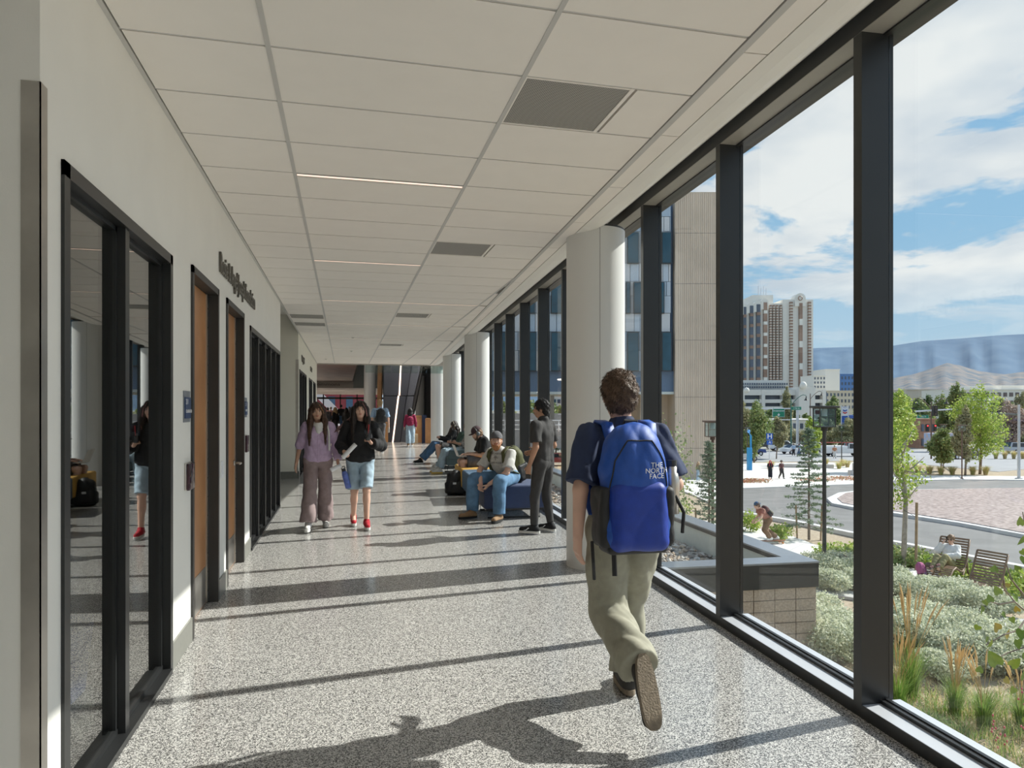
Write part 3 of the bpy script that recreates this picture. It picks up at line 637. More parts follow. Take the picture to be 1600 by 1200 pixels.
# far stretch of the left wall beyond the side hallway
ops2 = [(16.25, 19.2, WH), (20.6, 22.5, WH), (23.3, 25.2, WH)]
wl = MB(); y = 15.9
for a, b, h in ops2:
    wl.box(XL - TK, XL, y, a, 0, HC + 0.2); wl.box(XL - TK, XL, a, b, h, HC + 0.2); y = b
wl.box(XL - TK, XL, y, 26.5, 0, HC + 0.4); wl.box(-7, XL - TK, 15.9, 15.9 + TK, 0, HC + 0.4); wl.box(-12, XL - TK, 26.5, 26.5 + TK, 0, 6)
wl.build('wall_far', M_wall2, kind='structure')
# dim rooms: back wall, ceiling
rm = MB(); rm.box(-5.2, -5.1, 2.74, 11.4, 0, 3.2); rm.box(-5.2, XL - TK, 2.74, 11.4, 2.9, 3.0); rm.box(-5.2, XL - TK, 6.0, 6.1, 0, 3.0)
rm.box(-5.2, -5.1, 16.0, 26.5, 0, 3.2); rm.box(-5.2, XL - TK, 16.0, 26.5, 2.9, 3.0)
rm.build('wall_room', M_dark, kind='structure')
rm = MB(); rm.box(-7.2, -7.1, 11.5, 16, 0, 3.6); rm.build('wall_hall', M_wall2, kind='structure')
# baseboards
bb = MB()
for a, b in ((4.40, 4.937), (5.934, 6.334), (7.376, 7.858), (11.38, 11.52)): bb.box(XL, XL + 0.012, a, b, 0.0, 0.155)
bb.box(-5, XL, 2.60, 2.61, 0, 0.10)
bb.build('baseboard_left', M_base, kind='structure')
bb = MB()
bb.box(-7, XL + 0.012, 15.888, 15.9, 0, 0.155)
for a, b in ((15.888, 16.25), (19.2, 20.6), (22.5, 23.3), (25.2, 26.5)): bb.box(XL, XL + 0.012, a, b, 0.0, 0.155)
bb.build('baseboard_far', M_base, kind='structure')

def corner_guard(x, y, h, label, group=None):
    t = thing('corner_guard', (x, y, 0), label=label, cat='corner guard')
    g = MB(); g.box(x - 0.055, x + 0.004, y - 0.004, y, 0.02, h); g.box(x, x + 0.004, y - 0.004, y + 0.05, 0.02, h)
    g.build('steel_angle', M_steel, t)
corner_guard(XL, 2.61, 2.62, 'tall brushed steel corner guard on the nearest wall end')
corner_guard(XL, 15.9, 2.62, 'steel corner guard on the cream wall end beyond the side hallway')

def storefront(name, y0, y1, h, mulls, depth=0.055, sillh=0.10):
    """black framed interior window: proud frame, recessed panes, deep mullions"""
    t = thing(name, (XL, y0, 0), kind='structure')
    fw = 0.055; p = 0.012
    f = MB()
    f.box(XL - TK, XL + p, y0, y0 + fw, 0, h); f.box(XL - TK, XL + p, y1 - fw, y1, 0, h)
    f.box(XL - TK, XL + p, y0, y1, h - fw, h); f.build('frame', M_black, t)
    f = MB(); f.box(XL - TK, XL + p + 0.01, y0 + fw, y1 - fw, 0, 0.03); f.box(XL - TK, XL - 0.03, y0 + fw, y1 - fw, 0.03, 0.055); f.build('sill', M_black, t)
    ed = [y0 + fw] + [q for c in mulls for q in (c - 0.03, c + 0.03)] + [y1 - fw]
    for c in mulls:
        f = MB(); f.box(XL - TK, XL + p - 0.01, c - 0.03, c + 0.03, 0.03, h - fw); f.build('mullion', M_black, t)
    for i in range(0, len(ed), 2):
        f = MB(); f.box(XL - depth, XL - depth + 0.008, ed[i], ed[i + 1], 0.05, h - fw); f.build('pane', M_glassd, t)
        f = MB(); a, b = ed[i], ed[i + 1]
        f.box(XL - depth, XL - depth + 0.022, a, a + 0.022, 0.05, h - fw); f.box(XL - depth, XL - depth + 0.022, b - 0.022, b, 0.05, h - fw); f.box(XL - depth, XL - depth + 0.022, a, b, h - fw - 0.022, h - fw)
        f.build('glazing_stop', M_black, t)
    return t
storefront('window_2', 2.785, 4.40, WH, [3.56])
storefront('window_3', 7.858, 11.38, WH, [8.66, 9.40, 10.08, 10.75])
storefront('window_4', 16.25, 19.2, WH, [17.2, 18.2])
storefront('window_5', 20.6, 22.5, WH, [21.5])
storefront('window_6', 23.3, 25.2, WH, [24.2])

def door(name, y0, y1, h, hinge, handle):
    t = thing(name, (XL, y0, 0), kind='structure')
    fw = 0.05; p = 0.014
    f = MB(); f.box(XL - TK, XL + p, y0, y0 + fw, 0, h); f.box(XL - TK, XL + p, y1 - fw, y1, 0, h); f.box(XL - TK, XL + p, y0, y1, h - fw, h)
    f.build('frame', M_blackm, t)
    a, b, top = y0 + fw, y1 - fw, h - fw - 0.005
    f = MB(); f.box(XL - 0.115, XL - 0.07, a + 0.004, b - 0.05, 0.012, top); f.build('door_leaf', M_woodd, t)
    f = MB(); f.box(XL - 0.07, XL - 0.067, a + 0.01, b - 0.055, 0.02, 0.30); f.build('kick_plate', M_steel, t)
    f = MB(); f.box(XL - 0.112, XL - 0.060, b - 0.05, b - 0.002, 0.012, top); ob = f.build('edge_strip', M_steel, t)
    f = MB()
    for i in range(16):
        z = 0.1 + i * 0.148
        f.cyl((XL - 0.062, b - 0.026, z), (XL - 0.058, b - 0.026, z), 0.005, n=8)
    f.build('strip_screws', M_blackm, ob, kind='stuff')
    if handle:
        f = MB(); yy = b - 0.10; f.cyl((XL - 0.072, yy, 1.0), (XL - 0.055, yy, 1.0), 0.028, n=20); f.cyl((XL - 0.06, yy, 1.0), (XL + 0.0, yy, 1.0), 0.010, n=12)
        f.tube([(XL - 0.01, yy, 1.0), (XL + 0.002, yy - 0.02, 1.0), (XL + 0.003, yy - 0.12, 1.0)], 0.010, n=10); f.build('lever_handle', M_steel, t, smooth=True)
    return t
door('door_1', 4.937, 5.934, DH, True, False)
door('door_2', 6.334, 7.376, DH, True, True)

# wall signs, readers, switches beside the doors
M_navy = mat('sign_navy', (0.025, 0.06, 0.16), 0.4, var=0.05)
M_grey = mat('sign_grey', (0.23, 0.25, 0.28), 0.4, var=0.05)
M_white = mat('white_print', (0.85, 0.86, 0.88), 0.5, var=0.01)
M_plastic = mat('black_plastic', (0.03, 0.03, 0.032), 0.3, var=0.1)
def wall_sign(yc, zc, number, word, label):
    t = thing('room_sign', (XL, yc, zc), label=label, cat='sign', group=None)
    f = MB(); f.box(XL, XL + 0.006, yc - 0.09, yc + 0.09, zc - 0.10, zc + 0.10); f.build('backplate', M_grey, t)
    f = MB(); f.box(XL + 0.006, XL + 0.012, yc - 0.075, yc + 0.085, zc - 0.075, zc + 0.06); f.build('face_plate', M_navy, t)
    M = frame_M((XL + 0.0125, yc - 0.065, zc + 0.03), (0, 1, 0), (0, 0, 1))
    text_obj('room_number', number, 0.05, M, M_white, t, extrude=0.0004, align='LEFT')
    M = frame_M((XL + 0.0125, yc - 0.065, zc - 0.03), (0, 1, 0), (0, 0, 1))
    text_obj('room_name', word, 0.030, M, M_white, t, extrude=0.0004, align='LEFT', sx=0.7)
wall_sign(4.80, 1.545, '211', 'COLLABORATION', 'navy room sign reading 211 COLLABORATION left of the nearest wooden door')
wall_sign(7.52, 1.545, '211', 'CLASSROOM', 'navy room sign right of the second wooden door')
def panel(yc, zc, label):
    t = thing('scheduling_panel', (XL, yc, zc), label=label, cat='wall panel')
    f = MB(); f.box(XL, XL + 0.012, yc - 0.085, yc + 0.085, zc - 0.085, zc + 0.085); f.build('housing', M_steel, t, bevel=0.003)
    f = MB(); f.box(XL + 0.012, XL + 0.03, yc - 0.075, yc + 0.09, zc - 0.09, zc + 0.08); f.build('screen', mat('dark_screen', (0.05, 0.02, 0.03), 0.1, var=0.3, scale=12), t, bevel=0.003)
panel(4.83, 1.10, 'small black touch panel on the wall left of the nearest wooden door')
panel(7.50, 1.18, 'small black touch panel on the wall right of the second wooden door')
t = thing('light_switch', (XL, 6.12, 1.05), label='white double rocker light switch plate between the two wooden doors', cat='switch')
f = MB(); f.box(XL, XL + 0.006, 6.06, 6.18, 0.96, 1.10); f.build('plate', M_white, t, bevel=0.002)
for q in (6.09, 6.15):
    f = MB(); f.box(XL + 0.006, XL + 0.011, q - 0.016, q + 0.016, 0.995, 1.065); f.build('rocker', M_white, t)
# donor lettering
M_lett = mat('letter_metal', (0.15, 0.14, 0.12), 0.35, metal=0.4, var=0.1)
def wall_text(body, y0, y1, zc, size, label):
    M = frame_M((XL + 0.012, (y0 + y1) / 2, zc), (0, 1, 0), (0, 0, 1))
    return text_obj('wall_lettering', body, size, M, M_lett, None, extrude=0.008, fit=y1 - y0, label=label, cat='lettering')
wall_text('Rosie & Angel Joseph Foundation', 5.98, 8.18, 2.71, 0.24, 'dark metal lettering of a donor foundation high on the left wall over the doors')
wall_text('Wingfield', 17.0, 18.1, 2.72, 0.22, 'small dark lettering high on the far stretch of the left wall')
wall_text('Hall 2', 21.3, 22.3, 2.72, 0.2, 'farthest and smallest dark lettering on the left wall')
# blue recycling bin in the first room
def recycling_bin():
    M_b = mat('blue_bin', (0.02, 0.10, 0.42), 0.4, var=0.05)
    cx, cy = -1.48, 4.12
    t = thing('recycling_bin', (cx, cy, 0), label='blue plastic recycling bin standing behind the nearest dark window', cat='bin')
    v = []; 
    for z, a, b in ((0.0, 0.15, 0.11), (0.36, 0.19, 0.145), (0.36, 0.205, 0.16), (0.385, 0.205, 0.16), (0.385, 0.185, 0.14), (0.03, 0.14, 0.10)):
        n = 20
        for i in range(n):
            q = 2 * PI * i / n; c_, s_ = math.cos(q), math.sin(q); e = 0.45
            v.append((cx + math.copysign(abs(c_) ** e, c_) * b, cy + math.copysign(abs(s_) ** e, s_) * a, z))
    f = [(j * 20 + i, j * 20 + (i + 1) % 20, (j + 1) * 20 + (i + 1) % 20, (j + 1) * 20 + i) for j in range(5) for i in range(20)]
    f += [tuple(range(19, -1, -1)), tuple(range(100, 120))]
    mb = MB(); mb.add(v, f); mb.build('tub', M_b, t, smooth=False)
    # chasing arrows: three bent arrows
    mb = MB()
    for k in range(3):
        a0 = PI / 2 + k * 2 * PI / 3
        P = lambda a, r: (cx + 0.172, cy - 0.0 + math.cos(a) * r, 0.21 + math.sin(a) * r)
        mb.bar(P(a0 - 0.15, 0.052), P(a0 - 1.2, 0.052), 0.004, 0.02, up=(0, math.cos(a0 - 0.7), math.sin(a0 - 0.7)))
        p = P(a0 - 1.2, 0.052); q = P(a0 - 1.75, 0.05); r1 = P(a0 - 1.2, 0.075); r2 = P(a0 - 1.2, 0.03)
        mb.add([r1, r2, q, (r1[0] - .003, r1[1], r1[2]), (r2[0] - .003, r2[1], r2[2]), (q[0] - .003, q[1], q[2])], [(0, 1, 2), (5, 4, 3), (0, 3, 4, 1), (1, 4, 5, 2), (2, 5, 3, 0)])
    mb.build('recycling_symbol', M_white, t)
recycling_bin()

# ------------------------------------------------------------------ window wall
win = thing('window_1', W(S1, DW), kind='structure')
SE = 30.0
mull_s = [S1 + PITCH * k for k in range(-7, 19)]
for s in mull_s:
    f = MB(); wb(f, s - 0.031, s + 0.031, DW, DW + 0.150, 0.0, 3.494); wb(f, s - 0.026, s + 0.026, DW + 0.158, DW + 0.18, -0.1, 3.6); f.build('mullion', M_black, win)
for a, b in zip(mull_s[:-1], mull_s[1:]):
    f = MB(); wb(f, a + 0.031, b - 0.031, DW + 0.15, DW + 0.158, 0.07, 3.395); f.build('pane', M_glass, win)
    # gaskets and pressure strips along the bottom of each light
    f = MB(); wb(f, a + 0.031, b - 0.031, DW + 0.105, DW + 0.12, 0.065, 0.082); wb(f, a + 0.031, b - 0.031, DW + 0.13, DW + 0.15, 0.065, 0.088); f.build('bead', M_black, win)
    f = MB(); wb(f, a + 0.031, b - 0.031, DW + 0.12, DW + 0.13, 0.065, 0.078); wb(f, a + 0.031, b - 0.031, DW + 0.159, DW + 0.215, 0.05, 0.078); f.build('bead', M_alu, win)
    f = MB(); wb(f, a + 0.031, b - 0.031, DW + 0.004, DW + 0.15, 0.0, 0.065); f.build('sill', M_alu, win)
f = MB(); wb(f, mull_s[0], mull_s[-1], DW, DW + 0.005, 0.0, 0.064); f.build('sill_face', M_black, win)
f = MB(); wb(f, mull_s[0], mull_s[-1], DW - 0.004, DW + 0.22, 3.40, 3.494); wb(f, mull_s[0], mull_s[-1], DW + 0.12, DW + 0.15, 3.388, 3.40); f.build('head', M_black, win)
f = MB(); wb(f, mull_s[0], mull_s[-1], DW + 0.0, DW + 0.15, 3.398, 3.401); f.build('head_soffit_reflection', mat('head_soffit_reflection', (0.35, 0.34, 0.31), 0.4, var=0.03), win)  # underside of the black head, floor reflection put into its grey colour
f = MB(); wb(f, mull_s[0], mull_s[-1], DW + 0.16, DW + 0.23, -3.2, 0.05); f.build('wall_outer_sill', M_blackm, kind='structure')
f = MB(); wb(f, YB, SE, DW + 0.0, DW + 0.4, 3.5, 4.3); f.build('wall_spandrel', M_blackm, kind='structure')

# ------------------------------------------------------------------ columns
def column(x, y, label, top=3.26, r=0.285):
    t = thing('column', (x, y, 0), label=label, cat='column', group='metal clad columns along the window wall')
    mb = MB(); n = 64
    a0s = [math.radians(v) for v in (258, 78)]
    for a0 in a0s:
        mb = MB(); vs = []
        m_ = 33
        for z in (0.0, top):
            for i in range(m_): a = a0 + 0.006 + (PI - 0.012) * i / (m_ - 1); vs.append((x + r * math.cos(a), y + r * math.sin(a), z))
        mb.add(vs, [(i, i + 1, m_ + i + 1, m_ + i) for i in range(m_ - 1)]); mb.build('cladding_shell', M_col, t, smooth=True)
    mb = MB(); mb.cyl((x, y, 0), (x, y, top + 0.02), r - 0.006, n=48); mb.build('core', M_blackm, t, smooth=False)
    return t
column(2.400, 6.411, 'nearest grey metal clad round column by the window wall, in front of the walking man')
column(2.945, 15.54, 'second grey round column, rising behind the seated man with the laptop')
column(3.325, 21.8, 'third grey round column along the window wall')
column(3.690, 28.0, 'fourth grey round column, rising behind the grey lounge chairs')
column(4.56, 43.0, 'farthest grey round column, at the wood slat railing', top=3.6)

# ------------------------------------------------------------------ ceiling fittings
def linear_light(k, x0, x1, label):
    ya = Y0 + TP * k
    t = thing('linear_light', ((x0 + x1) / 2, ya + 0.04, HC), label=label, cat='ceiling light', group='thin linear lights across the ceiling')
    f = MB(); f.box(x0 + 0.014, x1 - 0.014, ya + 0.022, ya + 0.060, HC + 0.004, HC + 0.02); f.build('diffuser', M_light, t)
    f = MB(); f.box(x0 + 0.012, x1 - 0.012, ya + 0.008, ya + 0.021, HC - 0.001, HC + 0.03); f.box(x0 + 0.012, x1 - 0.012, ya + 0.061, ya + 0.074, HC - 0.001, HC + 0.03); f.build('frame', M_grid, t)
ords = {4: 'nearest thin glowing ceiling light strip, right in front of the first long tiles', 9: 'second thin ceiling light strip from the camera, level with the second air grille', 14: 'third thin ceiling light strip, the first that crosses two tile bays',
        19: 'fourth thin ceiling light strip, just beyond the third one', 24: 'fifth thin ceiling light strip down the corridor', 29: 'sixth thin ceiling light strip down the corridor', 34: 'seventh thin ceiling light strip, close to the corridor end', 39: 'last thin ceiling light strip at the corridor end'}
for k in light_rows:
    linear_light(k, T1, T2 if k < 14 else T3, ords[k])
def vent_mat():
    m = bpy.data.materials.new('perforated'); m.use_nodes = True; nt = m.node_tree; N = nt.nodes; L = nt.links; b = N['Principled BSDF']
    tc = N.new('ShaderNodeTexCoord'); vo = N.new('ShaderNodeTexVoronoi'); vo.inputs['Scale'].default_value = 110; vo.inputs['Randomness'].default_value = 0.0
    L.new(tc.outputs['Object'], vo.inputs['Vector']); r = N.new('ShaderNodeValToRGB'); L.new(vo.outputs['Distance'], r.inputs[0])
    r.color_ramp.elements[0].position = 0.30; r.color_ramp.elements[0].color = (0.05, 0.05, 0.045, 1); r.color_ramp.elements[1].position = 0.40; r.color_ramp.elements[1].color = (0.48, 0.46, 0.43, 1)
    L.new(r.outputs[0], b.inputs['Base Color']); b.inputs['Roughness'].default_value = 0.6; return m
M_vent = vent_mat()
def vent(x0, x1, ya, yb, label, dz=0.0):
    t = thing('ceiling_vent', ((x0 + x1) / 2, (ya + yb) / 2, HC), label=label, cat='air grille', group='perforated air grilles in the ceiling')
    f = MB(); f.box(x0 + 0.02, x1 - 0.03, ya + 0.015, yb - 0.015, HC + 0.004 - dz, HC + 0.008); f.build('perforated_face', M_vent, t)
    f = MB(); f.box(x1 - 0.03, x1 - 0.008, ya, yb, HC - 0.001 - dz, HC + 0.02); f.box(x0 + 0.008, x0 + 0.02, ya, yb, HC - 0.001 - dz, HC + 0.02)
    f.box(x0 + 0.02, x1 - 0.03, ya + 0.004, ya + 0.015, HC - 0.001 - dz, HC + 0.02); f.box(x0 + 0.02, x1 - 0.03, yb - 0.015, yb - 0.004, HC - 0.001 - dz, HC + 0.02)
    f.build('frame', M_tile, t)
for (k, lab) in ((1, 'nearest square perforated air grille in the ceiling'), (7, 'second square perforated air grille, over the nearest column'), (16, 'third perforated air grille, small and right of the middle rail'), (26, 'fourth and smallest perforated air grille near the corridor end')):
    vent(T2, 1.49, Y0 + TP * k, Y0 + TP * (k + 1), lab)
vent(XL + 0.02, T1, Y0 + TP * 17, Y0 + TP * 18, 'wide perforated air grille along the left wall, the nearer one')
vent(XL + 0.02, T1, Y0 + TP * 19, Y0 + TP * 20, 'wide perforated air grille along the left wall, the farther one')
for i, (x, y, lab) in enumerate(((0.2, 16.6, 'small round sprinkler cap in the middle tile bay, nearer one'), (0.2, 20.5, 'small round sprinkler cap in the middle tile bay, farther one'), (2.6, 17.0, 'small round sprinkler cap near the window side of the ceiling'), (-0.6, 24.0, 'small round sprinkler cap near the left wall at the corridor end'))):
    t = thing('sprinkler_cap', (x, y, HC), label=lab, cat='sprinkler')
    f = MB(); f.cyl((x, y, HC - 0.006), (x, y, HC + 0.002), 0.045, n=20); f.build('cover_plate', M_grid, t)
    f = MB(); f.cyl((x, y, HC - 0.02), (x, y, HC - 0.006), 0.015, n=12); f.build('nozzle', M_steel, t)
# ------------------------------------------------------------------ lobby beyond the tiled ceiling
M_wceil = mat('wood_ceiling', (0.26, 0.13, 0.085), .35, col2=(0.11, 0.055, 0.035), scale=2.5)
M_slatw = mat('slat_wood', (0.50, 0.26, 0.11), .45, var=.12, scale=4)
M_slate = mat('dark_wall_panel', (0.055, 0.058, 0.072), .35, var=.08, scale=2)
M_navyp = mat('navy_post', (0.02, 0.035, 0.09), .5, var=.05)
XA = Vector((CT, -ST, 0)); YA = Vector((ST, CT, 0))
mb = MB()
lob = thing('ceiling_lobby', (0, 35, 3.5), kind='structure')
edge = [at_d(566, 572, 31.5), at_d(560, 573, 31.5)]
y_list = [27.2, 33.0, 39.0, 45.0, 50.5]
for a, b in zip(y_list[:-1], y_list[1:]):
    for x0, x1 in ((-9.0, -4.2), (-4.2, .55)):
        mb = MB(); mb.box(x0 + .02, x1 - .02, a + .02, b - .02, 3.46, 3.50); mb.build('wood_panel', M_wceil, lob)
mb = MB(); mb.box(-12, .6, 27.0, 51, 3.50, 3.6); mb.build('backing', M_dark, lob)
mb = MB(); mb.box(-12, .62, 50.6, 50.9, 3.02, 3.50); bulk = mb.build('wall_bulkhead', mat('bulkhead', (.62, .58, .53), .6, var=.02), kind='structure')
text_obj('bulkhead_lettering', 'Smith Student Commons', .30, frame_M((-2.6, 50.58, 3.27), (1, 0, 0), (0, 0, 1)), M_lett, None, extrude=.004, fit=4.6, label='faint lettering on the pale bulkhead over the far hall', cat='lettering')
mb = MB(); mb.box(-14, 7, 50.9, 75, 3.05, 3.2); mb.build('ceiling_hall', mat('hall_ceiling', (.55, .5, .48), .5, var=.25, scale=1.5), kind='structure')
mb = MB(); mb.box(-12, 8, 26.62, 62, 7.0, 7.2); mb.build('ceiling_sky_block', M_wall, kind='structure')  # upper ceiling, out of view, added to keep the sky out
mb = MB(); mb.box(-12.2, -12, 26.5, 75, 0, 7); mb.build('wall_lobby', M_wall2, kind='structure')
mb = MB(); mb.box(.62, 9, 50.6, 50.9, 3.02, 7.0); mb.box(-12, .62, 50.6, 50.9, 3.6, 7.0); mb.build('wall_upper', mat('upper_wall', (.40, .42, .40), .6, var=.03), kind='structure')
# second floor edge and glass guard over the void
g = thing('glass_guard', (3, 30, 3.3), label='clear glass guard of the upper floor over the lobby void', cat='railing')
for i in range(3):
    x0 = .8 + i * 1.05; mb = MB(); mb.box(x0, x0 + 1.0, 27.6, 27.62, 2.95, 3.45); mb.build('glass_panel', M_lglass0 if False else glass_mat('guard_glass', (.82, .88, .86), 1.0), g)
mb = MB(); mb.box(.75, 4.0, 27.56, 27.66, 3.43, 3.50); mb.build('top_rail', M_steel, g)
# far curtain wall and what it looks onto
fw_ = thing('window_7', (-3, 74, 0), kind='structure')
mb = MB()
for x in (-13, -11, -8.9, -7.2, -5.5, -3.8, -2.1, -.4, 1.3, 3.0, 4.7): 
    mb = MB(); mb.box(x - .06, x + .06, 74, 74.2, 0, 3.1); mb.build('mullion', M_black, fw_)
mb = MB(); mb.box(-14, 7, 74, 74.2, 2.55, 2.75); mb.box(-14, 7, 74, 74.2, 0, .9); mb.build('rail', M_black, fw_)
for i, (x, w) in enumerate(((-9, .5), (-1.2, .5))):
    t = thing('white_brace', (x, 80, 0), label='broad white diagonal brace outside the far windows, %s one' % ('left' if i == 0 else 'right'), cat='brace'); mb = MB(); s_ = 1 if i == 0 else -1
    mb.bar((x - 2.6 * s_, 80, -1.2), (x + 2.6 * s_, 80, 4.2), .5, .8); mb.build('beam', M_white, t)
t = thing('red_building', (-6, 120, 0), label='dark red panelled building outside the far hall windows', cat='building')
mb = MB(); mb.box(-22, 6, 120, 130, -5.3, 9); mb.build('body', mat('red_panel', (.22, .035, .045), .7, var=.05), t)
for i in range(9):
    mb = MB(); mb.box(-20 + i * 2.9, -18.9 + i * 2.9, 119.9, 120, 1.4, 3.6); mb.build('window', mat('blue_pane', (.06, .12, .2), .2, var=.1), t)
mb = MB(); mb.box(-13.5, -10.8, 119.7, 119.95, -1, 9); mb.build('blue_panel', mat('blue_clad', (.12, .28, .45), .5, var=.04), t)
mb = MB(); mb.box(-40, 2, 90, 91, -.6, .9); t2 = thing('white_parapet', (-5, 90, 0), label='long white parapet outside the far hall windows', cat='wall'); mb.build('parapet_wall', M_white, t2)
# area lamps without fixtures, added to brighten the lobby and hall
for i, (x, y, z, w, e) in enumerate(((-4.2, 33, 3.44, 5.0, 90), (-4.2, 44, 3.44, 5.0, 90), (3.4, 30, 6.95, 4.0, 240), (-3.0, 60, 3.0, 8.0, 160))):
    ld = bpy.data.lights.new('fill_light', 'AREA'); ld.size = w * .5; ld.energy = e; ld.color = (1.0, .90, .78); lo_ = bpy.data.objects.new('fill_light', ld); C.objects.link(lo_); lo_.location = (x, y, z)
# round column in the lobby
column(1.22, 34.6, 'tall grey round column in the lobby left of the dark panelled wall', top=7.0)
# dark folded wall with a light line
dwt = thing('dark_panel_wall', at_d(625, 691, 31.8), label='tall dark panelled wall with one glowing light line at the corridor end', cat='wall')
DD = 31.8
def dpoly(pts, d, th, nm, m, off=0.0): return MB().plate([at_d(u, v, d - off) for u, v in reversed(pts)], -th if False else th).build(nm, m, dwt)
for pts in ([(601, 500), (628.6, 500), (622.6, 618), (599.5, 618)], [(630.8, 500), (650, 500), (644.5, 560), (635.5, 618), (625.0, 618)], [(599.5, 619), (621.5, 619), (612.6, 691), (601, 691)], [(623.8, 619), (634.6, 619), (625, 691), (614.6, 691)]):
    dpoly(pts, DD, .12, 'wall_panel', M_slate)
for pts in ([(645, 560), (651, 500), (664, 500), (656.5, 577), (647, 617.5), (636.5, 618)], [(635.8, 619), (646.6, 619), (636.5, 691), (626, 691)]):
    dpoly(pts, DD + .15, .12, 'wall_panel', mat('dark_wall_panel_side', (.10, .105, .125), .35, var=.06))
dpoly([(595, 450), (664, 450), (660, 577), (637, 690.6), (600, 690.6)], DD + .3, .4, 'wall_core', M_blackm)
M_led2 = mat('led_line', (.9, .8, .7), .5, emit=(1.0, .70, .52), estr=1.3)
dpoly([(628.6, 500), (630.6, 500), (625.0, 618), (622.8, 618)], DD, .05, 'light_line', M_led2, .03); dpoly([(621.4, 618.5), (623.6, 618.5), (614.6, 691), (612.6, 691)], DD, .05, 'light_line', M_led2, .03)
t = thing('wood_post', at_d(594, 600, 33), label='warm wood clad post beside the dark panelled wall', cat='post'); mb = MB(); mb.plate([at_d(u, v, 33) for u, v in ((588, 689), (594, 689), (599, 480), (592, 480))], .3); mb.build('cladding', M_slatw, t)
def slat_rail(us, vt, d, lab, post=None, w=.022):
    t = thing('slat_railing', at_d((us[0] + us[-1]) / 2, V0 + F * EYE / d, d), label=lab, cat='railing')
    zt = EYE - (vt - V0) * d / F
    for u in us:
        p = at_d(u, V0, d); mb = MB(); mb.bar((p.x, p.y, .02), (p.x, p.y, zt), w, .06); mb.build('slat', M_slatw, t)
    a, b = at_d(us[0], V0, d), at_d(us[-1], V0, d); mb = MB(); mb.bar((a.x, a.y, zt), (b.x, b.y, zt), .06, .05); mb.bar((a.x, a.y, .05), (b.x, b.y, .05), .05, .05); mb.build('rail', M_slatw, t)
    if post:
        p = at_d(post[0], V0, d - .1); mb = MB(); mb.bar((p.x, p.y, 0), (p.x, p.y, zt + .05), post[1], .2); mb.build('post', M_navyp, t)
slat_rail([650 + 1.5 * i for i in range(7)], 650, 31.0, 'wood slat railing with a navy post right of the dark wall', (662.8, .14))
slat_rail([665.5 + 1.7 * i for i in range(5)], 654, 30.5, 'shorter wood slat railing beside the fourth column')
slat_rail([600.5 + 1.6 * i for i in range(4)], 660, 31.3, 'small wood slat rail at the left foot of the dark wall')
t = thing('tan_box', at_d(649, 691, 30.8), label='small tan wooden box standing by the slat railing', cat='box'); p = at_d(649, V0, 30.8); mb = MB(); mb.bar((p.x, p.y, 0), (p.x, p.y, .42), .22, .22); mb.build('box_body', mat('tan_wood', (.62, .47, .30), .6, var=.05), t, bevel=.01)
# window wall goes on past the ceiling end
far = thing('window_8', W(36, DW), kind='structure')
for k in range(12): s = 30.5 + k * 1.6; f = MB(); wb(f, s - .04, s + .04, DW, DW + .2, 0, 7); f.build('mullion', M_black, far)
f = MB(); wb(f, 30, 50, DW + .1, DW + .12, 0, 7); f.build('pane', mat('shade_glass', (.12, .13, .14), .15, var=.1), far)

# ------------------------------------------------------------------ seating along the windows
M_nav = mat('ottoman_navy', (.035, .055, .13), .75, var=.06, scale=30, bump=.2, bscale=250, sheen=.2)
M_yel = mat('ottoman_mustard', (.62, .36, .08), .75, var=.05, scale=30, bump=.2, bscale=250)
M_twd = mat('ottoman_tweed', (.13, .22, .33), .85, col2=(.07, .12, .20), scale=60, bump=.3, bscale=250)
M_gch = mat('chair_slate', (.10, .15, .17), .75, var=.06, scale=30, bump=.2, bscale=250)
WT = -TW
def ottoman(s0, s1, n0, n1, m, lab, z0=.14, z1=.47):
    c = W((s0 + s1) / 2, (n0 + n1) / 2); t = thing('ottoman', c, WT, label=lab, cat='ottoman'); hs, hn = (s1 - s0) / 2 - .008, (n1 - n0) / 2
    mb = MB(); mb.box(-hn, hn, -hs, hs, z0, z1); mb.build('cushion', m, t, world=False, bevel=.035, seg=4)
    mb = MB(); mb.box(-hn + .03, hn - .03, -hs + .03, hs - .03, z0 - .02, z0 + .02); mb.build('underframe', M_plastic, t, world=False)
    for sy in (-1, 1):
        y = sy * (hs - .10); mb = MB(); mb.tube([(-hn + .08, y, z0), (-hn + .06, y, .012), (hn - .06, y, .012), (hn - .08, y, z0)], .011, 8); mb.build('sled_leg', M_plastic, t, world=False)
    return t
ottoman(9.45, 10.45, 1.33, 2.20, M_nav, 'navy blue upholstered ottoman the bearded man sits on')
ottoman(11.02, 12.05, 1.30, 2.20, M_twd, 'blue tweed ottoman between the navy and the mustard one')
ottoman(12.13, 13.35, 1.30, 2.20, M_yel, 'mustard yellow ottoman under the man with the laptop')
ottoman(-1.2, -.2, .0, .9, M_yel, 'mustard yellow ottoman behind the camera, seen mirrored in the dark glass') if False else None
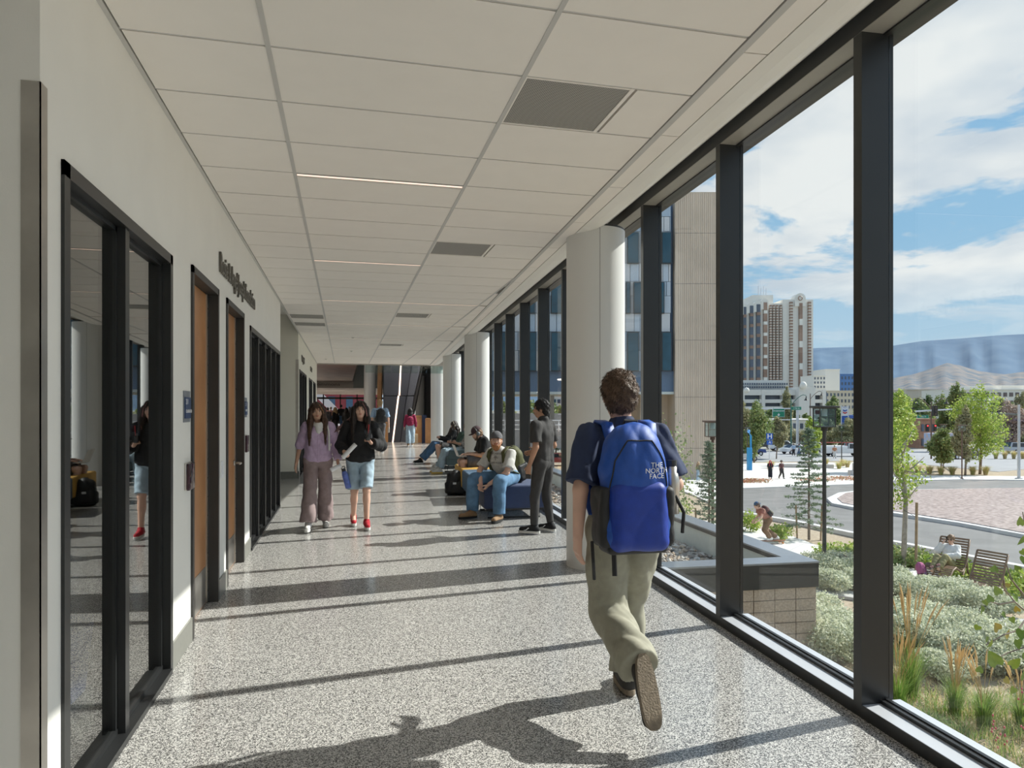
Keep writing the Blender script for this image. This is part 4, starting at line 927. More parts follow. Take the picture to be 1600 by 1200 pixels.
def lounge_chair(s, n, lab):
    t = thing('lounge_chair', W(s, n), WT, label=lab, cat='lounge chair', group='slate grey high back lounge chairs')
    mb = MB(); mb.box(-.42, .34, -.36, .36, .20, .42); mb.build('seat', M_gch, t, world=False, bevel=.05, seg=3)
    mb = MB(); mb.add([(.20, -.36, .36), (.34, -.36, .30), (.34, .36, .30), (.20, .36, .36), (.46, -.33, 1.02), (.56, -.33, .99), (.56, .33, .99), (.46, .33, 1.02)], [(0, 3, 2, 1), (4, 5, 6, 7), (0, 1, 5, 4), (1, 2, 6, 5), (2, 3, 7, 6), (3, 0, 4, 7)]); mb.build('backrest', M_gch, t, world=False, bevel=.035, seg=3)
    for sy in (-1, 1):
        mb = MB(); mb.box(-.36, .30, sy * .36 - .03, sy * .36 + .03, .36, .56); mb.build('armrest', M_gch, t, world=False, bevel=.02)
        mb = MB(); mb.tube([(-.36, sy * .30, .2), (-.40, sy * .30, .012), (.34, sy * .30, .012), (.28, sy * .30, .2)], .012, 8); mb.build('sled_leg', M_plastic, t, world=False)
    return t
lounge_chair(16.55, 1.80, 'slate grey lounge chair of the person in pale jeans and white sneakers')
lounge_chair(18.05, 1.80, 'slate grey lounge chair of the person in dark shorts')
lounge_chair(19.55, 1.80, 'slate grey lounge chair of the woman with headphones, farthest of the three')
# ------------------------------------------------------------------ outdoors: ground that falls away from the building
def gz(d):
    if d < 18: return -2.9
    if d < 62: return -2.9 - (d - 18) * (1.9 / 44)
    if d < 110: return -4.8 - (d - 62) * (0.5 / 48)
    return -5.3
def at_g(u, v):
    z = -2.9
    for _ in range(40):
        d = F * (EYE - z) / (v - V0); z = 0.5 * z + 0.5 * gz(d)
    return at_d(u, v, F * (EYE - z) / (v - V0))
def gpt(u, d, dz=0.0):
    """ground point in image column u at depth d"""
    p = at_d(u, V0, d); return Vector((p.x, p.y, gz(d) + dz))
def clip_d(poly, lo, hi):
    def half(P, k, sgn):
        out = []
        for i in range(len(P)):
            a, b = P[i], P[(i + 1) % len(P)]; da = (depth_of(a) - k) * sgn; db = (depth_of(b) - k) * sgn
            if da >= 0: out.append(a)
            if da * db < 0: out.append(a + (b - a) * (da / (da - db)))
        return out
    P = half(poly, lo, 1)
    return half(P, hi, -1) if P else P
def drape(mb, poly, dz, th=0.0, mi=0):
    for lo, hi in ((-50, 18), (18, 62), (62, 110), (110, 4000)):
        P = clip_d([Vector(p) for p in poly], lo, hi)
        if len(P) < 3: continue
        top = [Vector((p.x, p.y, gz(depth_of(p)) + dz)) for p in P]
        a = sum(top[i].x * top[(i + 1) % len(top)].y - top[(i + 1) % len(top)].x * top[i].y for i in range(len(top)))
        if a < 0: top.reverse()
        n = len(top); bot = [p - Vector((0, 0, th + 0.01)) for p in top]
        mb.add(top + bot, [tuple(range(n))] + [(i, n + i, n + (i + 1) % n, (i + 1) % n) for i in range(n)], mi)
    return mb
M_mulch = mat('gravel_mulch', (0.50, 0.41, 0.30), 0.95, col2=(0.34, 0.26, 0.18), scale=9, detail=8, bump=0.6, bscale=26)
M_conc = mat('pale_concrete', (0.70, 0.68, 0.65), 0.85, var=0.06, scale=1.5, bump=0.1, bscale=60)
M_conc2 = mat('grey_concrete', (0.50, 0.49, 0.48), 0.85, var=0.06, scale=1.5)
M_asph = mat('asphalt', (0.21, 0.205, 0.20), 0.9, var=0.12, scale=0.8, bump=0.2, bscale=50)
M_gravel = mat('island_gravel', (0.52, 0.43, 0.40), 0.95, col2=(0.20, 0.15, 0.14), scale=5, detail=12, bump=0.6, bscale=30)
gm = MB(); ds = [-60, 0, 18, 62, 110, 400, 2500]
for i, d in enumerate(ds):
    w = 900 if d < 300 else 4000
    for r in (-w, w): gm.v.append((r * CT + d * ST, -r * ST + d * CT, gz(d) - 0.03))
for i in range(len(ds) - 1): gm.f.append((2 * i, 2 * i + 1, 2 * i + 3, 2 * i + 2)); gm.mi.append(1 if ds[i] >= 110 else 0)
far_g = mat('far_ground', (0.33, 0.32, 0.28), 0.95, var=0.2, scale=0.02)
gm.build('ground', [M_mulch, far_g], kind='structure')
def gpoly(px): return [at_g(u, v) for u, v in px]
road = MB()
drape(road, gpoly([(1118, 778), (1135, 768), (1156, 763), (1335, 757), (1390, 752), (1500, 750), (1600, 751), (1800, 752), (2200, 756), (2200, 1030), (1800, 933), (1600, 892), (1390, 850), (1335, 838), (1250, 820), (1172, 806), (1130, 800), (1115, 790)]), 0.0, 0.02)
road.build('road', M_asph, kind='structure')
st = MB(); drape(st, gpoly([(1000, 706), (1800, 700), (2200, 700), (2200, 744), (1800, 737), (1600, 733), (1560, 737), (1400, 722), (1335, 720), (1180, 722), (1100, 724), (1000, 728)]), 0.0, 0.02)
st.build('street', mat('street_asphalt', (0.36, 0.36, 0.37), 0.9, var=0.06, scale=0.5), kind='structure')
plz = MB()
drape(plz, gpoly([(1020, 752), (1118, 728), (1156, 724), (1335, 723), (1400, 744), (1500, 744), (1600, 745), (2200, 750), (2200, 756.5), (1800, 753), (1600, 751), (1500, 750), (1390, 752.5), (1335, 757.5), (1156, 764), (1135, 769), (1120, 780), (1113, 789), (1085, 775), (1057, 765), (1035, 762)]), 0.06, 0.08)
plz.build('plaza', M_conc, kind='structure')
# kerbs
def strip(mb, pts, w, dz, th):
    P = [Vector(p) for p in pts]
    for a, b in zip(P[:-1], P[1:]):
        d = (b - a); d.z = 0; d.normalize(); n = Vector((-d.y, d.x, 0)) * w / 2; e = d * w * 0.2
        drape(mb, [a - n - e, b - n + e, b + n + e, a + n - e], dz, th)
M_kerb = mat('kerb_concrete', (0.72, 0.72, 0.72), 0.8, var=0.05, scale=2)
kb = MB(); strip(kb, gpoly([(1120, 789), (1130, 799), (1172, 806), (1250, 820), (1335, 838), (1390, 850), (1600, 892), (1800, 933)]), 0.28, 0.14, 0.15); kb.build('kerb', M_kerb, kind='structure')
isl = gpoly([(1292, 782), (1310, 773), (1335, 770), (1390, 768), (1480, 767), (1600, 765), (1800, 768), (2200, 790), (2200, 950), (1800, 877), (1600, 841), (1500, 822), (1390, 805), (1335, 797), (1300, 790)])
kb = MB(); drape(kb, isl, 0.14, 0.16); kb.build('kerb_island', M_kerb, kind='structure')
c_ = sum(isl, Vector()) / len(isl)
kb = MB(); drape(kb, [p + (c_ - p).normalized() * 0.55 for p in isl], 0.17, 0.03); kb.build('gravel_island', M_gravel, kind='structure')
# walks with paving joints
wk = MB(); drape(wk, gpoly([(1080, 812), (1156, 823), (1205, 831), (1240, 840), (1270, 852), (1300, 860), (1333, 869), (1390, 882), (1422, 887), (1500, 900), (1547, 910), (1588, 922), (1595, 932), (1580, 943), (1540, 946), (1500, 938), (1440, 925), (1390, 912), (1333, 886), (1279, 882), (1200, 880), (1100, 860)]), 0.05, 0.06)
walk = wk.build('path', M_conc, kind='structure')
wk = MB(); drape(wk, gpoly([(1180, 908), (1279, 917), (1333, 927), (1397, 939), (1447, 948), (1497, 955), (1580, 968), (1700, 985), (1700, 1010), (1560, 984), (1460, 962), (1400, 950), (1333, 937), (1279, 929), (1180, 920)]), 0.05, 0.06)
wk.build('path_side', M_conc2, kind='structure')
jm = MB()
for a, b in (((1156, 850), (1215, 834)), ((1235, 862), (1262, 849)), ((1300, 884), (1318, 865)), ((1400, 914), (1425, 888)), ((1470, 931), (1492, 898)), ((1520, 942), (1540, 908))):
    strip(jm, [at_g(*a), at_g(*b)], 0.02, 0.053, 0.0)
jm.build('paving_joint', M_conc2, walk, kind='stuff')

# ------------------------------------------------------------------ low roof with parapet outside the window wall
M_cop = mat('coping_metal', (0.30, 0.33, 0.37), 0.35, metal=0.5, var=0.05)
M_fas = mat('fascia_metal', (0.055, 0.055, 0.055), 0.4, metal=0.2, var=0.05)
M_inner = mat('membrane', (0.66, 0.72, 0.70), 0.6, var=0.03)
M_block = mat('split_block', (0.52, 0.43, 0.34), 0.95, var=0.16, scale=30, bump=0.5, bscale=60)
M_mort = mat('mortar', (0.24, 0.21, 0.18), 0.95, var=0.05)
ter = thing('low_roof', W(12, 5), kind='structure')
RS0, RS1, RN0, RN1 = 10.92, 48.0, DW + 0.3, 7.45
mb = MB(); wb(mb, RS0 + 0.05, RS1, RN0, RN1 - 0.05, -5.5, -1.72); mb.build('mortar_core', M_mort, ter)
mb = MB(); wb(mb, RS0 + 0.10, RS1, RN1 - 0.42, RN1 - 0.08, -1.72, -1.2); wb(mb, RS0 + 0.10, RS0 + 0.42, RN0, RN1 - 0.1, -1.72, -1.2); mb.build('inner_face', M_inner, ter)
mb = MB(); wb(mb, RS0, RS1, RN1 - 0.45, RN1, -1.16, -1.13); mb.build('coping', M_cop, ter)
mb = MB(); wb(mb, RS0, RS0 + 0.45, RN0, RN1 - 0.45, -1.16, -1.13); mb.build('coping', M_cop, ter)
mb = MB(); wb(mb, RS0 + 0.01, RS1, RN1 - 0.03, RN1 - 0.01, -1.58, -1.16); wb(mb, RS0 + 0.01, RS0 + 0.03, RN0, RN1 - 0.02, -1.58, -1.16)
wb(mb, RS0 + 0.43, RS1, RN1 - 0.44, RN1 - 0.42, -1.24, -1.16); wb(mb, RS0 + 0.42, RS0 + 0.44, RN0, RN1 - 0.44, -1.24, -1.16); mb.build('fascia', M_fas, ter)
bw, bh = 0.40, 0.20
n_ = RN0
while n_ < RN1 - 0.06:
    n2 = min(n_ + bw, RN1 - 0.04)
    for r in range(8):
        z0 = -1.58 - (r + 1) * bh; e = random.uniform(-0.004, 0.006)
        mb = MB(); wb(mb, RS0 + 0.03 - e, RS0 + 0.08, n_ + 0.007, n2 - 0.007, z0 + 0.006, z0 + bh - 0.006); mb.build('block', M_block, ter)
    n_ += bw
s_ = RS0 + 0.06
for k in range(12):
    for r in range(8):
        z0 = -1.58 - (r + 1) * bh
        mb = MB(); wb(mb, s_ + 0.007, s_ + bw - 0.007, RN1 - 0.08, RN1 - 0.03, z0 + 0.006, z0 + bh - 0.006); mb.build('block', M_block, ter)
    s_ += bw
def pebbles(name, n, s0, s1, n0, n1, z, r0, r1, mats, seed, parent=None):
    rng = np.random.default_rng(seed)
    base = np.array([(1, 0, 0), (-1, 0, 0), (0, 1, 0), (0, -1, 0), (0, 0, 1), (0.6, 0.6, .5), (-.6, .6, .5), (-.6, -.6, .5), (.6, -.6, .5)], float)
    faces = np.array([(0, 2, 5), (2, 1, 6), (1, 3, 7), (3, 0, 8), (5, 2, 6), (6, 1, 7), (7, 3, 8), (8, 0, 5), (4, 5, 6), (4, 6, 7), (4, 7, 8), (4, 8, 5)])
    V = []; Fc = []; MI = []
    for i in range(n):
        s = s0 + (s1 - s0) * rng.random() ** 1.6; nn = rng.uniform(n0, n1); r = rng.uniform(r0, r1)
        a = rng.uniform(0, 6.28); ca, sa = math.cos(a), math.sin(a)
        sc = base * np.array([r * rng.uniform(.8, 1.3), r * rng.uniform(.7, 1.1), r * rng.uniform(.5, .9)]) * rng.uniform(.85, 1.15, (9, 1))
        p = W(s, nn, z + rng.uniform(0, r * .6))
        x = sc[:, 0] * ca - sc[:, 1] * sa + p.x; y = sc[:, 0] * sa + sc[:, 1] * ca + p.y; zz = sc[:, 2] + p.z
        V.append(np.stack([x, y, zz], 1)); Fc.append(faces + 9 * i); MI += [rng.integers(0, len(mats))] * 12
    me = bpy.data.meshes.new(name); me.from_pydata(np.concatenate(V).tolist(), [], np.concatenate(Fc).tolist()); me.polygons.foreach_set('material_index', MI)
    return link(name, me, mats, parent, world=parent is not None, kind='stuff')
rock_m = [mat('rock_a', (0.44, 0.40, 0.35), 0.9, var=0.1), mat('rock_b', (0.62, 0.59, 0.54), 0.9, var=0.1), mat('rock_c', (0.30, 0.24, 0.20), 0.9, var=0.1), mat('rock_d', (0.52, 0.40, 0.29), 0.9, var=0.1)]
mb = MB(); wb(mb, RS0 + 0.4, RS1, RN0, RN1 - 0.4, -1.73, -1.70); mb.build('roof_bed', mat('roof_gravel', (0.42, 0.37, 0.32), 0.95, col2=(0.22, 0.19, 0.16), scale=18, detail=8, bump=0.6, bscale=30), ter)
pebbles('river_stones', 5200, RS0 + 0.45, 30, RN0 + 0.1, RN1 - 0.5, -1.71, 0.035, 0.085, rock_m, 3, ter)

# ------------------------------------------------------------------ foliage helpers
def leaf_cloud(name, blobs, n, size, mats, parent=None, seed=0, shape=1.0, flat=0.0, kind='stuff', shell=0.5, droop=0.0):
    """n small folded leaves spread through ellipsoids; blobs: (centre, radii)"""
    rng = np.random.default_rng(seed); vol = np.array([r[0] * r[1] * r[2] for c, r in blobs]) ** 0.7; vol /= vol.sum()
    idx = rng.choice(len(blobs), n, p=vol); Cn = np.array([tuple(c) for c, r in blobs])[idx]; R = np.array([tuple(r) for c, r in blobs])[idx]
    d = rng.normal(size=(n, 3)); d /= np.linalg.norm(d, axis=1)[:, None]
    rad = (shell + (1 - shell) * rng.random(n)) ** 0.7 * (1 + 0.12 * rng.normal(size=n))
    P = Cn + d * R * rad[:, None]
    a = rng.normal(size=(n, 3)); a[:, 2] = a[:, 2] * (1 - flat) - droop; a /= np.linalg.norm(a, axis=1)[:, None]
    b = np.cross(a, d + 0.6 * rng.normal(size=(n, 3))); b /= np.linalg.norm(b, axis=1)[:, None] + 1e-9
    s = size * rng.uniform(0.6, 1.3, n)[:, None]; L = a * s; Bv = b * s * 0.42 * shape; up = np.cross(a, b) * s * 0.12
    V = np.stack([P - L * .5, P + Bv + up, P + L * .5, P - Bv + up], 1).reshape(-1, 3)
    me = bpy.data.meshes.new(name); me.vertices.add(4 * n); me.vertices.foreach_set('co', V.ravel())
    me.loops.add(4 * n); me.loops.foreach_set('vertex_index', np.arange(4 * n)); me.polygons.add(n)
    me.polygons.foreach_set('loop_start', np.arange(n) * 4)
    me.polygons.foreach_set('material_index', rng.integers(0, len(mats), n)); me.update(calc_edges=True); me.validate()
    return link(name, me, mats, parent, world=parent is not None, kind=kind)
def leafm(name, c, tr=0.3):
    if name in MATS: return MATS[name]
    m = mat(name, c, 0.6, var=0.12, scale=3); nt = m.node_tree; b = nt.nodes['Principled BSDF']; out = nt.nodes['Material Output']
    t = nt.nodes.new('ShaderNodeBsdfTranslucent'); t.inputs[0].default_value = (*[min(1, q * 1.3) for q in c], 1); mx = nt.nodes.new('ShaderNodeMixShader'); mx.inputs[0].default_value = tr
    nt.links.new(b.outputs[0], mx.inputs[1]); nt.links.new(t.outputs[0], mx.inputs[2]); nt.links.new(mx.outputs[0], out.inputs[0]); return m
G_dark = [leafm('leaf_dark_a', (0.10, 0.15, 0.05)), leafm('leaf_dark_b', (0.15, 0.20, 0.07)), leafm('leaf_dark_c', (0.07, 0.10, 0.045))]
G_mid = [leafm('leaf_mid_a', (0.22, 0.29, 0.10)), leafm('leaf_mid_b', (0.16, 0.23, 0.08)), leafm('leaf_mid_c', (0.28, 0.31, 0.12))]
G_lime = [leafm('leaf_lime_a', (0.36, 0.46, 0.08)), leafm('leaf_lime_b', (0.24, 0.36, 0.06)), leafm('leaf_lime_c', (0.48, 0.54, 0.14))]
G_olive = [leafm('leaf_olive_a', (0.33, 0.32, 0.17)), leafm('leaf_olive_b', (0.24, 0.25, 0.13)), leafm('leaf_olive_c', (0.40, 0.37, 0.22))]
G_silver = [leafm('leaf_silver_a', (0.60, 0.62, 0.46)), leafm('leaf_silver_b', (0.44, 0.48, 0.34)), leafm('leaf_silver_c', (0.72, 0.73, 0.58))]
G_con = [leafm('leaf_con_a', (0.20, 0.27, 0.18)), leafm('leaf_con_b', (0.28, 0.35, 0.24)), leafm('leaf_con_c', (0.14, 0.20, 0.13))]
G_red = [leafm('leaf_red_a', (0.45, 0.20, 0.13)), leafm('leaf_red_b', (0.35, 0.26, 0.14))]
M_bark = mat('bark', (0.24, 0.19, 0.15), 0.9, var=0.2, scale=12, bump=0.3)
M_bark2 = mat('bark_grey', (0.42, 0.38, 0.33), 0.9, var=0.2, scale=12, bump=0.3)
M_stake = mat('stake_wood', (0.36, 0.25, 0.15), 0.85, var=0.1)
def blobs_crown(p, rx, h, z0, n, rng):
    out = []
    for i in range(n):
        t = (i + 0.5) / n; zz = z0 + h * t; w = math.sin(PI * min(1, 0.12 + 0.86 * t)) ** 0.6
        a = rng.uniform(0, 2 * PI); q = rng.uniform(0.15, 0.55) * rx * w
        out.append((Vector((p.x + math.cos(a) * q, p.y + math.sin(a) * q, p.z + zz)), (rx * w * rng.uniform(.4, .6), rx * w * rng.uniform(.4, .6), h * rng.uniform(.12, .2))))
    return out
def tree(p, h, rx, label, mats, n=3000, size=0.3, trunk=0.25, name='tree', group=None, z0=None, blobs=9, seed=1, bark=None, cat='tree'):
    rng = random.Random(seed); p = Vector(p); t = thing(name, p, label=label, cat=cat, group=group)
    z0 = h * trunk if z0 is None else z0
    mb = MB(); r = max(0.03, h * 0.016)
    mb.tube([p - Vector((0, 0, .1)), p + Vector((0.02 * h, 0, z0)), p + Vector((0.0, 0.01 * h, h * 0.75))], [r, r * .8, r * .25], 8)
    for k in range(7):
        zz = z0 + (h * .6 - z0 * .5) * k / 7; a = k * 2.4 + seed; e = rx * 0.6
        mb.tube([p + Vector((0, 0, zz)), p + Vector((math.cos(a) * e * .5, math.sin(a) * e * .5, zz + e * .35)), p + Vector((math.cos(a) * e, math.sin(a) * e, zz + e * .9))], [r * .45, r * .3, r * .12], 5)
    mb.build('trunk', bark or M_bark, t, smooth=True)
    leaf_cloud('foliage', blobs_crown(p, rx, h - z0, z0, blobs, rng), n, size, mats, t, seed)
    return t
def stakes(t, p, h, off=0.35):
    for sx in (-1, 1):
        q = Vector(p) + Vector((off * sx * CT, -off * sx * ST, 0)); mb = MB(); mb.cyl(q - Vector((0, 0, .1)), q + Vector((0.06 * sx, 0, h)), 0.03, n=8); mb.build('stake', M_stake, t)

# ------------------------------------------------------------------ near planting
def silver_shrub(i, u, d, w, h, lab):
    p = gpt(u, d, 0.0); t = thing('silver_shrub', p, label=lab, cat='shrub', group='silvery shrubs outside the windows')
    rng = random.Random(i); bl = []
    for k in range(9): bl.append((p + Vector((rng.uniform(-.5, .5) * w, rng.uniform(-.5, .5) * w * .8, h * rng.uniform(.3, .62))), (w * .26, w * .26, h * rng.uniform(.26, .4))))
    leaf_cloud('foliage', bl, int(5200 * w * w / 0.8) + 1500, 0.055, G_silver, t, i, shape=0.7, shell=0.72, droop=-0.7)
    mb = MB()
    for k in range(8):
        a = k * 0.8; mb.tube([p, p + Vector((math.cos(a) * w * .18, math.sin(a) * w * .18, h * .3)), p + Vector((math.cos(a) * w * .34, math.sin(a) * w * .34, h * .6))], [.012, .009, .004], 4)
    mb.build('stems', M_bark2, t)
SH = [
 (1402, 16.4, 1.1, .62, 'silvery shrub at the left end of the row before the wooden loungers'),
 (1440, 16.0, 1.2, .66, 'silvery shrub second from the left in the row before the loungers'),
 (1478, 15.6, 1.25, .68, 'round silvery shrub in the row below the lounging woman'),
 (1512, 15.2, 1.2, .66, 'silvery shrub in the row just left of the empty tall-backed lounger'),
 (1543, 14.9, 0.9, .50, 'low silvery shrub at the right end of the row before the loungers'),
 (1300, 18.4, 1.3, .66, 'silvery shrub at the corner of the low roof by the walkway'),
 (1325, 16.8, 1.1, .60, 'silvery shrub between the two paths, left of the dark window post'),
 (1300, 13.7, 1.5, .80, 'large silvery shrub beside the block wall, below the side path'),
 (1322, 12.6, 1.5, .78, 'large silvery shrub low by the sill, left of the dark window post'),
 (1404, 13.6, 1.2, .85, 'tall silvery shrub just right of the dark window post'),
 (1440, 13.1, 1.3, .80, 'silvery shrub behind the reed grass plumes'),
 (1482, 12.7, 1.4, .70, 'broad silvery shrub in the middle of the near bed'),
 (1530, 12.3, 1.4, .75, 'silvery shrub with an upright crown right of the middle of the near bed'),
 (1578, 12.0, 1.3, .70, 'silvery shrub behind the heart shaped leaves'),
 (1500, 11.5, 1.1, .45, 'low silvery shrub right behind the middle reed grass'),
 (1610, 11.4, 1.2, .6, 'silvery shrub at the far right frame edge of the near bed')]
for i, (u, d, w, h, lab) in enumerate(SH): silver_shrub(i, u, d, w, h, lab)
M_blade = [leafm('blade_a', (0.22, 0.36, 0.07)), leafm('blade_b', (0.35, 0.44, 0.12)), leafm('blade_c', (0.15, 0.26, 0.05))]
M_dry = [leafm('straw_a', (0.72, 0.55, 0.30)), leafm('straw_b', (0.60, 0.46, 0.24))]
def blades(name, p, n, h, spread, w, mats, parent, seed, curl=0.5):
    rng = np.random.default_rng(seed); V = []; Fc = []; MI = []
    for i in range(n):
        a = rng.uniform(0, 6.283); r0 = rng.random() * spread * 0.25; r1 = spread * rng.uniform(0.3, 1.0); hh = h * rng.uniform(0.6, 1.05); ca, sa = math.cos(a), math.sin(a)
        b = len(V)
        for t, q in ((0, 0), (0.45, 0.35), (0.8, 0.75), (1.0, 1.15)):
            rr = r0 + (r1 - r0) * q ** 1.6; z = hh * (t - curl * max(0, t - .6) ** 2); ww = w * (1 - t * .85)
            V.append((p.x + ca * rr - sa * ww, p.y + sa * rr + ca * ww, p.z + z)); V.append((p.x + ca * rr + sa * ww, p.y + sa * rr - ca * ww, p.z + z))
        for k in range(3): Fc.append((b + 2 * k, b + 2 * k + 1, b + 2 * k + 3, b + 2 * k + 2))
        MI += [int(rng.integers(0, len(mats)))] * 3
    me = bpy.data.meshes.new(name); me.from_pydata(V, [], Fc); me.polygons.foreach_set('material_index', MI)
    return link(name, me, mats, parent, world=True, kind='stuff')
def reed_grass(u, d, h, sp, npl, lab, seed):
    p = gpt(u, d); t = thing('reed_grass', p, label=lab, cat='ornamental grass', group='feather reed grasses by the window')
    blades('blades', p, 260, h * .62, sp, 0.006, M_blade, t, seed)
    rng = random.Random(seed); mb = MB()
    for k in range(npl):
        a = rng.uniform(0, 6.28); r = sp * rng.uniform(.2, .9); hh = h * rng.uniform(.8, 1.05); q = p + Vector((math.cos(a) * r, math.sin(a) * r, hh)); m_ = p + Vector((math.cos(a) * r * .35, math.sin(a) * r * .35, hh * .6))
        e = q + Vector((math.cos(a) * r * .25, math.sin(a) * r * .25, h * .10))
        mb.tube([p, m_, q - (q - m_) * .35], 0.003, 4, mi=1)
        mb.tube([q - (q - m_) * .35, q - (q - m_) * .15, q, e], [.004, .013, .010, .002], 5)
    mb.build('plumes', M_dry, t, kind='stuff'); return t
RG = [(1422, 10.6, 1.55, .50, 26, 'tallest feathery reed grass next to the dark window post'), (1402, 10.0, 1.15, .35, 16, 'reed grass clump tight against the dark window post'), (1492, 9.9, 1.02, .30, 24, 'dense tan reed grass clump in the middle of the near bed'),
      (1537, 9.6, .95, .32, 10, 'thin green reed grass right of the dense tan clump'), (1596, 9.6, .85, .30, 8, 'reed grass clump at the right frame edge by the pink flowers'), (1448, 9.3, .55, .35, 0, 'low bright green grass tuft at the foot of the tall reed grass')]
for i, (u, d, h, sp, npl, lab) in enumerate(RG): reed_grass(u, d, h, sp, npl, lab, 40 + i)
def tuft_field(name, N, u0, u1, d0, d1, h, mats, seed, label):
    rng = random.Random(seed); V = []; Fc = []; MI = []
    for _ in range(N):
        u = rng.uniform(u0, u1); d = rng.uniform(d0, d1); p = gpt(u, d)
        for k in range(12):
            a = rng.uniform(0, 6.28); r = rng.uniform(.04, .2); hh = h * rng.uniform(.4, 1); w = .006; b = len(V); ca, sa = math.cos(a), math.sin(a); ox, oy = rng.uniform(-.1, .1), rng.uniform(-.1, .1)
            for t in (0, .6, 1.0): 
                rr = r * t ** 2; V.append((p.x + ox + ca * rr - sa * w * (1 - t * .8), p.y + oy + sa * rr + ca * w * (1 - t * .8), p.z + hh * t * (1 - .25 * t))); V.append((p.x + ox + ca * rr + sa * w * (1 - t * .8), p.y + oy + sa * rr - ca * w * (1 - t * .8), p.z + hh * t * (1 - .25 * t)))
            for k2 in range(2): Fc.append((b + 2 * k2, b + 2 * k2 + 1, b + 2 * k2 + 3, b + 2 * k2 + 2))
            MI += [rng.randrange(len(mats))] * 2
    me = bpy.data.meshes.new(name); me.from_pydata(V, [], Fc); me.polygons.foreach_set('material_index', MI)
    return link(name, me, mats, None, kind='stuff', label=label, cat='grass')
tuft_field('meadow_grass', 650, 1330, 1680, 7.0, 10.6, 0.32, M_blade + [M_dry[1]], 5, 'low green and straw coloured grass growing under the sill at the lower right')
tuft_field('straw_litter', 500, 1340, 1700, 7.5, 11.8, 0.14, M_dry + [leafm('blade_d', (0.5, 0.5, 0.25))], 6, 'short pale straw litter between the grasses and shrubs')
# pink penstemon flowers
def flower(u, d, h, lab, seed):
    p = gpt(u, d); t = thing('pink_flower', p, label=lab, cat='flower', group='small pink flowers in the grass'); rng = random.Random(seed)
    mb = MB(); mb.tube([p, p + Vector((.03, .02, h * .6)), p + Vector((.06, .0, h))], .003, 4); mb.build('stem', M_blade[2], t)
    mb = MB()
    for k in range(5):
        q = p + Vector((.06 + rng.uniform(-.05, .05), rng.uniform(-.05, .05), h - k * .05)); mb.ell(q, (.013, .013, .018), 6, 4)
    mb.build('petals', mat('petal_pink', (0.75, 0.16, 0.22), 0.6, var=0.1), t, kind='stuff')
for i, (u, d, h, lab) in enumerate(((1545, 9.0, .42, 'pink flower low in the grass, third from the right'), (1552, 8.8, .34, 'lower pink flower just right of the thin reed grass'), (1564, 8.9, .30, 'pink flower between the two upper groups of pink flowers'), (1594, 9.4, .62, 'highest pink flower at the right frame edge'), (1593, 9.0, .40, 'pink flower at the right frame edge below the highest one'), (1540, 8.3, .28, 'lowest pink flower, close to the window sill'))): flower(u, d, h, lab, i)
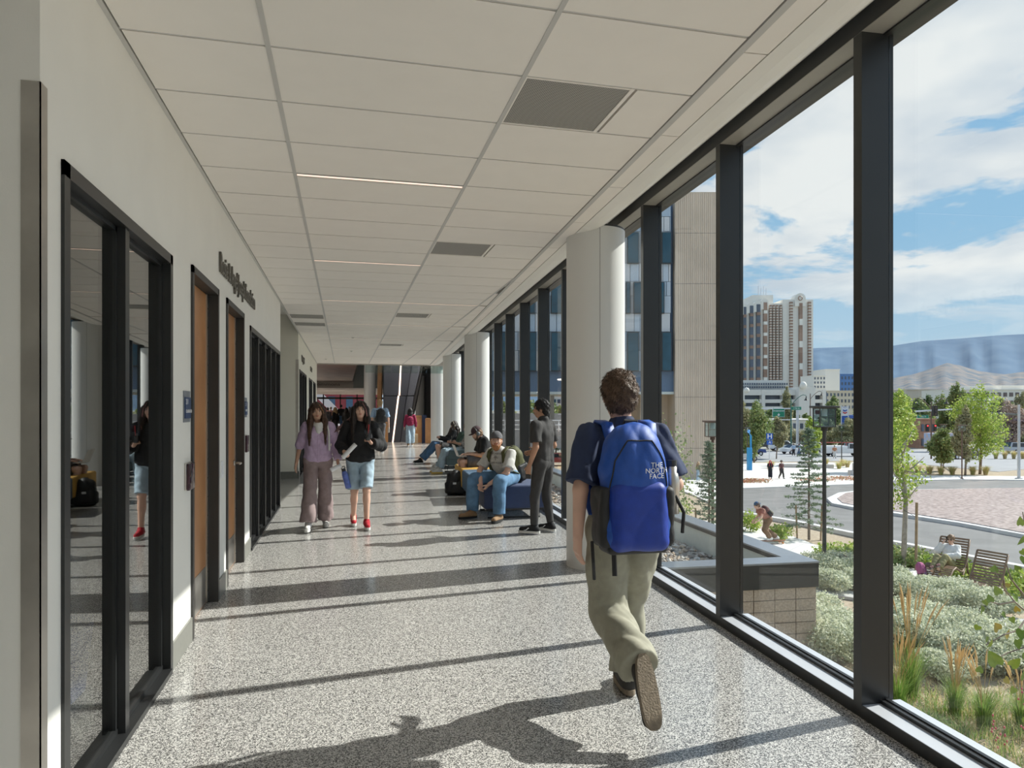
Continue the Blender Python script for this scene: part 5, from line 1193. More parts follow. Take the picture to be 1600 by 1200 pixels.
# heart leaved branch at the right edge
def heart_branch():
    base = gpt(1650, 8.6); t = thing('redbud_sapling', base, label='heart leaved redbud branches reaching in from the right frame edge', cat='sapling')
    P = lambda u, v, d: at_d(u, v, d)
    lines = [[(1650, 1150, 8.6), (1640, 1000, 8.4), (1608, 960, 8.2), (1585, 940, 8.1), (1565, 915, 8.0), (1555, 893, 8.0)], [(1640, 1000, 8.4), (1605, 1010, 8.2), (1575, 1020, 8.1), (1545, 1035, 8.0)],
             [(1608, 960, 8.2), (1590, 985, 8.0), (1568, 992, 7.9), (1540, 1008, 7.9)], [(1600, 930, 8.3), (1580, 905, 8.2), (1572, 880, 8.2)], [(1640, 1000, 8.4), (1615, 900, 8.3), (1605, 850, 8.3), (1598, 800, 8.3)], [(1585, 940, 8.1), (1562, 944, 8.0), (1538, 938, 8.0)]]
    mb = MB()
    for L_ in lines: mb.tube([P(*q) for q in L_], [0.012 * (1 - i / len(L_) * .7) for i in range(len(L_))], 6)
    mb.build('branches', M_bark, t)
    # one leaf shape, heart outline
    out = [(0, 0), (.30, -.16), (.50, .05), (.48, .36), (.26, .70), (0, 1.0), (-.26, .70), (-.48, .36), (-.50, .05), (-.30, -.16)]
    me = bpy.data.meshes.new('leaf'); V = [(0, .4, -.05)] + [(x, y, .06 * abs(x) * 2) for x, y in out]
    V += [(x, y, z - .012) for x, y, z in V]; n = len(out); m = n + 1
    Fc = [(0, 1 + i, 1 + (i + 1) % n) for i in range(n)] + [(m, m + 1 + (i + 1) % n, m + 1 + i) for i in range(n)] + [(1 + i, m + 1 + i, m + 1 + (i + 1) % n, 1 + (i + 1) % n) for i in range(n)]
    me.from_pydata(V, [], Fc); me.materials.append(G_lime[1]); me2 = me.copy(); me2.materials.clear(); me2.materials.append(G_lime[0]); me3 = me.copy(); me3.materials.clear(); me3.materials.append(leafm('leaf_gold', (0.55, 0.45, 0.10)))
    rng = random.Random(3)
    spots = [(1553, 893, 10), (1561, 928, 14), (1535, 956, 10), (1560, 984, 13), (1545, 1010, 12), (1543, 995, 8), (1558, 1038, 16), (1590, 1000, 12), (1572, 995, 12), (1580, 1040, 14), (1597, 985, 12), (1529, 978, 8), (1592, 890, 9), (1600, 905, 10), (1596, 860, 9), (1600, 840, 12), (1594, 820, 10), (1585, 930, 9), (1575, 912, 7),
             (1530, 1050, 9), (1600, 1060, 14), (1585, 1075, 11), (1603, 1020, 13), (1570, 1060, 10), (1538, 938, 8), (1548, 940, 9), (1610, 950, 12), (1605, 930, 11), (1620, 980, 14), (1580, 965, 9), (1566, 958, 8), (1604, 1130, 14), (1600, 870, 10), (1590, 955, 8), (1612, 1000, 12), (1606, 800, 10)]
    for i, (u, v, s) in enumerate(spots):
        o = bpy.data.objects.new('leaf', (me, me2, me, me3, me2)[i % 5]); C.objects.link(o); o.parent = t
        sc = s * 8.1 / F * rng.uniform(1.0, 1.4)
        M = Matrix.Translation(P(u, v, 8.0 + rng.uniform(-.2, .4))) @ Euler((PI / 2 + rng.uniform(-.5, .5), rng.uniform(-.7, .7) + PI * (rng.random() < .6), -TH + rng.uniform(-.7, .7))).to_matrix().to_4x4() @ Matrix.Diagonal((sc, sc, sc, 1))
        o.matrix_parent_inverse = wmat(t).inverted(); o.matrix_basis = M
heart_branch()

# ------------------------------------------------------------------ wooden lounge chairs with slats
M_loung = mat('lounger_wood', (0.20, 0.125, 0.075), 0.55, var=0.15, scale=10)
def lounger(p, rz, lab, scale=1.0):
    """S-curved lounger: x along, backrest towards -x"""
    t = thing('slatted_lounger', p, rz, label=lab, cat='lounger', group='wooden slatted loungers on the patio')
    prof = [(-0.62, 1.02), (-0.50, 0.78), (-0.40, 0.55), (-0.28, 0.36), (-0.12, 0.28), (0.08, 0.33), (0.30, 0.44), (0.50, 0.40), (0.72, 0.25), (0.92, 0.10)]
    prof = [(x * scale, z * scale) for x, z in prof]; hw = 0.33 * scale
    for sy in (-1, 1):
        mb = MB(); mb.tube([(x, sy * hw, z) for x, z in prof], 0.024, 6); mb.tube([(-0.40 * scale, sy * hw, .55 * scale), (-0.46 * scale, sy * hw, .25 * scale), (-0.62 * scale, sy * hw, 0.0)], [.024, .03, .024], 6)
        mb.tube([(0.92 * scale, sy * hw, .1 * scale), (0.95 * scale, sy * hw, 0)], .022, 6); mb.tube([(-.28 * scale, sy * hw, .36 * scale), (-.1 * scale, sy * hw, .10 * scale), (.05 * scale, sy * hw, 0.0)], .024, 6)
        mb.build('side_rail', M_loung, t, world=False, smooth=True)
    # slats at even arc length, one object each, shared mesh
    mb = MB(); mb.box(-0.021, 0.021, -hw, hw, -0.008, 0.008); me = mb.mesh('slat'); me.materials.append(M_loung)
    seg = [math.dist(a, b) for a, b in zip(prof[:-1], prof[1:])]; tot = sum(seg); n = 30
    for k in range(n):
        s = tot * (k + .3) / n; i = 0
        while i < len(seg) - 1 and s > seg[i]: s -= seg[i]; i += 1
        f = s / seg[i]; a, b = prof[i], prof[i + 1]; ang = math.atan2(b[1] - a[1], b[0] - a[0])
        o = bpy.data.objects.new('slat', me); C.objects.link(o); o.parent = t; o.location = (a[0] + (b[0] - a[0]) * f, 0, a[1] + (b[1] - a[1]) * f + 0.02); o.rotation_euler = (0, -ang, 0)
    return t
LB = lounger(gpt(1478, 17.6, .05), math.radians(205), 'wooden slatted lounger the woman in white lies on')
lounger(gpt(1528, 15.9, .05), math.radians(195), 'empty wooden slatted lounger with its tall back toward the window', 1.0)
lounger(gpt(1338, 18.6, .05), math.radians(160), 'wooden slatted lounger half hidden behind the dark window post')

# ------------------------------------------------------------------ bed shrubs along the kerb, saplings
def low_shrub(u, d, w, h, lab, mats, seed, size=0.09, n=900, group='green shrubs in the beds beside the walk'):
    p = gpt(u, d); t = thing('green_shrub', p, label=lab, cat='shrub', group=group); rng = random.Random(seed); bl = []
    for k in range(6): bl.append((p + Vector((rng.uniform(-.45, .45) * w, rng.uniform(-.4, .4) * w, h * rng.uniform(.3, .6))), (w * .28, w * .28, h * .36)))
    leaf_cloud('foliage', bl, n, size, mats, t, seed, shell=.4)
    mb = MB()
    for k in range(5): a = k * 1.3 + seed; mb.tube([p, p + Vector((math.cos(a) * w * .3, math.sin(a) * w * .3, h * .6))], [.01, .004], 4)
    mb.build('stems', M_bark, t)
LS = [(1163, 27, 1.0, .95, 'bright green bush left of the skateboarder', G_lime), (1217, 24.5, 1.1, .75, 'yellow green bush just right of the skateboarder', G_lime), (1305, 20.5, 1.3, .7, 'green bush at the foot of the near lamp post', G_lime), (1325, 20.0, 1.0, .55, 'darker green bush between the near lamp post and the dark window post', G_mid),
      (1398, 20.2, 1.1, .62, 'green shrub at the left end of the bed behind the patio', G_mid), (1418, 19.4, 1.1, .55, 'green shrub at the thin wooden stake', G_mid), (1447, 19.6, .9, .45, 'yellowish shrub behind the feet of the lounging woman', G_lime), (1503, 18.6, 1.1, .62, 'green shrub directly right of the occupied lounger', G_mid), (1524, 17.6, 1.1, .5, 'green shrub behind the empty lounger', G_lime),
      (1560, 17.2, 1.1, .5, 'green shrub right of the empty lounger back', G_mid), (1590, 16.6, 1.3, .6, 'green shrub at the patio end by the right frame edge', G_lime), (1052, 27, 1.4, 1.3, 'yellow green bush nearest the tan concrete building', G_lime), (1075, 25, 1.4, .8, 'green bush along the parapet, middle of three', G_mid), (1098, 23.5, 1.4, .8, 'green bush along the parapet, rightmost of three', G_lime)]
for i, (u, d, w, h, lab, m) in enumerate(LS): low_shrub(u, d, w, h, lab, m, 60 + i)
# deciduous sapling right of the post
def airy_tree(u, d, h, rx, lab, mats, n, size, seed, trunk=.35, bark=None, name='sapling', st=None):
    p = gpt(u, d); t = tree(p, h, rx, lab, mats, n=n, size=size, trunk=trunk, name=name, blobs=13, seed=seed, bark=bark)
    if st: stakes(t, p, st)
    return t
airy_tree(1411, 19.2, 4.6, .85, 'young pale leaved sapling between the post and the wooden stake', G_lime, 1500, .085, 11, .42, M_bark2)
t = thing('tree_stake', gpt(1431, 19.0), label='single dark wooden stake beside the pale leaved sapling', cat='stake'); mb = MB(); p = gpt(1431, 19.0); mb.cyl(p, p + Vector((.03, 0, 1.9)), .035, n=8); mb.build('post', M_stake, t); mb = MB(); mb.tube([p + Vector((0, 0, 1.5)), gpt(1411, 19.1) + Vector((0, 0, 1.7))], .008, 4); mb.build('tie', M_plastic, t)
def conifer(u, d, h, rx, lab, seed, n=1500):
    p = gpt(u, d); t = thing('young_conifer', p, label=lab, cat='tree'); rng = random.Random(seed)
    mb = MB(); mb.tube([p, p + Vector((0, 0, h))], [.05, .012], 7); tips = []
    for k in range(70):
        f = k / 70; z = h * (.10 + .88 * f); a = k * 2.39; L_ = rx * (1 - f) ** .8 * rng.uniform(.6, 1.15) + .06; q = p + Vector((0, 0, z)); e = q + Vector((math.cos(a) * L_, math.sin(a) * L_, -.12 * L_ + .06))
        mb.tube([q, e], [.012, .004], 4); tips.append((q, e))
    mb.build('trunk', M_bark, t)
    bl = []
    for q, e in tips:
        for w in (.35, .6, .85, 1.0): c = q + (e - q) * w; bl.append((c, (.13, .13, .06)))
    leaf_cloud('needles', bl, n * 5, .075, G_con, t, seed, shape=.55, shell=.1); stakes(t, p, 1.25, .42)
conifer(1264, 25, 4.1, .95, 'young conifer tied to two stakes right of the skateboarder', 5)
conifer(1108, 24, 3.6, .55, 'young conifer near the parapet, left of the wide dark post', 6, 1200)
low_shrub(1038, 21, 1.5, 5.2, 'tall thin leafy shrub rising in front of the panelled building', G_mid, 90, .09, 1800)

# ------------------------------------------------------------------ lamps and street furniture
M_lamp = mat('lamp_bronze', (0.06, 0.058, 0.055), 0.45, metal=0.3, var=0.05)
M_lampb = mat('lamp_brown', (0.13, 0.075, 0.055), 0.5, var=0.05)
M_lglass = glass_mat('lamp_glass', (0.80, 0.86, 0.86), 1.0)
def lantern(u, d, h, lab, m=None, w=0.21, group='lantern style lamp posts'):
    m = m or M_lamp; p = gpt(u, d); t = thing('lamp_post', p, label=lab, cat='lamp post', group=group); R = yaw_cam(); B = lambda q: p + Matrix.Rotation(R, 3, 'Z') @ Vector(q)
    mb = MB(); mb.cyl(p, p + Vector((0, 0, .12)), .12, n=12); mb.cyl(p, p + Vector((0, 0, h - .62)), .055, .05, n=12); mb.cyl(p + Vector((0, 0, h - .68)), p + Vector((0, 0, h - .58)), .09, n=12); mb.build('pole', m, t)
    z0, z1 = h - .58, h - .06; RM = Matrix.Translation(p) @ Matrix.Rotation(R, 4, 'Z')
    mb = MB()
    for sx in (-1, 1):
        for sy in (-1, 1): mb.box(sx * w - .012, sx * w + .012, sy * w - .012, sy * w + .012, z0, z1, RM)
    for z in (z0, z1 - .02): mb.box(-w - .015, w + .015, -w - .015, w + .015, z, z + .025, RM)
    mb.box(-w, w, -w - .006, -w + .006, (z0 + z1) / 2, (z0 + z1) / 2 + .012, RM); mb.build('cage', m, t)
    mb = MB()
    for a in range(4): 
        RM2 = RM @ Matrix.Rotation(a * PI / 2, 4, 'Z'); mb.box(-w + .01, w - .01, -w, -w + .006, z0 + .03, z1 - .02, RM2)
    mb.build('glass_panes', M_lglass, t)
    mb = MB(); mb.cyl(p + Vector((0, 0, z1 - .22)), p + Vector((0, 0, z1 - .02)), .07, n=12); mb.build('lamp_head', M_white, t)
    mb = MB(); mb.box(-w - .08, w + .08, -w - .08, w + .08, h - .06, h, RM); mb.build('cap', m, t, bevel=.01)
lantern(1288, 18.8, 4.55, 'largest lantern lamp post, black, rising behind the low roof corner')
lantern(1113.5, 24.5, 4.3, 'lantern lamp post cut by the wide dark post, left of the skateboarder', M_lampb)
lantern(1168, 74, 4.5, 'small lantern lamp post in front of the big tree by the blue pylon')
lantern(1315, 78, 4.6, 'small lantern lamp post in front of the white pickup')
lantern(1474, 76, 4.8, 'brown lantern lamp post behind the left of the pair on the right', M_lampb)
lantern(1503, 62, 4.9, 'brown lantern lamp post in the grass bed before the lime tree', M_lampb)
t = thing('emergency_pylon', gpt(1171, 72), label='bright blue emergency call pylon at the plaza edge', cat='pylon'); p = gpt(1171, 72); M_bl = mat('pylon_blue', (0.02, 0.24, 0.55), 0.4, var=0.03)
mb = MB(); mb.bar(p, p + Vector((0, 0, 2.4)), .5, .35); mb.build('cabinet', M_bl, t, bevel=.02)
mb = MB(); q = p + Vector((.16, 0, 2.3)); mb.bar(q, q + Vector((0, 0, 1.4)), .14, .14); mb.tube([q + Vector((0, 0, 1.3)), q + Vector((-.25, 0, 1.75))], .06, 8); mb.build('mast', M_bl, t)
mb = MB(); mb.ell(q + Vector((-.25, 0, 1.8)), (.16, .16, .18)); mb.build('beacon', mat('beacon', (0.1, 0.35, 0.8), 0.2, var=.05), t, smooth=True)

def sign_board(name, u, v, d, w, h, face, lab, texts=(), cat='road sign', posts=(), border=True):
    """upright board facing the camera side of the site, centre seen at (u, v) and depth d"""
    c = at_d(u, v, d); X = Vector((CT, -ST, 0)); Y = Vector((-ST, -CT, 0)); t = thing(name, c, label=lab, cat=cat)
    def brd(w, h, off, th): 
        a = c + Y * off; P = [a + X * sx * w / 2 + Vector((0, 0, sz * h / 2)) for sx, sz in ((-1, -1), (1, -1), (1, 1), (-1, 1))]; return MB().plate(P, th)
    if border: brd(w, h, 0.0, .06).build('rim', M_white, t); brd(w * .96, h * .94, .01, .04).build('panel', face, t)
    else: brd(w, h, 0.0, .06).build('panel', face, t)
    for (s, size, dx, dz) in texts:
        text_obj('lettering', s, size, frame_M(c + X * dx + Y * .03 + Vector((0, 0, dz)), X, (0, 0, 1)), M_white, t, extrude=.01)
    for (du, zb) in posts:
        q = c + X * du - Y * .1; mb = MB(); mb.cyl(Vector((q.x, q.y, gz(d))), Vector((q.x, q.y, c.z + h / 2 + zb)), .10 if d > 80 else .05, n=8); mb.build('post', M_alu, t)
    return t, c, X, Y
M_green = mat('sign_green', (0.01, 0.22, 0.13), 0.5, var=.03)
M_hblue = mat('sign_blue', (0.02, 0.10, 0.45), 0.5, var=.03)
t, c, X, Y = sign_board('highway_sign', 1216.5, 645, 130, 2.3, 1.6, M_green, 'green overhead highway sign reading Downtown with a down arrow', (('Downtown', .50, 0, .38),))
mb = MB(); mb.plate([c + Y * .05 + X * a + Vector((0, 0, b)) for a, b in ((-.07, -.1), (.07, -.1), (.07, -.32), (.28, -.32), (0, -.62), (-.28, -.32), (-.07, -.32))], .02); mb.build('arrow', M_white, t)
t, c, X, Y = sign_board('highway_sign', 1181, 644, 130, 1.9, 1.5, M_green, 'green overhead highway sign partly behind the big tree', ())
mb = MB(); mb.plate([c + Y * .05 + X * (-.35 + .34 * math.cos(a * PI / 4)) + Vector((0, 0, .3 + .3 * math.sin(a * PI / 4))) for a in range(8)], .02); mb.build('shield', M_hblue, t)
sign_board('street_sign', 1244.5, 638, 110, 1.6, .52, M_green, 'narrow green street name sign on the curved arm street lamp', (('E 9th St', .3, 0, 0),))
t = thing('sign_gantry', at_d(1215, 660, 131), label='grey overhead sign gantry pole and arm carrying the green signs', cat='gantry')
mb = MB(); a = at_d(1246, 620, 131); mb.cyl((a.x, a.y, gz(131)), at_d(1246, 640, 131), .26, n=12); mb.build('pole', M_alu, t); mb = MB(); mb.cyl(at_d(1160, 638.5, 131), at_d(1250, 638.5, 131), .12, n=8); mb.cyl(at_d(1190, 656, 131), at_d(1250, 656, 131), .10, n=8); mb.build('arm', M_alu, t)
t, c, X, Y = sign_board('hospital_sign', 1202.5, 682, 79, .74, .74, M_hblue, 'small blue hospital sign with a white H on a post', (('H', .8, 0, 0),), posts=((0, 0),), border=False)
sign_board('arrow_sign', 1202.5, 691.5, 79, .62, .48, M_hblue, 'small blue arrow plate under the white H sign', (('^', .6, 0, -.1),), border=False)
# filling station price sign with two chevrons
t = thing('station_sign', at_d(1320, 650, 135), label='tall filling station sign with blue and red chevrons', cat='sign')
c = at_d(1320, 644, 135); 
def cplate(w, h, dz, off, m, nm): a = c + Y * off + Vector((0, 0, dz)); P = [a + X * sx * w / 2 + Vector((0, 0, sz * h / 2)) for sx, sz in ((-1, -1), (1, -1), (1, 1), (-1, 1))]; MB().plate(P, .1).build(nm, m, t)
cplate(1.15, 1.8, .2, 0, M_white, 'upper_panel'); cplate(1.15, 1.9, -1.75, 0, M_hblue, 'price_panel')
for dz, m in ((.42, M_hblue), (-.02, mat('chev_red', (.6, .03, .04), .5, var=.03))):
    mb = MB(); mb.plate([c + Y * .06 + X * a + Vector((0, 0, b + dz)) for a, b in ((-.4, .12), (0, -.08), (.4, .12), (.4, -.12), (0, -.32), (-.4, -.12))], .03); mb.build('chevron', m, t)
text_obj('lettering', 'Chevron', .22, frame_M(c + Y * .06 + Vector((0, 0, .95)), X, (0, 0, 1)), M_hblue, t, extrude=.01)
for sx in (-1, 1): mb = MB(); q = c + X * sx * .68; mb.cyl((q.x, q.y, gz(135)), (q.x, q.y, c.z + 1.3), .09, n=8); mb.build('post', M_alu, t)
t = thing('station_canopy', at_d(1332, 651, 152), label='blue edged white filling station canopy behind the sign', cat='canopy')
mb = MB(); a = at_d(1338, 651, 152); RM = Matrix.Translation(a) @ Matrix.Rotation(-TH, 4, 'Z'); mb.box(-1.6, 9, -3, 3, -.35, .35, RM); mb.build('fascia', M_hblue, t); mb = MB()
for x in (0, 7): mb.box(x - .2, x + .2, -.2, .2, gz(152) - a.z, -.35, RM)
mb.build('posts', M_white, t, kind='stuff')

def street_lamp(u, vtop, d, lab, double, col, s=1.0):
    p = gpt(u, d); top = at_d(u, vtop, d); t = thing('street_lamp', p, label=lab, cat='street lamp'); mb = MB(); mb.cyl(p, top, .10 * s, .06 * s, n=10); mb.build('pole', col, t)
    for sx in ((-1, 1) if double else (1,)):
        mb = MB(); pts = []
        for k in range(7): a = PI / 2 * k / 6; pts.append(top + X * sx * 1.5 * s * math.sin(a) * (1) + Vector((0, 0, -.9 * s + 1.3 * s * (1 - (1 - math.sin(a)) ** 1.5) )))
        pts.append(pts[-1] + X * sx * .35 * s + Vector((0, 0, -.1)))
        mb.tube(pts, .04 * s, 6); mb.build('arm', col, t); q = pts[-1]
        mb = MB(); mb.cyl(q - Vector((0, 0, .1)), q - Vector((0, 0, .35 * s)), .06 * s, n=8); mb.cyl(q - Vector((0, 0, .35 * s)), q - Vector((0, 0, .62 * s)), .10 * s, .26 * s, n=10); mb.build('shade', M_lamp, t)
M_pgreen = mat('pole_green', (0.05, 0.16, 0.13), .5, var=.05)
street_lamp(1236, 622, 110, 'dark green street lamp with one curved arm beside the hotel', False, M_pgreen, 1.3)
street_lamp(1455, 627, 92, 'street lamp with two curved arms above the traffic signals', True, M_lampb, 1.1)
street_lamp(1266, 615, 112, 'slim brown street lamp right of the dark green one', False, M_lampb, -1.1 if False else 1.0)
def traffic():
    M_sig = mat('signal_black', (.015, .015, .015), .5, var=.05); M_y = mat('signal_yellow', (.6, .42, .03), .5, var=.05)
    def signal(u, v, d, h, lab, red=False):
        c = at_d(u, v, d); t = thing('traffic_signal', c, label=lab, cat='traffic light', group='traffic signal heads'); mb = MB(); P = [c + X * sx * h * .21 + Vector((0, 0, sz * h / 2)) for sx, sz in ((-1, -1), (1, -1), (1, 1), (-1, 1))]; mb.plate(P, h * .3); mb.build('housing', M_sig, t)
        for k in (-1, 0, 1):
            q = c + Y * .01 + Vector((0, 0, k * h * .3)); mb = MB(); mb.cyl(q, q + Y * .06, h * .11, n=10)
            mb.build('lens', mat('red_lens', (.5, .02, .02), .3, emit=(1, .05, .05), estr=1.5) if red and k == 1 else M_lamp, t)
    m = thing('signal_mast', gpt(1600, 92), label='pale grey signal mast pole with its long horizontal arm', cat='signal mast')
    p = gpt(1592, 62); mb = MB(); mb.cyl(p, at_d(1592, 632, 62), .13, .10, n=10); mb.cyl(p, p + Vector((0, 0, .15)), .3, n=10); mb.build('pole', mat('pole_pale', (.55, .55, .55), .5, var=.04), m)
    mb = MB(); mb.cyl(at_d(1540, 644.5, 85), at_d(1592, 648, 64), .08, n=8); mb.build('arm', M_lamp, m)
    m = thing('traffic_mast', at_d(1450, 642, 88), label='long grey traffic signal arm crossing in front of the trees', cat='signal mast'); mb = MB(); mb.cyl(at_d(1360, 647, 88), at_d(1513, 638, 88), .12, .08, n=8); mb.build('arm', M_alu, m)
    mb = MB(); a = at_d(1360, 647, 88); mb.cyl((a.x, a.y, gz(88)), a, .18, n=8); mb.build('pole', M_alu, m)
    signal(1426, 645, 87, 1.3, 'black signal head at the left end of the long arm'); signal(1462, 642, 87, 1.3, 'black signal head in the middle of the long arm'); signal(1560.5, 648, 80, 1.05, 'yellow edged signal head on the right arm')
    signal(1449.5, 668.5, 100, 1.0, 'small red lit signal at the left of the pair under the street sign', True); signal(1461.5, 668.5, 100, 1.0, 'small red lit signal at the right of the pair under the street sign', True)
    sign_board('street_sign', 1442, 651, 88, 1.5, .42, M_green, 'narrow green street name sign hanging under the long signal arm', (('Lake St', .26, 0, 0),))
traffic()

# ------------------------------------------------------------------ cars
M_tyre = mat('tyre', (.02, .02, .02), .8, var=.1); M_cg = mat('car_glass', (.03, .04, .05), .08, var=.1)
def car(u, d, rz, col, lab, kind='sedan', L_=4.5):
    p = gpt(u, d); t = thing('car' if kind != 'pickup' else 'pickup_truck', p, rz, label=lab, cat='car' if kind != 'pickup' else 'truck'); m = mat('paint_' + '_'.join(str(int(c * 99)) for c in col), col, .25, var=.03, coat=.5)
    h = {'sedan': 1.42, 'suv': 1.72, 'pickup': 1.9}[kind]; W_ = .88; hl = L_ / 2
    if kind == 'pickup': body = [(-hl, .45), (-hl, 1.12), (.35, 1.12), (.4, 1.15), (1.75, 1.15), (hl - .1, 1.05), (hl, .5)]; roof = [(.35, 1.12), (.45, h), (1.3, h), (1.85, 1.12)]
    elif kind == 'suv': body = [(-hl, .4), (-hl, 1.05), (hl * .45, 1.05), (hl - .15, .92), (hl, .45)]; roof = [(-hl + .05, 1.05), (-hl + .3, h), (.55, h), (1.25, 1.05)]
    else: body = [(-hl, .38), (-hl, .92), (-hl * .6, .98), (hl * .4, .98), (hl - .15, .80), (hl, .40)]; roof = [(-hl * .72, .95), (-.95, h), (.35, h), (1.2, .95)]
    def ex(poly, w0, w1, zt): 
        mb = MB(); n = len(poly); V = []
        for s in (-1, 1):
            for x, z in poly: V.append((x, s * (w0 if z < zt else w1), z))
        return mb.add(V, [tuple(range(n)), tuple(range(2 * n - 1, n - 1, -1))] + [(i, i + n, (i + 1) % n + n, (i + 1) % n) for i in range(n)])
    ex(body, W_, W_, 9).build('body', m, t, world=False, bevel=.06)
    ex(roof, W_ - .04, W_ - .2, h - .05).build('cabin', m, t, world=False, bevel=.05)
    x0, x1 = roof[0][0], roof[-1][0]; cx = (x0 + x1) / 2
    gl = [((x - cx) * .90 + cx, 1.0 + (z - 1.0) * .86 + .02) for x, z in roof]; ex(gl, W_ - .02, W_ - .17, h - .2).build('windows', M_cg, t, world=False)
    ws = [((x - cx) * 1.012 + cx, z) for x, z in roof]; mb = ex([(x, z) for x, z in ws], W_ - .2, W_ - .3, h - .05); mb.build('windscreen', M_cg, t, world=False)
    for sx in (-1, 1):
        for sy in (-1, 1):
            q = (sx * hl * .62, sy * (W_ - .18), .33); mb = MB(); mb.cyl(q, (q[0], sy * (W_ + .01), .33), .33, n=16); wob = mb.build('wheel', M_tyre, t, world=False)
            mb = MB(); mb.cyl((q[0], sy * (W_ + .0), .33), (q[0], sy * (W_ + .02), .33), .19, n=12); mb.build('hub', M_alu, wob, world=False)
    if kind == 'pickup':
        mb = MB(); mb.box(-hl, .2, -W_, W_, 1.12, 1.5); mb.build('utility_box', M_white, t, world=False, bevel=.03)
        mb = MB(); mb.bar((-hl, -.6, 1.95), (1.6, -.6, 1.95), .06); mb.bar((-hl, .6, 1.95), (1.6, .6, 1.95), .06)
        for x in (-hl + .1, .1): mb.bar((x, -.6, 1.5), (x, -.6, 1.95), .05); mb.bar((x, .6, 1.5), (x, .6, 1.95), .05)
        mb.build('ladder_rack', mat('rack_red', (.5, .12, .1), .5, var=.05), t, world=False)
    return t
car(1170, 100, .0 - TH, (.02, .05, .22), 'dark blue hatchback behind the blue pylon', 'suv', 4.6)
car(1158, 88, .1 - TH, (.75, .76, .78), 'white sedan cut by the dark window post, left of the blue pylon')
car(1193, 118, .2 - TH, (.05, .05, .06), 'black car with a bright windscreen behind the blue hatchback')
car(1224, 112, -.1 - TH, (.78, .78, .78), 'white suv behind the standing group of people', 'suv')
car(1243, 104, .3 - TH, (.70, .73, .75), 'silver sedan right of the white suv')
car(1272, 108, .0 - TH, (.30, .33, .36), 'grey car mostly behind the young conifer', 'suv')
car(1318, 98, .0 - TH, (.80, .80, .80), 'white utility pickup truck with a red rack', 'pickup', 5.8)
car(1500, 92, .25 - TH + PI, (.03, .03, .045), 'dark sedan behind the brown lamp posts')
car(1596, 105, -TH, (.45, .47, .5), 'grey car at the right frame edge behind the pale pole', 'suv')
t = thing('box_trailer', gpt(1469, 110), label='pale blue printed box trailer beyond the dark sedan', cat='trailer'); p = gpt(1469, 110); RM = Matrix.Translation(p) @ Matrix.Rotation(-TH, 4, 'Z')
mb = MB(); mb.box(-2, 2, -1, 1, .8, 3.0, RM); mb.build('box', mat('trailer_blue', (.35, .5, .75), .6, col2=(.6, .45, .4), scale=1.5), t); mb = MB()
for x in (-1.2, 1.2): mb.cyl(RM @ Vector((x, -1, .4)), RM @ Vector((x, -.7, .4)), .4, n=12)
mb.build('wheels', M_tyre, t)
# planter walls, benches, bins on the plaza edge
t = thing('seat_wall', gpt(1250, 76), label='long low concrete seat wall at the plaza edge behind the walkers', cat='wall'); mb = MB(); a = gpt(1222, 76); b = gpt(1302, 75); mb.bar(a + Vector((0, 0, .2)), b + Vector((0, 0, .2)), .5, .5); mb.build('wall_block', M_conc2, t)
t = thing('concrete_block', gpt(1329, 66), label='small concrete block step cut by the dark post on the plaza', cat='block'); mb = MB(); a = gpt(1327, 66); mb.bar(a + Vector((0, 0, .25)), a + X * 2.0 + Vector((0, 0, .25)), .6, .5); a = gpt(1334, 66); mb.bar(a + Vector((0, 0, .6)), a + X * 1.5 + Vector((0, 0, .6)), .6, 1.2); mb.build('block_body', M_conc2, t)
for i, (u, d, w, h, lab) in enumerate(((1168, 58, 4.0, .3, 'low red green ground cover patch at the plaza, left of the walkers'), (1308, 60, 5.5, .3, 'low red ground cover patch on the plaza behind the near lamp post'))):
    low_shrub(u, d, w, h, lab, G_red, 120 + i, .12, 1200, group='ground cover patches on the plaza')
for i, (u, d) in enumerate(((1290, 79), (1311, 74), (1317, 78), (1324, 76), (1205, 75), (1398, 70), (1416, 69), (1434, 69), (1452, 68), (1470, 67), (1488, 67), (1520, 67), (1540, 67), (1556, 92), (1570, 92), (1584, 92), (1598, 92))):
    p = gpt(u, d); h = 1.0 if d < 90 else 1.3
    t = thing('fountain_grass', p, label='straw coloured clump of fountain grass in the beds beside the street', cat='ornamental grass', group='straw coloured grass clumps along the street'); blades('blades', p, 260, h, .75, .02, M_dry + [M_blade[1]], t, 200 + i, .8)

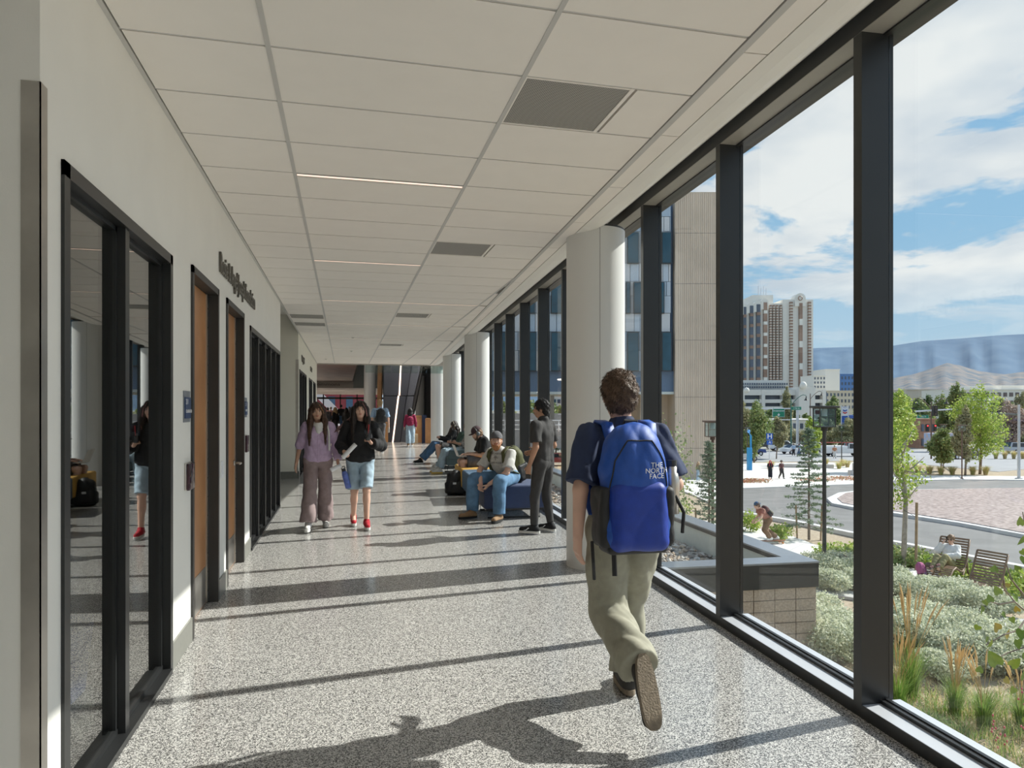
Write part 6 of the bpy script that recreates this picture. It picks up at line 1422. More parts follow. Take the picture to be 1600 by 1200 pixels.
# ------------------------------------------------------------------ trees and hedges in the distance
TR = [(1178, 84, 7.0, 2.6, 'big grey green tree left of the blue pylon', G_mid, .2), (1160, 92, 7.2, 2.4, 'grey green tree cut by the dark post beside the hotel', G_olive, .2), (1213, 92, 5.2, 1.8, 'small olive tree with thin stakes behind the H sign', G_olive, .35), (1268, 80, 5.2, 1.4, 'yellow green young tree behind the conifer top', G_lime, .3),
      (1229, 150, 10.6, 2.0, 'brown green conifer standing before the parking garage', G_olive, .1), (1303, 160, 9.0, 3.0, 'dark tree beside the filling station sign', G_mid, .15), (1326, 122, 4.8, 3.6, 'olive hedge like tree behind the pickup', G_olive, .05), (1290, 128, 4.6, 4.0, 'olive brushy tree behind the lamp lantern', G_olive, .05),
      (1402, 70, 7.9, 2.4, 'lime green tree at the right side of the dark post', G_lime, .25), (1470, 72, 4.2, 2.0, 'small green tree between the dark post and the lamp pair', G_mid, .25), (1531, 68, 8.2, 3.2, 'large bright lime green tree in the street bed', G_lime, .25), (1508, 66, 6.2, 1.2, 'thin olive young tree left of the large lime tree', G_olive, .3),
      (1499, 150, 11.6, 3.0, 'tall dark green tree in front of the white office block', G_mid, .1), (1578, 120, 7.4, 4.0, 'brown leafless looking tree at the right behind the pale pole', [leafm('twig_a', (.36, .27, .22)), leafm('twig_b', (.44, .35, .29))], .1), (1562, 190, 9.0, 5, 'olive tree in front of the white office block at right', G_olive, .1), (1598, 180, 10.2, 3, 'olive tree at the right frame edge before the white office block', G_olive, .1)]
for i, (u, d, h, rx, lab, m, tk) in enumerate(TR): tree(gpt(u, d), h, rx, lab, m, n=6500, size=d * .0029, trunk=tk, seed=300 + i, bark=M_bark, blobs=14)
NB = {}; ORD = 'first second third fourth fifth sixth seventh eighth ninth tenth eleventh twelfth thirteenth fourteenth fifteenth sixteenth seventeenth eighteenth nineteenth twentieth'.split()
rng = random.Random(9)
for i in range(30):
    u = 1130 + i * 19 + rng.uniform(-6, 6); d = rng.uniform(165, 210) if u > 1380 else rng.uniform(190, 260); vt = rng.uniform(640, 650) if u < 1345 else (rng.uniform(612, 626) if u < 1480 else rng.uniform(630, 640)); h = EYE - (vt - V0) * d / F - gz(d)
    mi_ = rng.randrange(4) if u > 1380 else rng.randrange(3); m = (G_mid, G_dark, G_olive, G_lime)[mi_]; kd = ('mid green', 'dark green', 'olive', 'lime green')[mi_]; NB[kd] = NB.get(kd, 0) + 1
    tree(gpt(u, d), h, h * .42, '%s tree in the far belt, %s of the %s ones from the left' % (kd, ORD[NB[kd] - 1], kd), m, n=2600, size=.62, trunk=.08, seed=400 + i, group='trees in the far belt beyond the street', blobs=12)
hedge = MB()
for i in range(20):
    u = 1150 + i * 25; p = gpt(u, 140); t = thing('brush_hedge', p, label='brown green brush on the bank beyond the cars, %s clump from the left' % ORD[i], cat='shrub', group='brush along the bank beyond the cars') ; leaf_cloud('foliage', [(p + X * k * 1.2 + Vector((0, 0, 1.2)), (1.7, 1.4, 1.5)) for k in (-1, 0, 1)], 1600, .3, G_olive, t, 500 + i)
# ------------------------------------------------------------------ mountains
def mountain(name, prof, d, depth, mats, seed, zf):
    """ridge as a real slope: prof = (u, v) crest seen at depth d, foot nearer by depth"""
    rng = np.random.default_rng(seed); us = np.linspace(prof[0][0], prof[-1][0], 220); vs_ = np.interp(us, [p[0] for p in prof], [p[1] for p in prof])
    rows = 26; V = []; Fc = []
    ph = rng.uniform(0, 6.28, 12); fr = rng.uniform(.01, .30, 12)
    for j in range(rows + 1):
        t = j / rows
        for u, v in zip(us, vs_):
            dd = d - depth * (1 - t) ; crest = EYE - (v - V0) / F * d
            e = t ** 1.25; rid = sum(math.sin(u * f_ + p_ + 3.0 * t) for f_, p_ in zip(fr, ph)) / 12
            z = zf + (crest - zf) * e * (1 + .16 * rid * math.sin(PI * t)); p = at_d(u, V0, dd); V.append((p.x, p.y, z))
    n = len(us)
    for j in range(rows):
        for i in range(n - 1): Fc.append((j * n + i, j * n + i + 1, (j + 1) * n + i + 1, (j + 1) * n + i))
    me = bpy.data.meshes.new(name); me.from_pydata(V, [], Fc); return link(name, me, mats, smooth=True, kind='structure')
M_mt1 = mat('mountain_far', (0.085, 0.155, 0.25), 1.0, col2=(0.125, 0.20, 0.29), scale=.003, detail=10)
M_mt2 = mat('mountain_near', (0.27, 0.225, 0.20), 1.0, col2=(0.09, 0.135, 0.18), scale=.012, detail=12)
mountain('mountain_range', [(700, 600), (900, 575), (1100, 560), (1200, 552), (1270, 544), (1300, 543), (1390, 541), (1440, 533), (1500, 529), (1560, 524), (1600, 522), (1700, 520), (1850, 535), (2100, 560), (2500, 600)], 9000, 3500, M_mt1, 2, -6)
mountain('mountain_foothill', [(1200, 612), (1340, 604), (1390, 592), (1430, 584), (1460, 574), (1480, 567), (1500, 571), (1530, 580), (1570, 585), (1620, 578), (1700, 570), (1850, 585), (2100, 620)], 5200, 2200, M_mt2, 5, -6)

# ------------------------------------------------------------------ neighbouring academic building with ribbed slab
XC = Vector((CT, -ST, 0)); YC = Vector((ST, CT, 0))      # across and away
def fb(mb, d, u0, u1, v0, v1, th, off=0.0, mi=0):
    """box on the plane at depth d: columns u0..u1, rows v0 (top)..v1 (bottom), th metres deep behind, off metres proud"""
    k = d / F; x0, x1 = (u0 - U0) * k, (u1 - U0) * k; z1, z0 = EYE - (v0 - V0) * k, EYE - (v1 - V0) * k
    M = Matrix(((XC.x, YC.x, 0, 0), (XC.y, YC.y, 0, 0), (0, 0, 1, 0), (0, 0, 0, 1))) @ Matrix.Translation((0, d - off, 0))
    return mb.box(x0, x1, 0, th + off, z0, z1, M)
M_tan = mat('ribbed_concrete', (0.64, 0.53, 0.42), .9, var=.06, scale=.6, bump=.1, bscale=8)
M_tanj = mat('rib_groove', (0.30, 0.26, 0.22), .9, var=.05)
M_pan = [mat('panel_blue_a', (0.42, 0.52, 0.62), .4, var=.03), mat('panel_blue_b', (0.52, 0.60, 0.68), .4, var=.03), mat('panel_grey', (0.64, 0.66, 0.68), .4, var=.03)]
M_pand = mat('panel_dark', (0.14, 0.21, 0.32), .35, var=.04)
M_fwin = mat('far_glass', (0.03, 0.09, 0.13), .05, var=.2, scale=.8)
D0 = 62.0; k0_ = D0 / F
acad = thing('academic_building', gpt(1000, 62), label='blue grey panelled academic building with a tall ribbed tan concrete slab', cat='building')
mb = MB(); fb(mb, D0, 1055, 1150, 300, 760, 9.0); mb.build('tan_slab', M_tan, acad)
for i in range(30):
    u = 1057 + i * 3.1
    mb = MB(); fb(mb, D0, u, u + 2.2 + (i % 3) * .25, 301.5, 758, 0, .05); mb.build('rib', M_tan, acad)
mb = MB()
for v in (364, 443, 531, 620, 700): fb(mb, D0, 1055, 1150, v, v + .8, 0, .055)
mb.build('panel_joint', M_tanj, acad)
mb = MB(); fb(mb, D0 + 1, 640, 1055, 296, 580, 12); mb.build('panel_volume', M_pand, acad)
mb = MB(); fb(mb, D0 + .6, 640, 1055, 580, 612, 12); mb.build('lower_band', M_pand, acad)
mb = MB(); fb(mb, D0 + .5, 640, 1055, 612, 616, 12); mb.build('soffit_edge', M_inner, acad)
mb = MB(); fb(mb, D0 + 3, 1000, 1055, 614, 765, 10); mb.build('ground_floor_wall', M_tan, acad)
# windows first, panels fill between them
wins = []
for r, (v0, v1) in enumerate(((363, 412), (441, 490), (519, 580))):
    for u0, u1 in ((1034, 1049), (1004, 1014), (980, 998), (940, 962), (905, 925), (861, 876), (812, 838), (780, 800), (745, 765)) if r != 1 else ((1028, 1038), (990, 1002), (978, 985), (930, 950), (861, 880), (826, 836), (790, 800), (750, 770)): wins.append((u0, u1, v0, v1))
for u0, u1, v0, v1 in wins:
    mb = MB(); fb(mb, D0, u0, u1, v0, v1, .3, .10); f = mb.build('window', M_fas, acad); mb = MB(); fb(mb, D0, u0 + 1, u1 - 1, v0 + 1.2, v1 - 1.2, 0, .13); mb.build('pane', M_fwin, f)
rngp = random.Random(4); vrows = [318, 340, 363, 412, 441, 463, 490, 519, 548, 580]
for a, b in zip(vrows[:-1], vrows[1:]):
    u = 640.0 + rngp.uniform(0, 8)
    while u < 1046:
        w = rngp.choice((9, 14, 19)); e = min(u + w, 1047)
        mb = MB(); fb(mb, D0 + .5, u + .35, e - .35, a + .35, b - .35, 0, .3 + rngp.choice((0, .03))); mb.build('facade_panel', M_pan[rngp.randrange(3) if b > 341 else 0], acad); u = e
mb = MB()
for u in (700, 780, 860, 940, 1010): fb(mb, D0 + 6, u, u + 6, 612, 760, .6)
mb.build('ground_column', M_conc2, acad)
# things seen under the overhang: pale low block, rails
lowb = thing('low_white_building', gpt(860, 120), label='white low building with small windows seen under the panelled building', cat='building')
mb = MB(); fb(mb, 120, 852, 1000, 619, 702, 10); mb.build('body', M_conc, lowb)
for i in range(9):
    for j in range(2): mb = MB(); fb(mb, 120, 864 + i * 7, 868.5 + i * 7, 624 + j * 12, 630 + j * 12, 0, .1); mb.build('window', M_fwin, lowb)
t = thing('retaining_wall', gpt(850, 95), label='long grey retaining wall under the overhang of the panelled building', cat='wall'); mb = MB(); fb(mb, 95, 700, 1010, 646, 700, 1); mb.build('wall_face', M_conc2, t)
for i, (u, w) in enumerate(((790, 3), (830, 4), (868, 3.5), (905, 4), (950, 4))): tree(gpt(u, 100), 7.5, w, 'tree under and behind the panelled building, %s from the left' % ('leftmost', 'second', 'third', 'fourth', 'rightmost')[i], G_mid, n=900, size=.6, trunk=.2, seed=700 + i, group='trees behind the panelled building')
t = thing('bridge_railing', at_d(830, 660, 50), label='thin white pipe railing seen low through the windows', cat='railing'); mb = MB()
for v in (657, 664, 671): mb.cyl(at_d(760, v, 50), at_d(990, v, 50), .04, n=6)
for u in range(765, 990, 12): mb.cyl(at_d(u, 656, 50), at_d(u, 674, 50), .04, n=6)
mb.build('rails', M_white, t)
for i, (u, c, lab) in enumerate(((878, (.35, .05, .05), 'red car seen low through the window left of the nearest column'), (812, (.7, .7, .7), 'white car seen low between the window posts behind the black polo man'))): car(u, 80, -TH, c, lab)

# ------------------------------------------------------------------ hotel tower, garage, blocks
M_hot = mat('hotel_white', (0.80, 0.77, 0.71), .8, var=.03); M_hotd = mat('hotel_glass', (0.10, 0.12, 0.16), .3, var=.2, scale=.2); M_hotb = mat('hotel_brown', (0.30, 0.19, 0.14), .5, var=.2, scale=.2)
D1 = 520.0
hot = thing('hotel_tower', gpt(1215, D1), label='tall white hotel tower with arched tops and dark window stripes', cat='building')
mb = MB(); fb(mb, D1, 1150, 1201, 479, 655, 40); fb(mb, D1 + 4, 1176, 1208, 461, 480, 25); mb.build('left_wing', M_hot, hot)
mb = MB(); fb(mb, D1 + 2, 1201, 1223, 474, 655, 40); mb.build('middle_wing', M_hot, hot)
mb = MB(); fb(mb, D1, 1223, 1270.5, 468, 655, 40); mb.build('right_wing', M_hot, hot)
def arch(u0, u1, vt, off, th, nm='arch'):
    k = D1 / F; c = (u0 + u1) / 2; r = (u1 - u0) / 2; P = [(u1, vt + r + 12), (u1, vt + r)] + [(c + r * math.cos(PI * i / 10), vt + r - r * math.sin(PI * i / 10)) for i in range(1, 10)] + [(u0, vt + r), (u0, vt + r + 12)]
    MB().plate([at_d(u, v, D1 - off) for u, v in reversed(P)], -th).build(nm, M_hot, hot)
for u0, u1, vt in ((1158, 1168, 475), (1168, 1178.5, 472), (1178.5, 1189.5, 470), (1189.5, 1200.5, 466), (1242, 1259, 458)): arch(u0, u1, vt, 1.5, 8)
def stripe(u0, u1, v0, v1, m, n=24, off=1.8):
    mb = MB(); fb(mb, D1, u0, u1, v0, v1, 0, off); f = mb.build('window_stripe', m, hot)
    mb = MB(); h = (v1 - v0) / n
    for i in range(n): fb(mb, D1, u0, u1, v0 + h * i + h * .72, v0 + h * (i + 1), 0, off + .4)
    mb.build('spandrels', M_hot if m is not M_hotd else M_hotb, f, kind='stuff')
for u0, u1, v0 in ((1161, 1165, 480), (1170.5, 1176, 478), (1181, 1187, 476)): stripe(u0, u1, v0, 612, M_hotd, 8)
stripe(1192, 1197.5, 473, 612, M_hotb, 8)
for u0 in (1201.5, 1206.5, 1211.7, 1217.2): stripe(u0, u0 + 3, 477, 600, M_hotb, 30)
stripe(1233, 1237.5, 472, 612, M_hotb, 30); stripe(1247.5, 1252.5, 474, 612, M_hotb, 4); stripe(1261.5, 1266, 472, 612, M_hotb, 30)
for i, u in enumerate((1185, 1189, 1193, 1197)): mb = MB(); mb.cyl(at_d(u, 462, D1), at_d(u, 447 + (i % 2) * 3, D1), .25, n=5); mb.build('antenna', M_alu, hot)
mb = MB(); mb.tube([at_d(1250.5 + 3.2 * math.cos(a), 466 - 3.2 * math.sin(a), D1 - 3) for a in [i * PI / 6 for i in range(13)]], .35, 5); mb.build('roof_emblem', M_hotb, hot)
for v0 in (485, 487, 489, 491): 
    pass
gar = thing('parking_garage', gpt(1215, 330), label='white parking garage with open decks at the foot of the hotel', cat='building')
D2 = 330.0
M_gar = mat('garage_white', (0.72, 0.70, 0.66), .8, var=.03)
mb = MB(); fb(mb, D2 + 3, 1130, 1292, 612, 680, 20); mb.build('deck_shade', M_hotd, gar)
for v0, v1 in ((609, 617.5), (624, 629.5), (635, 641), (648, 655), (664, 672)): mb = MB(); fb(mb, D2, 1130, 1290, v0, v1, 4); mb.build('deck_band', M_gar, gar)
for u in (1131, 1158, 1190, 1222, 1250, 1285): mb = MB(); fb(mb, D2, u, u + 5, 609, 680, 4, .5); mb.build('pier', M_gar, gar)
mb = MB(); fb(mb, D2, 1243, 1268, 605, 680, 10, 4); mb.build('stair_tower', M_gar, gar)
for u, v, r in ((1166.5, 610, 4.2), (1255, 602, 5.2)):
    c = at_d(u, v, D2 - 5); mb = MB(); k = D2 / F; mb.ell(c, (r * k, r * k, r * k * 1.1), 14, 8); mb.build('dome', M_hot, gar, smooth=True)
mb = MB()
for j in range(2):
    for i in range(20): fb(mb, D2 + 26, 1160 + i * 3.6, 1161.8 + i * 3.6, 598.5 + j * 5, 601.5 + j * 5, 0, .5)
bd = thing('hotel_podium', gpt(1180, 360), label='white podium with rows of small square windows below the hotel tower', cat='building')
mb2 = MB(); fb(mb2, D2 + 27, 1150, 1228, 594, 640, 10); mb2.build('body', M_hot, bd); mb.build('window_grid', M_hotd, bd, kind='stuff')
def block(u0, u1, v0, v1, d, m, lab, cols, rows, wm=None, name='office_block', wv=None, gap=.3):
    t = thing(name, gpt((u0 + u1) / 2, d), label=lab, cat='building'); mb = MB(); fb(mb, d, u0, u1, v0, v1 + 40, 18); mb.build('body', m, t)
    mb = MB(); fb(mb, d, u0 - .4, u1 + .4, v0 - .8, v0 + .4, 18, .4); mb.build('parapet', m, t)
    if cols:
        cw = (u1 - u0) / cols; rh = ((wv or v1) - v0) / rows
        for i in range(cols):
            for j in range(rows): mb = MB(); fb(mb, d, u0 + cw * (i + gap), u0 + cw * (i + 1 - gap), v0 + rh * (j + .35), v0 + rh * (j + .85), 0, .25); mb.build('window', wm or M_hotd, t)
    return t
block(1290, 1312, 577.5, 610, 420, M_hot, 'pale block with a taller stair tower right of the hotel', 0, 0, name='stepped_block')
block(1271, 1290, 587, 614, 400, M_hot, 'low white block with window bands right beside the hotel', 4, 4)
block(1290, 1335, 611, 640, 380, mat('cream_wall', (.66, .58, .45), .8, var=.03), 'cream low building with window bands behind the big lantern', 8, 3)
block(1313, 1340, 585, 612, 500, mat('blue_block_wall', (.10, .22, .48), .5, var=.05), 'distant blue and dark glass block cut by the dark post', 5, 3)
block(1490, 1660, 609, 650, 230, M_hot, 'long white office block with square windows on the right', 18, 2, mat('office_glass', (.12, .09, .09), .4, var=.1), wv=634, gap=.22)
block(1534, 1560, 603, 612, 236, M_hot, 'pale roof plant room on the long white office block, left one', 0, 0, name='roof_plant')
block(1565, 1600, 603, 612, 240, M_hot, 'pale roof plant room on the long white office block, right one', 0, 0, name='roof_plant')
block(1416, 1475, 609, 640, 260, mat('beige_wall', (.58, .52, .44), .8, var=.03), 'plain beige warehouse behind the trees on the right', 0, 0)
block(1475, 1491, 609, 640, 262, M_hot, 'narrow white end block beside the long white office block', 0, 0)
block(1437, 1461, 655, 700, 120, mat('brick_wall', (.40, .22, .15), .85, var=.15, scale=2), 'small red brick shop front under the signal arm', 3, 2)
block(1236, 1290, 656, 672, 170, M_hot, 'long white low shed behind the cars and hedges', 5, 1)
t = thing('plane_of_hall', gpt(1214, 172), label='dark gabled roof row above the white low shed', cat='roof') if False else None
# ------------------------------------------------------------------ cloth and gear materials
def cloth(n, c, **k): k.setdefault('var', .08); k.setdefault('scale', 25); k.setdefault('bump', .15); k.setdefault('bscale', 350); return mat(n, c, k.pop('rough', .85), **k)
C_navy = cloth('cloth_navy_tee', (.030, .045, .105)); C_olive = cloth('cloth_olive_pants', (.36, .345, .27)); C_black = cloth('cloth_black', (.014, .014, .016)); C_lilac = cloth('cloth_lilac', (.56, .42, .60)); C_mauve = cloth('cloth_mauve', (.33, .25, .25))
C_white = cloth('cloth_white', (.75, .74, .72)); C_denl = cloth('denim_light', (.38, .50, .60), var=.15, scale=9); C_denm = cloth('denim_mid', (.12, .24, .40), var=.25, scale=9); C_dend = cloth('denim_dark', (.06, .13, .24), var=.2, scale=9)
C_lgrey = cloth('cloth_pale_grey', (.56, .55, .52)); C_char = cloth('cloth_charcoal', (.045, .043, .043)); C_pgrey = cloth('cloth_grey', (.10, .10, .11)); C_lblue = cloth('cloth_light_blue', (.33, .47, .66)); C_maroon = cloth('cloth_maroon', (.26, .02, .07)); C_camo = cloth('cloth_camo', (.05, .05, .05), col2=(.5, .5, .5), scale=16); C_green = cloth('cloth_dark_green', (.05, .09, .07))
C_tan = cloth('shoe_tan', (.32, .20, .11)); C_dshoe = cloth('shoe_dark', (.06, .055, .05)); C_red = cloth('shoe_red', (.45, .02, .035)); C_cap = cloth('cap_grey', (.13, .13, .14)); C_capb = cloth('cap_brown', (.07, .04, .045)); C_brown = cloth('cloth_brown', (.12, .05, .05)); C_solegrey = mat('sole_grey', (.16, .14, .12), .8, var=.1); C_solek = mat('sole_black', (.02, .02, .02), .8, var=.1); C_soletan = mat('sole_tan', (.27, .215, .155), .8, var=.15, scale=40, bump=.5, bscale=120)
BP_blue = cloth('pack_blue', (.015, .085, .42), rough=.5); BP_blued = cloth('pack_royal', (.010, .045, .36), rough=.45); BP_blk = cloth('pack_black', (.022, .022, .024), rough=.6); BP_oliv = cloth('pack_olive', (.085, .088, .030), rough=.7)
def ground_at(u, d): p = at_d(u, V0, d); return Vector((p.x, p.y, 0))
def backpack(label, loc, rz, mats, org, w, h, dep, lean=0.0, straps=None, logo=None, name='backpack', res=.009, pockets=True, group=None, yaw=0.0):
    """org: centre in the wearer's frame; dep grows backwards (-y)"""
    t = thing(name, loc, rz, label=label, cat='backpack', group=group); main, low, side = mats; R = rotm(yaw, lean); O = npv(*org); q = lambda x, y, z: O + R @ npv(x, y, z); f = folds(.005, 31, 20)
    f = folds(.010, 31, 15)
    b = sdf_mesh('main_body', [rbox(q(0, 0, 0), (w * .46, dep * .42, h * .48), min(w, dep) * .40, R, taper=.20), ell(q(0, -dep * .12, h * .18), (w * .42, dep * .42, h * .34), R, k=.04)], res, k=.03, disp=f, m=main, parent=t)
    if pockets:
        sdf_mesh('front_pocket', [rbox(q(0, -dep * .335, -h * .21), (w * .41, dep * .22, h * .27), .050, R, taper=.04)], res, disp=folds(.007, 7, 14), m=low, parent=t)
        for sx in (-1, 1): sdf_mesh('side_pocket', [rbox(q(sx * w * .46, -dep * .0, -h * .22), (w * .075, dep * .36, h * .23), .025, R, taper=-.06)], res, disp=folds(.006, 8, 26), m=side, parent=t)
        sdf_mesh('base_panel', [rbox(q(0, dep * .02, -h * .46), (w * .44, dep * .38, h * .05), .028, R)], res, m=side, parent=t)
        from mathutils.bvhtree import BVHTree
        bv = BVHTree.FromPolygons([v.co for v in b.data.vertices], [tuple(p.vertices) for p in b.data.polygons]); pts = []
        K = [q(-w * .40, -dep * .30, -h * .02), q(-w * .36, -dep * .45, h * .22), q(-w * .18, -dep * .5, h * .38), q(w * .18, -dep * .5, h * .38), q(w * .36, -dep * .45, h * .22), q(w * .40, -dep * .30, -h * .02)]
        for k0, k1 in zip(K[:-1], K[1:]):
            for j in range(6):
                c, nn, _, _ = bv.find_nearest(Vector(k0 + (k1 - k0) * j / 6)); pts.append(c + nn * .002)
        mb = MB(); mb.tube(pts, .0035, 6); mb.build('zipper', side, t, world=False)
        mb = MB(); mb.tube([q(-.04, dep * .1, h * .46), q(-.03, dep * .02, h * .54), q(.03, dep * .02, h * .54), q(.04, dep * .1, h * .46)], .008, 6); mb.build('haul_loop', side, t, world=False)
    if straps:
        for pts in straps:
            mb = MB(); P = [Vector(p) for p in pts]; V = []; wd = .030
            for i, p in enumerate(P):
                d = (P[min(i + 1, len(P) - 1)] - P[max(i - 1, 0)]).normalized(); lat = Vector((1, 0, 0)) - d * d.x; lat.normalize(); nn = d.cross(lat).normalized()
                V += [p - lat * wd + nn * .006, p + lat * wd + nn * .006, p + lat * wd - nn * .006, p - lat * wd - nn * .006]
            Fc = [(4 * i + k, 4 * i + (k + 1) % 4, 4 * i + 4 + (k + 1) % 4, 4 * i + 4 + k) for i in range(len(P) - 1) for k in range(4)] + [(3, 2, 1, 0), tuple(4 * (len(P) - 1) + k for k in range(4))]
            mb.add(V, Fc); mb.build('strap', main if straps is not None and len(mats) else side, t, world=False, smooth=True)
    return t, b, q

# 1 the walking man with the blue backpack
L1 = ground_at(975, 3.55)
J1 = dict(pel=(0, 0, .93), wai=(0, .01, 1.07), che=(0, .015, 1.26), nek=(0, .02, 1.435), hed=(-.01, .05, 1.600), shL=(-.195, .0, 1.395), shR=(.195, .03, 1.395), elL=(-.255, -.07, 1.13), wrL=(-.25, -.01, .895), elR=(.275, -.02, 1.14), wrR=(.25, .20, 1.06),
          hiL=(-.09, 0, .885), hiR=(.09, 0, .885), knL=(-.075, .04, .49), anL=(-.05, -.36, .32), toL=(-.05, -.45, .15), knR=(.085, .17, .48), anR=(.085, .17, .085), toR=(.10, .31, .025))
man, J, hl, Rh = person('walking man in navy T-shirt and olive trousers seen from behind, carrying a blue backpack', L1, -.03, 1.75, J1, skin='fair', top=dict(m=C_navy, sleeve=.86, hem=.86, wide=.022, o=.010, fold=.008), bottom=dict(m=C_olive, o=.014, wide=.020, fold=.014, len=.95), shoes=dict(m=C_dshoe, sole=C_soletan), hair=dict(m='brown', style='short', h=.010, rough=.004, n=9000, sl=.034), look=(-.10, -.02, 0), res=.006, hands=dict(L=dict(fd=(.02, .16, -1), pn=(1, .15, .1), curl=.32), R=dict(fd=(-.1, 1, -.3), curl=.5)), seed=3)
sl1 = [[(g * .10, -.125, 1.33), (g * .115, -.06, 1.455), (g * .120, .03, 1.468), (g * .125, .11, 1.40), (g * .13, .145, 1.26), (g * .16, .10, 1.08), (g * .17, -.03, 1.0)] for g in (-1, 1)]
bpk, bb_, q1 = backpack('blue backpack with black side pockets on the walking man', L1, -.03, (BP_blue, BP_blued, BP_blk), (-.045, -.225, 1.15), .345, .60, .22, lean=-.05, straps=sl1, res=.0065)
for dz, tx in ((.052, 'THE'), (.026, 'NORTH'), (.0, 'FACE')): decal('pack_lettering', tx, .034, (L1.x + .018, L1.y - .36, 1.215 + dz), (CT, -ST, 0), (0, 0, 1), bb_, M_white, bpk, off=.004)
mb = MB(); mb.tube([q1(-.20, .02, -.25), q1(-.215, -.04, -.34), q1(-.205, -.02, -.42)], .008, 6); mb.tube([q1(.21, .0, -.02), q1(.25, -.03, -.12), q1(.245, -.02, -.22)], .009, 6); mb.tube([q1(-.08, .05, -.32), q1(-.085, .03, -.42)], .012, 6); mb.build('loose_webbing', BP_blk, bpk, world=False, kind='stuff')
t = thing('water_bottle', L1, -.03, label='dark metal bottle in the right side pocket of the blue backpack', cat='bottle'); mb = MB(); mb.lathe([(.001, -.11), (.034, -.11), (.036, .05), (.028, .085), (.022, .09), (.022, .12), (.001, .12)], tuple(q1(.215, .02, -.02)), 20); mb.build('bottle_body', M_steel, t, world=False, smooth=True)
t2 = MB(); t2.cyl(q1(.215, .02, .095), q1(.215, .02, .13), .025, n=16); t2.build('bottle_cap', M_plastic, t, world=False)

# 2 woman in lilac
L2 = ground_at(497, 8.86); R2 = PI + .03
J2 = dict(pel=(0, 0, .885), wai=(0, .01, 1.02), che=(0, .01, 1.18), nek=(0, 0, 1.345), hed=(.015, .03, 1.495), shL=(-.155, 0, 1.31), shR=(.155, 0, 1.31), elR=(.225, -.05, 1.06), wrR=(.265, .02, .84), elL=(-.235, -.03, 1.06), wrL=(-.245, .09, .85),
          hiL=(-.085, 0, .845), hiR=(.085, 0, .845), knL=(-.085, -.01, .47), anL=(-.09, -.18, .09), toL=(-.10, -.05, .025), knR=(.10, .15, .48), anR=(.115, .22, .10), toR=(.13, .35, .035))
wl2, J, hl, Rh = person('woman in lilac hoodie and mauve wide trousers walking toward the camera', L2, R2, 1.64, J2, fem=True, skin='mid', top=dict(m=C_lilac, sleeve=dict(L=1.85, R=1.05), hem=.86, o=.012, wide=.008, fold=.007, flare=.026), bottom=dict(m=C_mauve, o=.006, wide=.020, flare=3.0, fold=.009, len=.97), shoes=dict(m=C_white), hair=dict(m='cocoa', style='long', len=.27, streak='gold', n=4000, locks=[(-1, 0, .0, -.20)]), look=(.08, .0, .05), res=.0085, hands=dict(L=dict(fd=(-.1, .25, -1), pn=(.9, .2, 0), curl=1.0, grip=.3)), seed=11)
sdf_mesh('white_tee', [ell((-.015, .085, 1.265), (.060, .062, .115)), ell((0, .05, 1.335), (.075, .07, .04), k=.03)], .008, m=C_white, parent=wl2, sub=[ell((0, .06, 1.40), (.055, .09, .06))])
mb = MB(); mb.tube([(0, .165, 1.20), (.0, .168, 1.05), (.0, .150, .87)], .004, 6); mb.build('zip', C_lilac, wl2, world=False)
mb = MB(); mb.tube([(-.10, .08, 1.36), (-.13, .13, 1.25), (-.14, .13, 1.0)], .012, 6); mb.build('bag_strap', C_white, wl2, world=False)
def paper_roll(loc, rz, a, b, lab, r=.028):
    t = thing('paper_roll', loc, rz, label=lab, cat='paper roll'); a = Vector(a); b = Vector(b); d = (b - a).normalized(); mb = MB(); mb.cyl(a, b, r, n=20, cap=False); mb.cyl(b, a, r - .005, n=20, cap=False)
    u_ = d.orthogonal().normalized(); w_ = d.cross(u_)
    for p in (a, b):
        V = [p + (u_ * math.cos(2 * PI * i / 20) + w_ * math.sin(2 * PI * i / 20)) * rr for rr in (r, r - .005) for i in range(20)]; mb.add(V, [(i, (i + 1) % 20, 20 + (i + 1) % 20, 20 + i) for i in range(20)])
    mb.build('paper', M_white, t, world=False, smooth=True); mb = MB(); mb.cyl(a + d * .012, b - d * .012, r - .007, n=16); mb.build('tube_core', mat('cardboard', (.35, .24, .14), .8, var=.05), t, world=False)
paper_roll(L2, R2, (-.28, .13, .81), (-.155, .16, .755), 'rolled white paper in the left hand of the woman in lilac')
def flask(loc, rz, c, lab, tilt=.25):
    t = thing('water_bottle', loc, rz, label=lab, cat='bottle'); c = Vector(c); R = Matrix.Rotation(tilt, 3, 'Y'); mb = MB(); mb.lathe([(.001, -.12), (.034, -.12), (.037, -.11), (.037, .07), (.030, .095), (.024, .105), (.001, .105)], (0, 0, 0), 24); mb.v = [tuple(R @ Vector(p) + c) for p in mb.v]; mb.build('flask', mat('flask_blue', (.13, .19, .55), .35, var=.25, scale=25), t, world=False, smooth=True)
    mb = MB(); mb.cyl((0, 0, .105), (0, 0, .14), .026, n=16); mb.tube([(-.02, 0, .13), (-.02, 0, .165), (.02, 0, .165), (.02, 0, .13)], .006, 6); mb.v = [tuple(R @ Vector(p) + c) for p in mb.v]; mb.build('cap_loop', M_plastic, t, world=False)
flask(L2, R2, (-.345, .13, .635), 'periwinkle blue water bottle hanging from the hand of the woman in lilac')

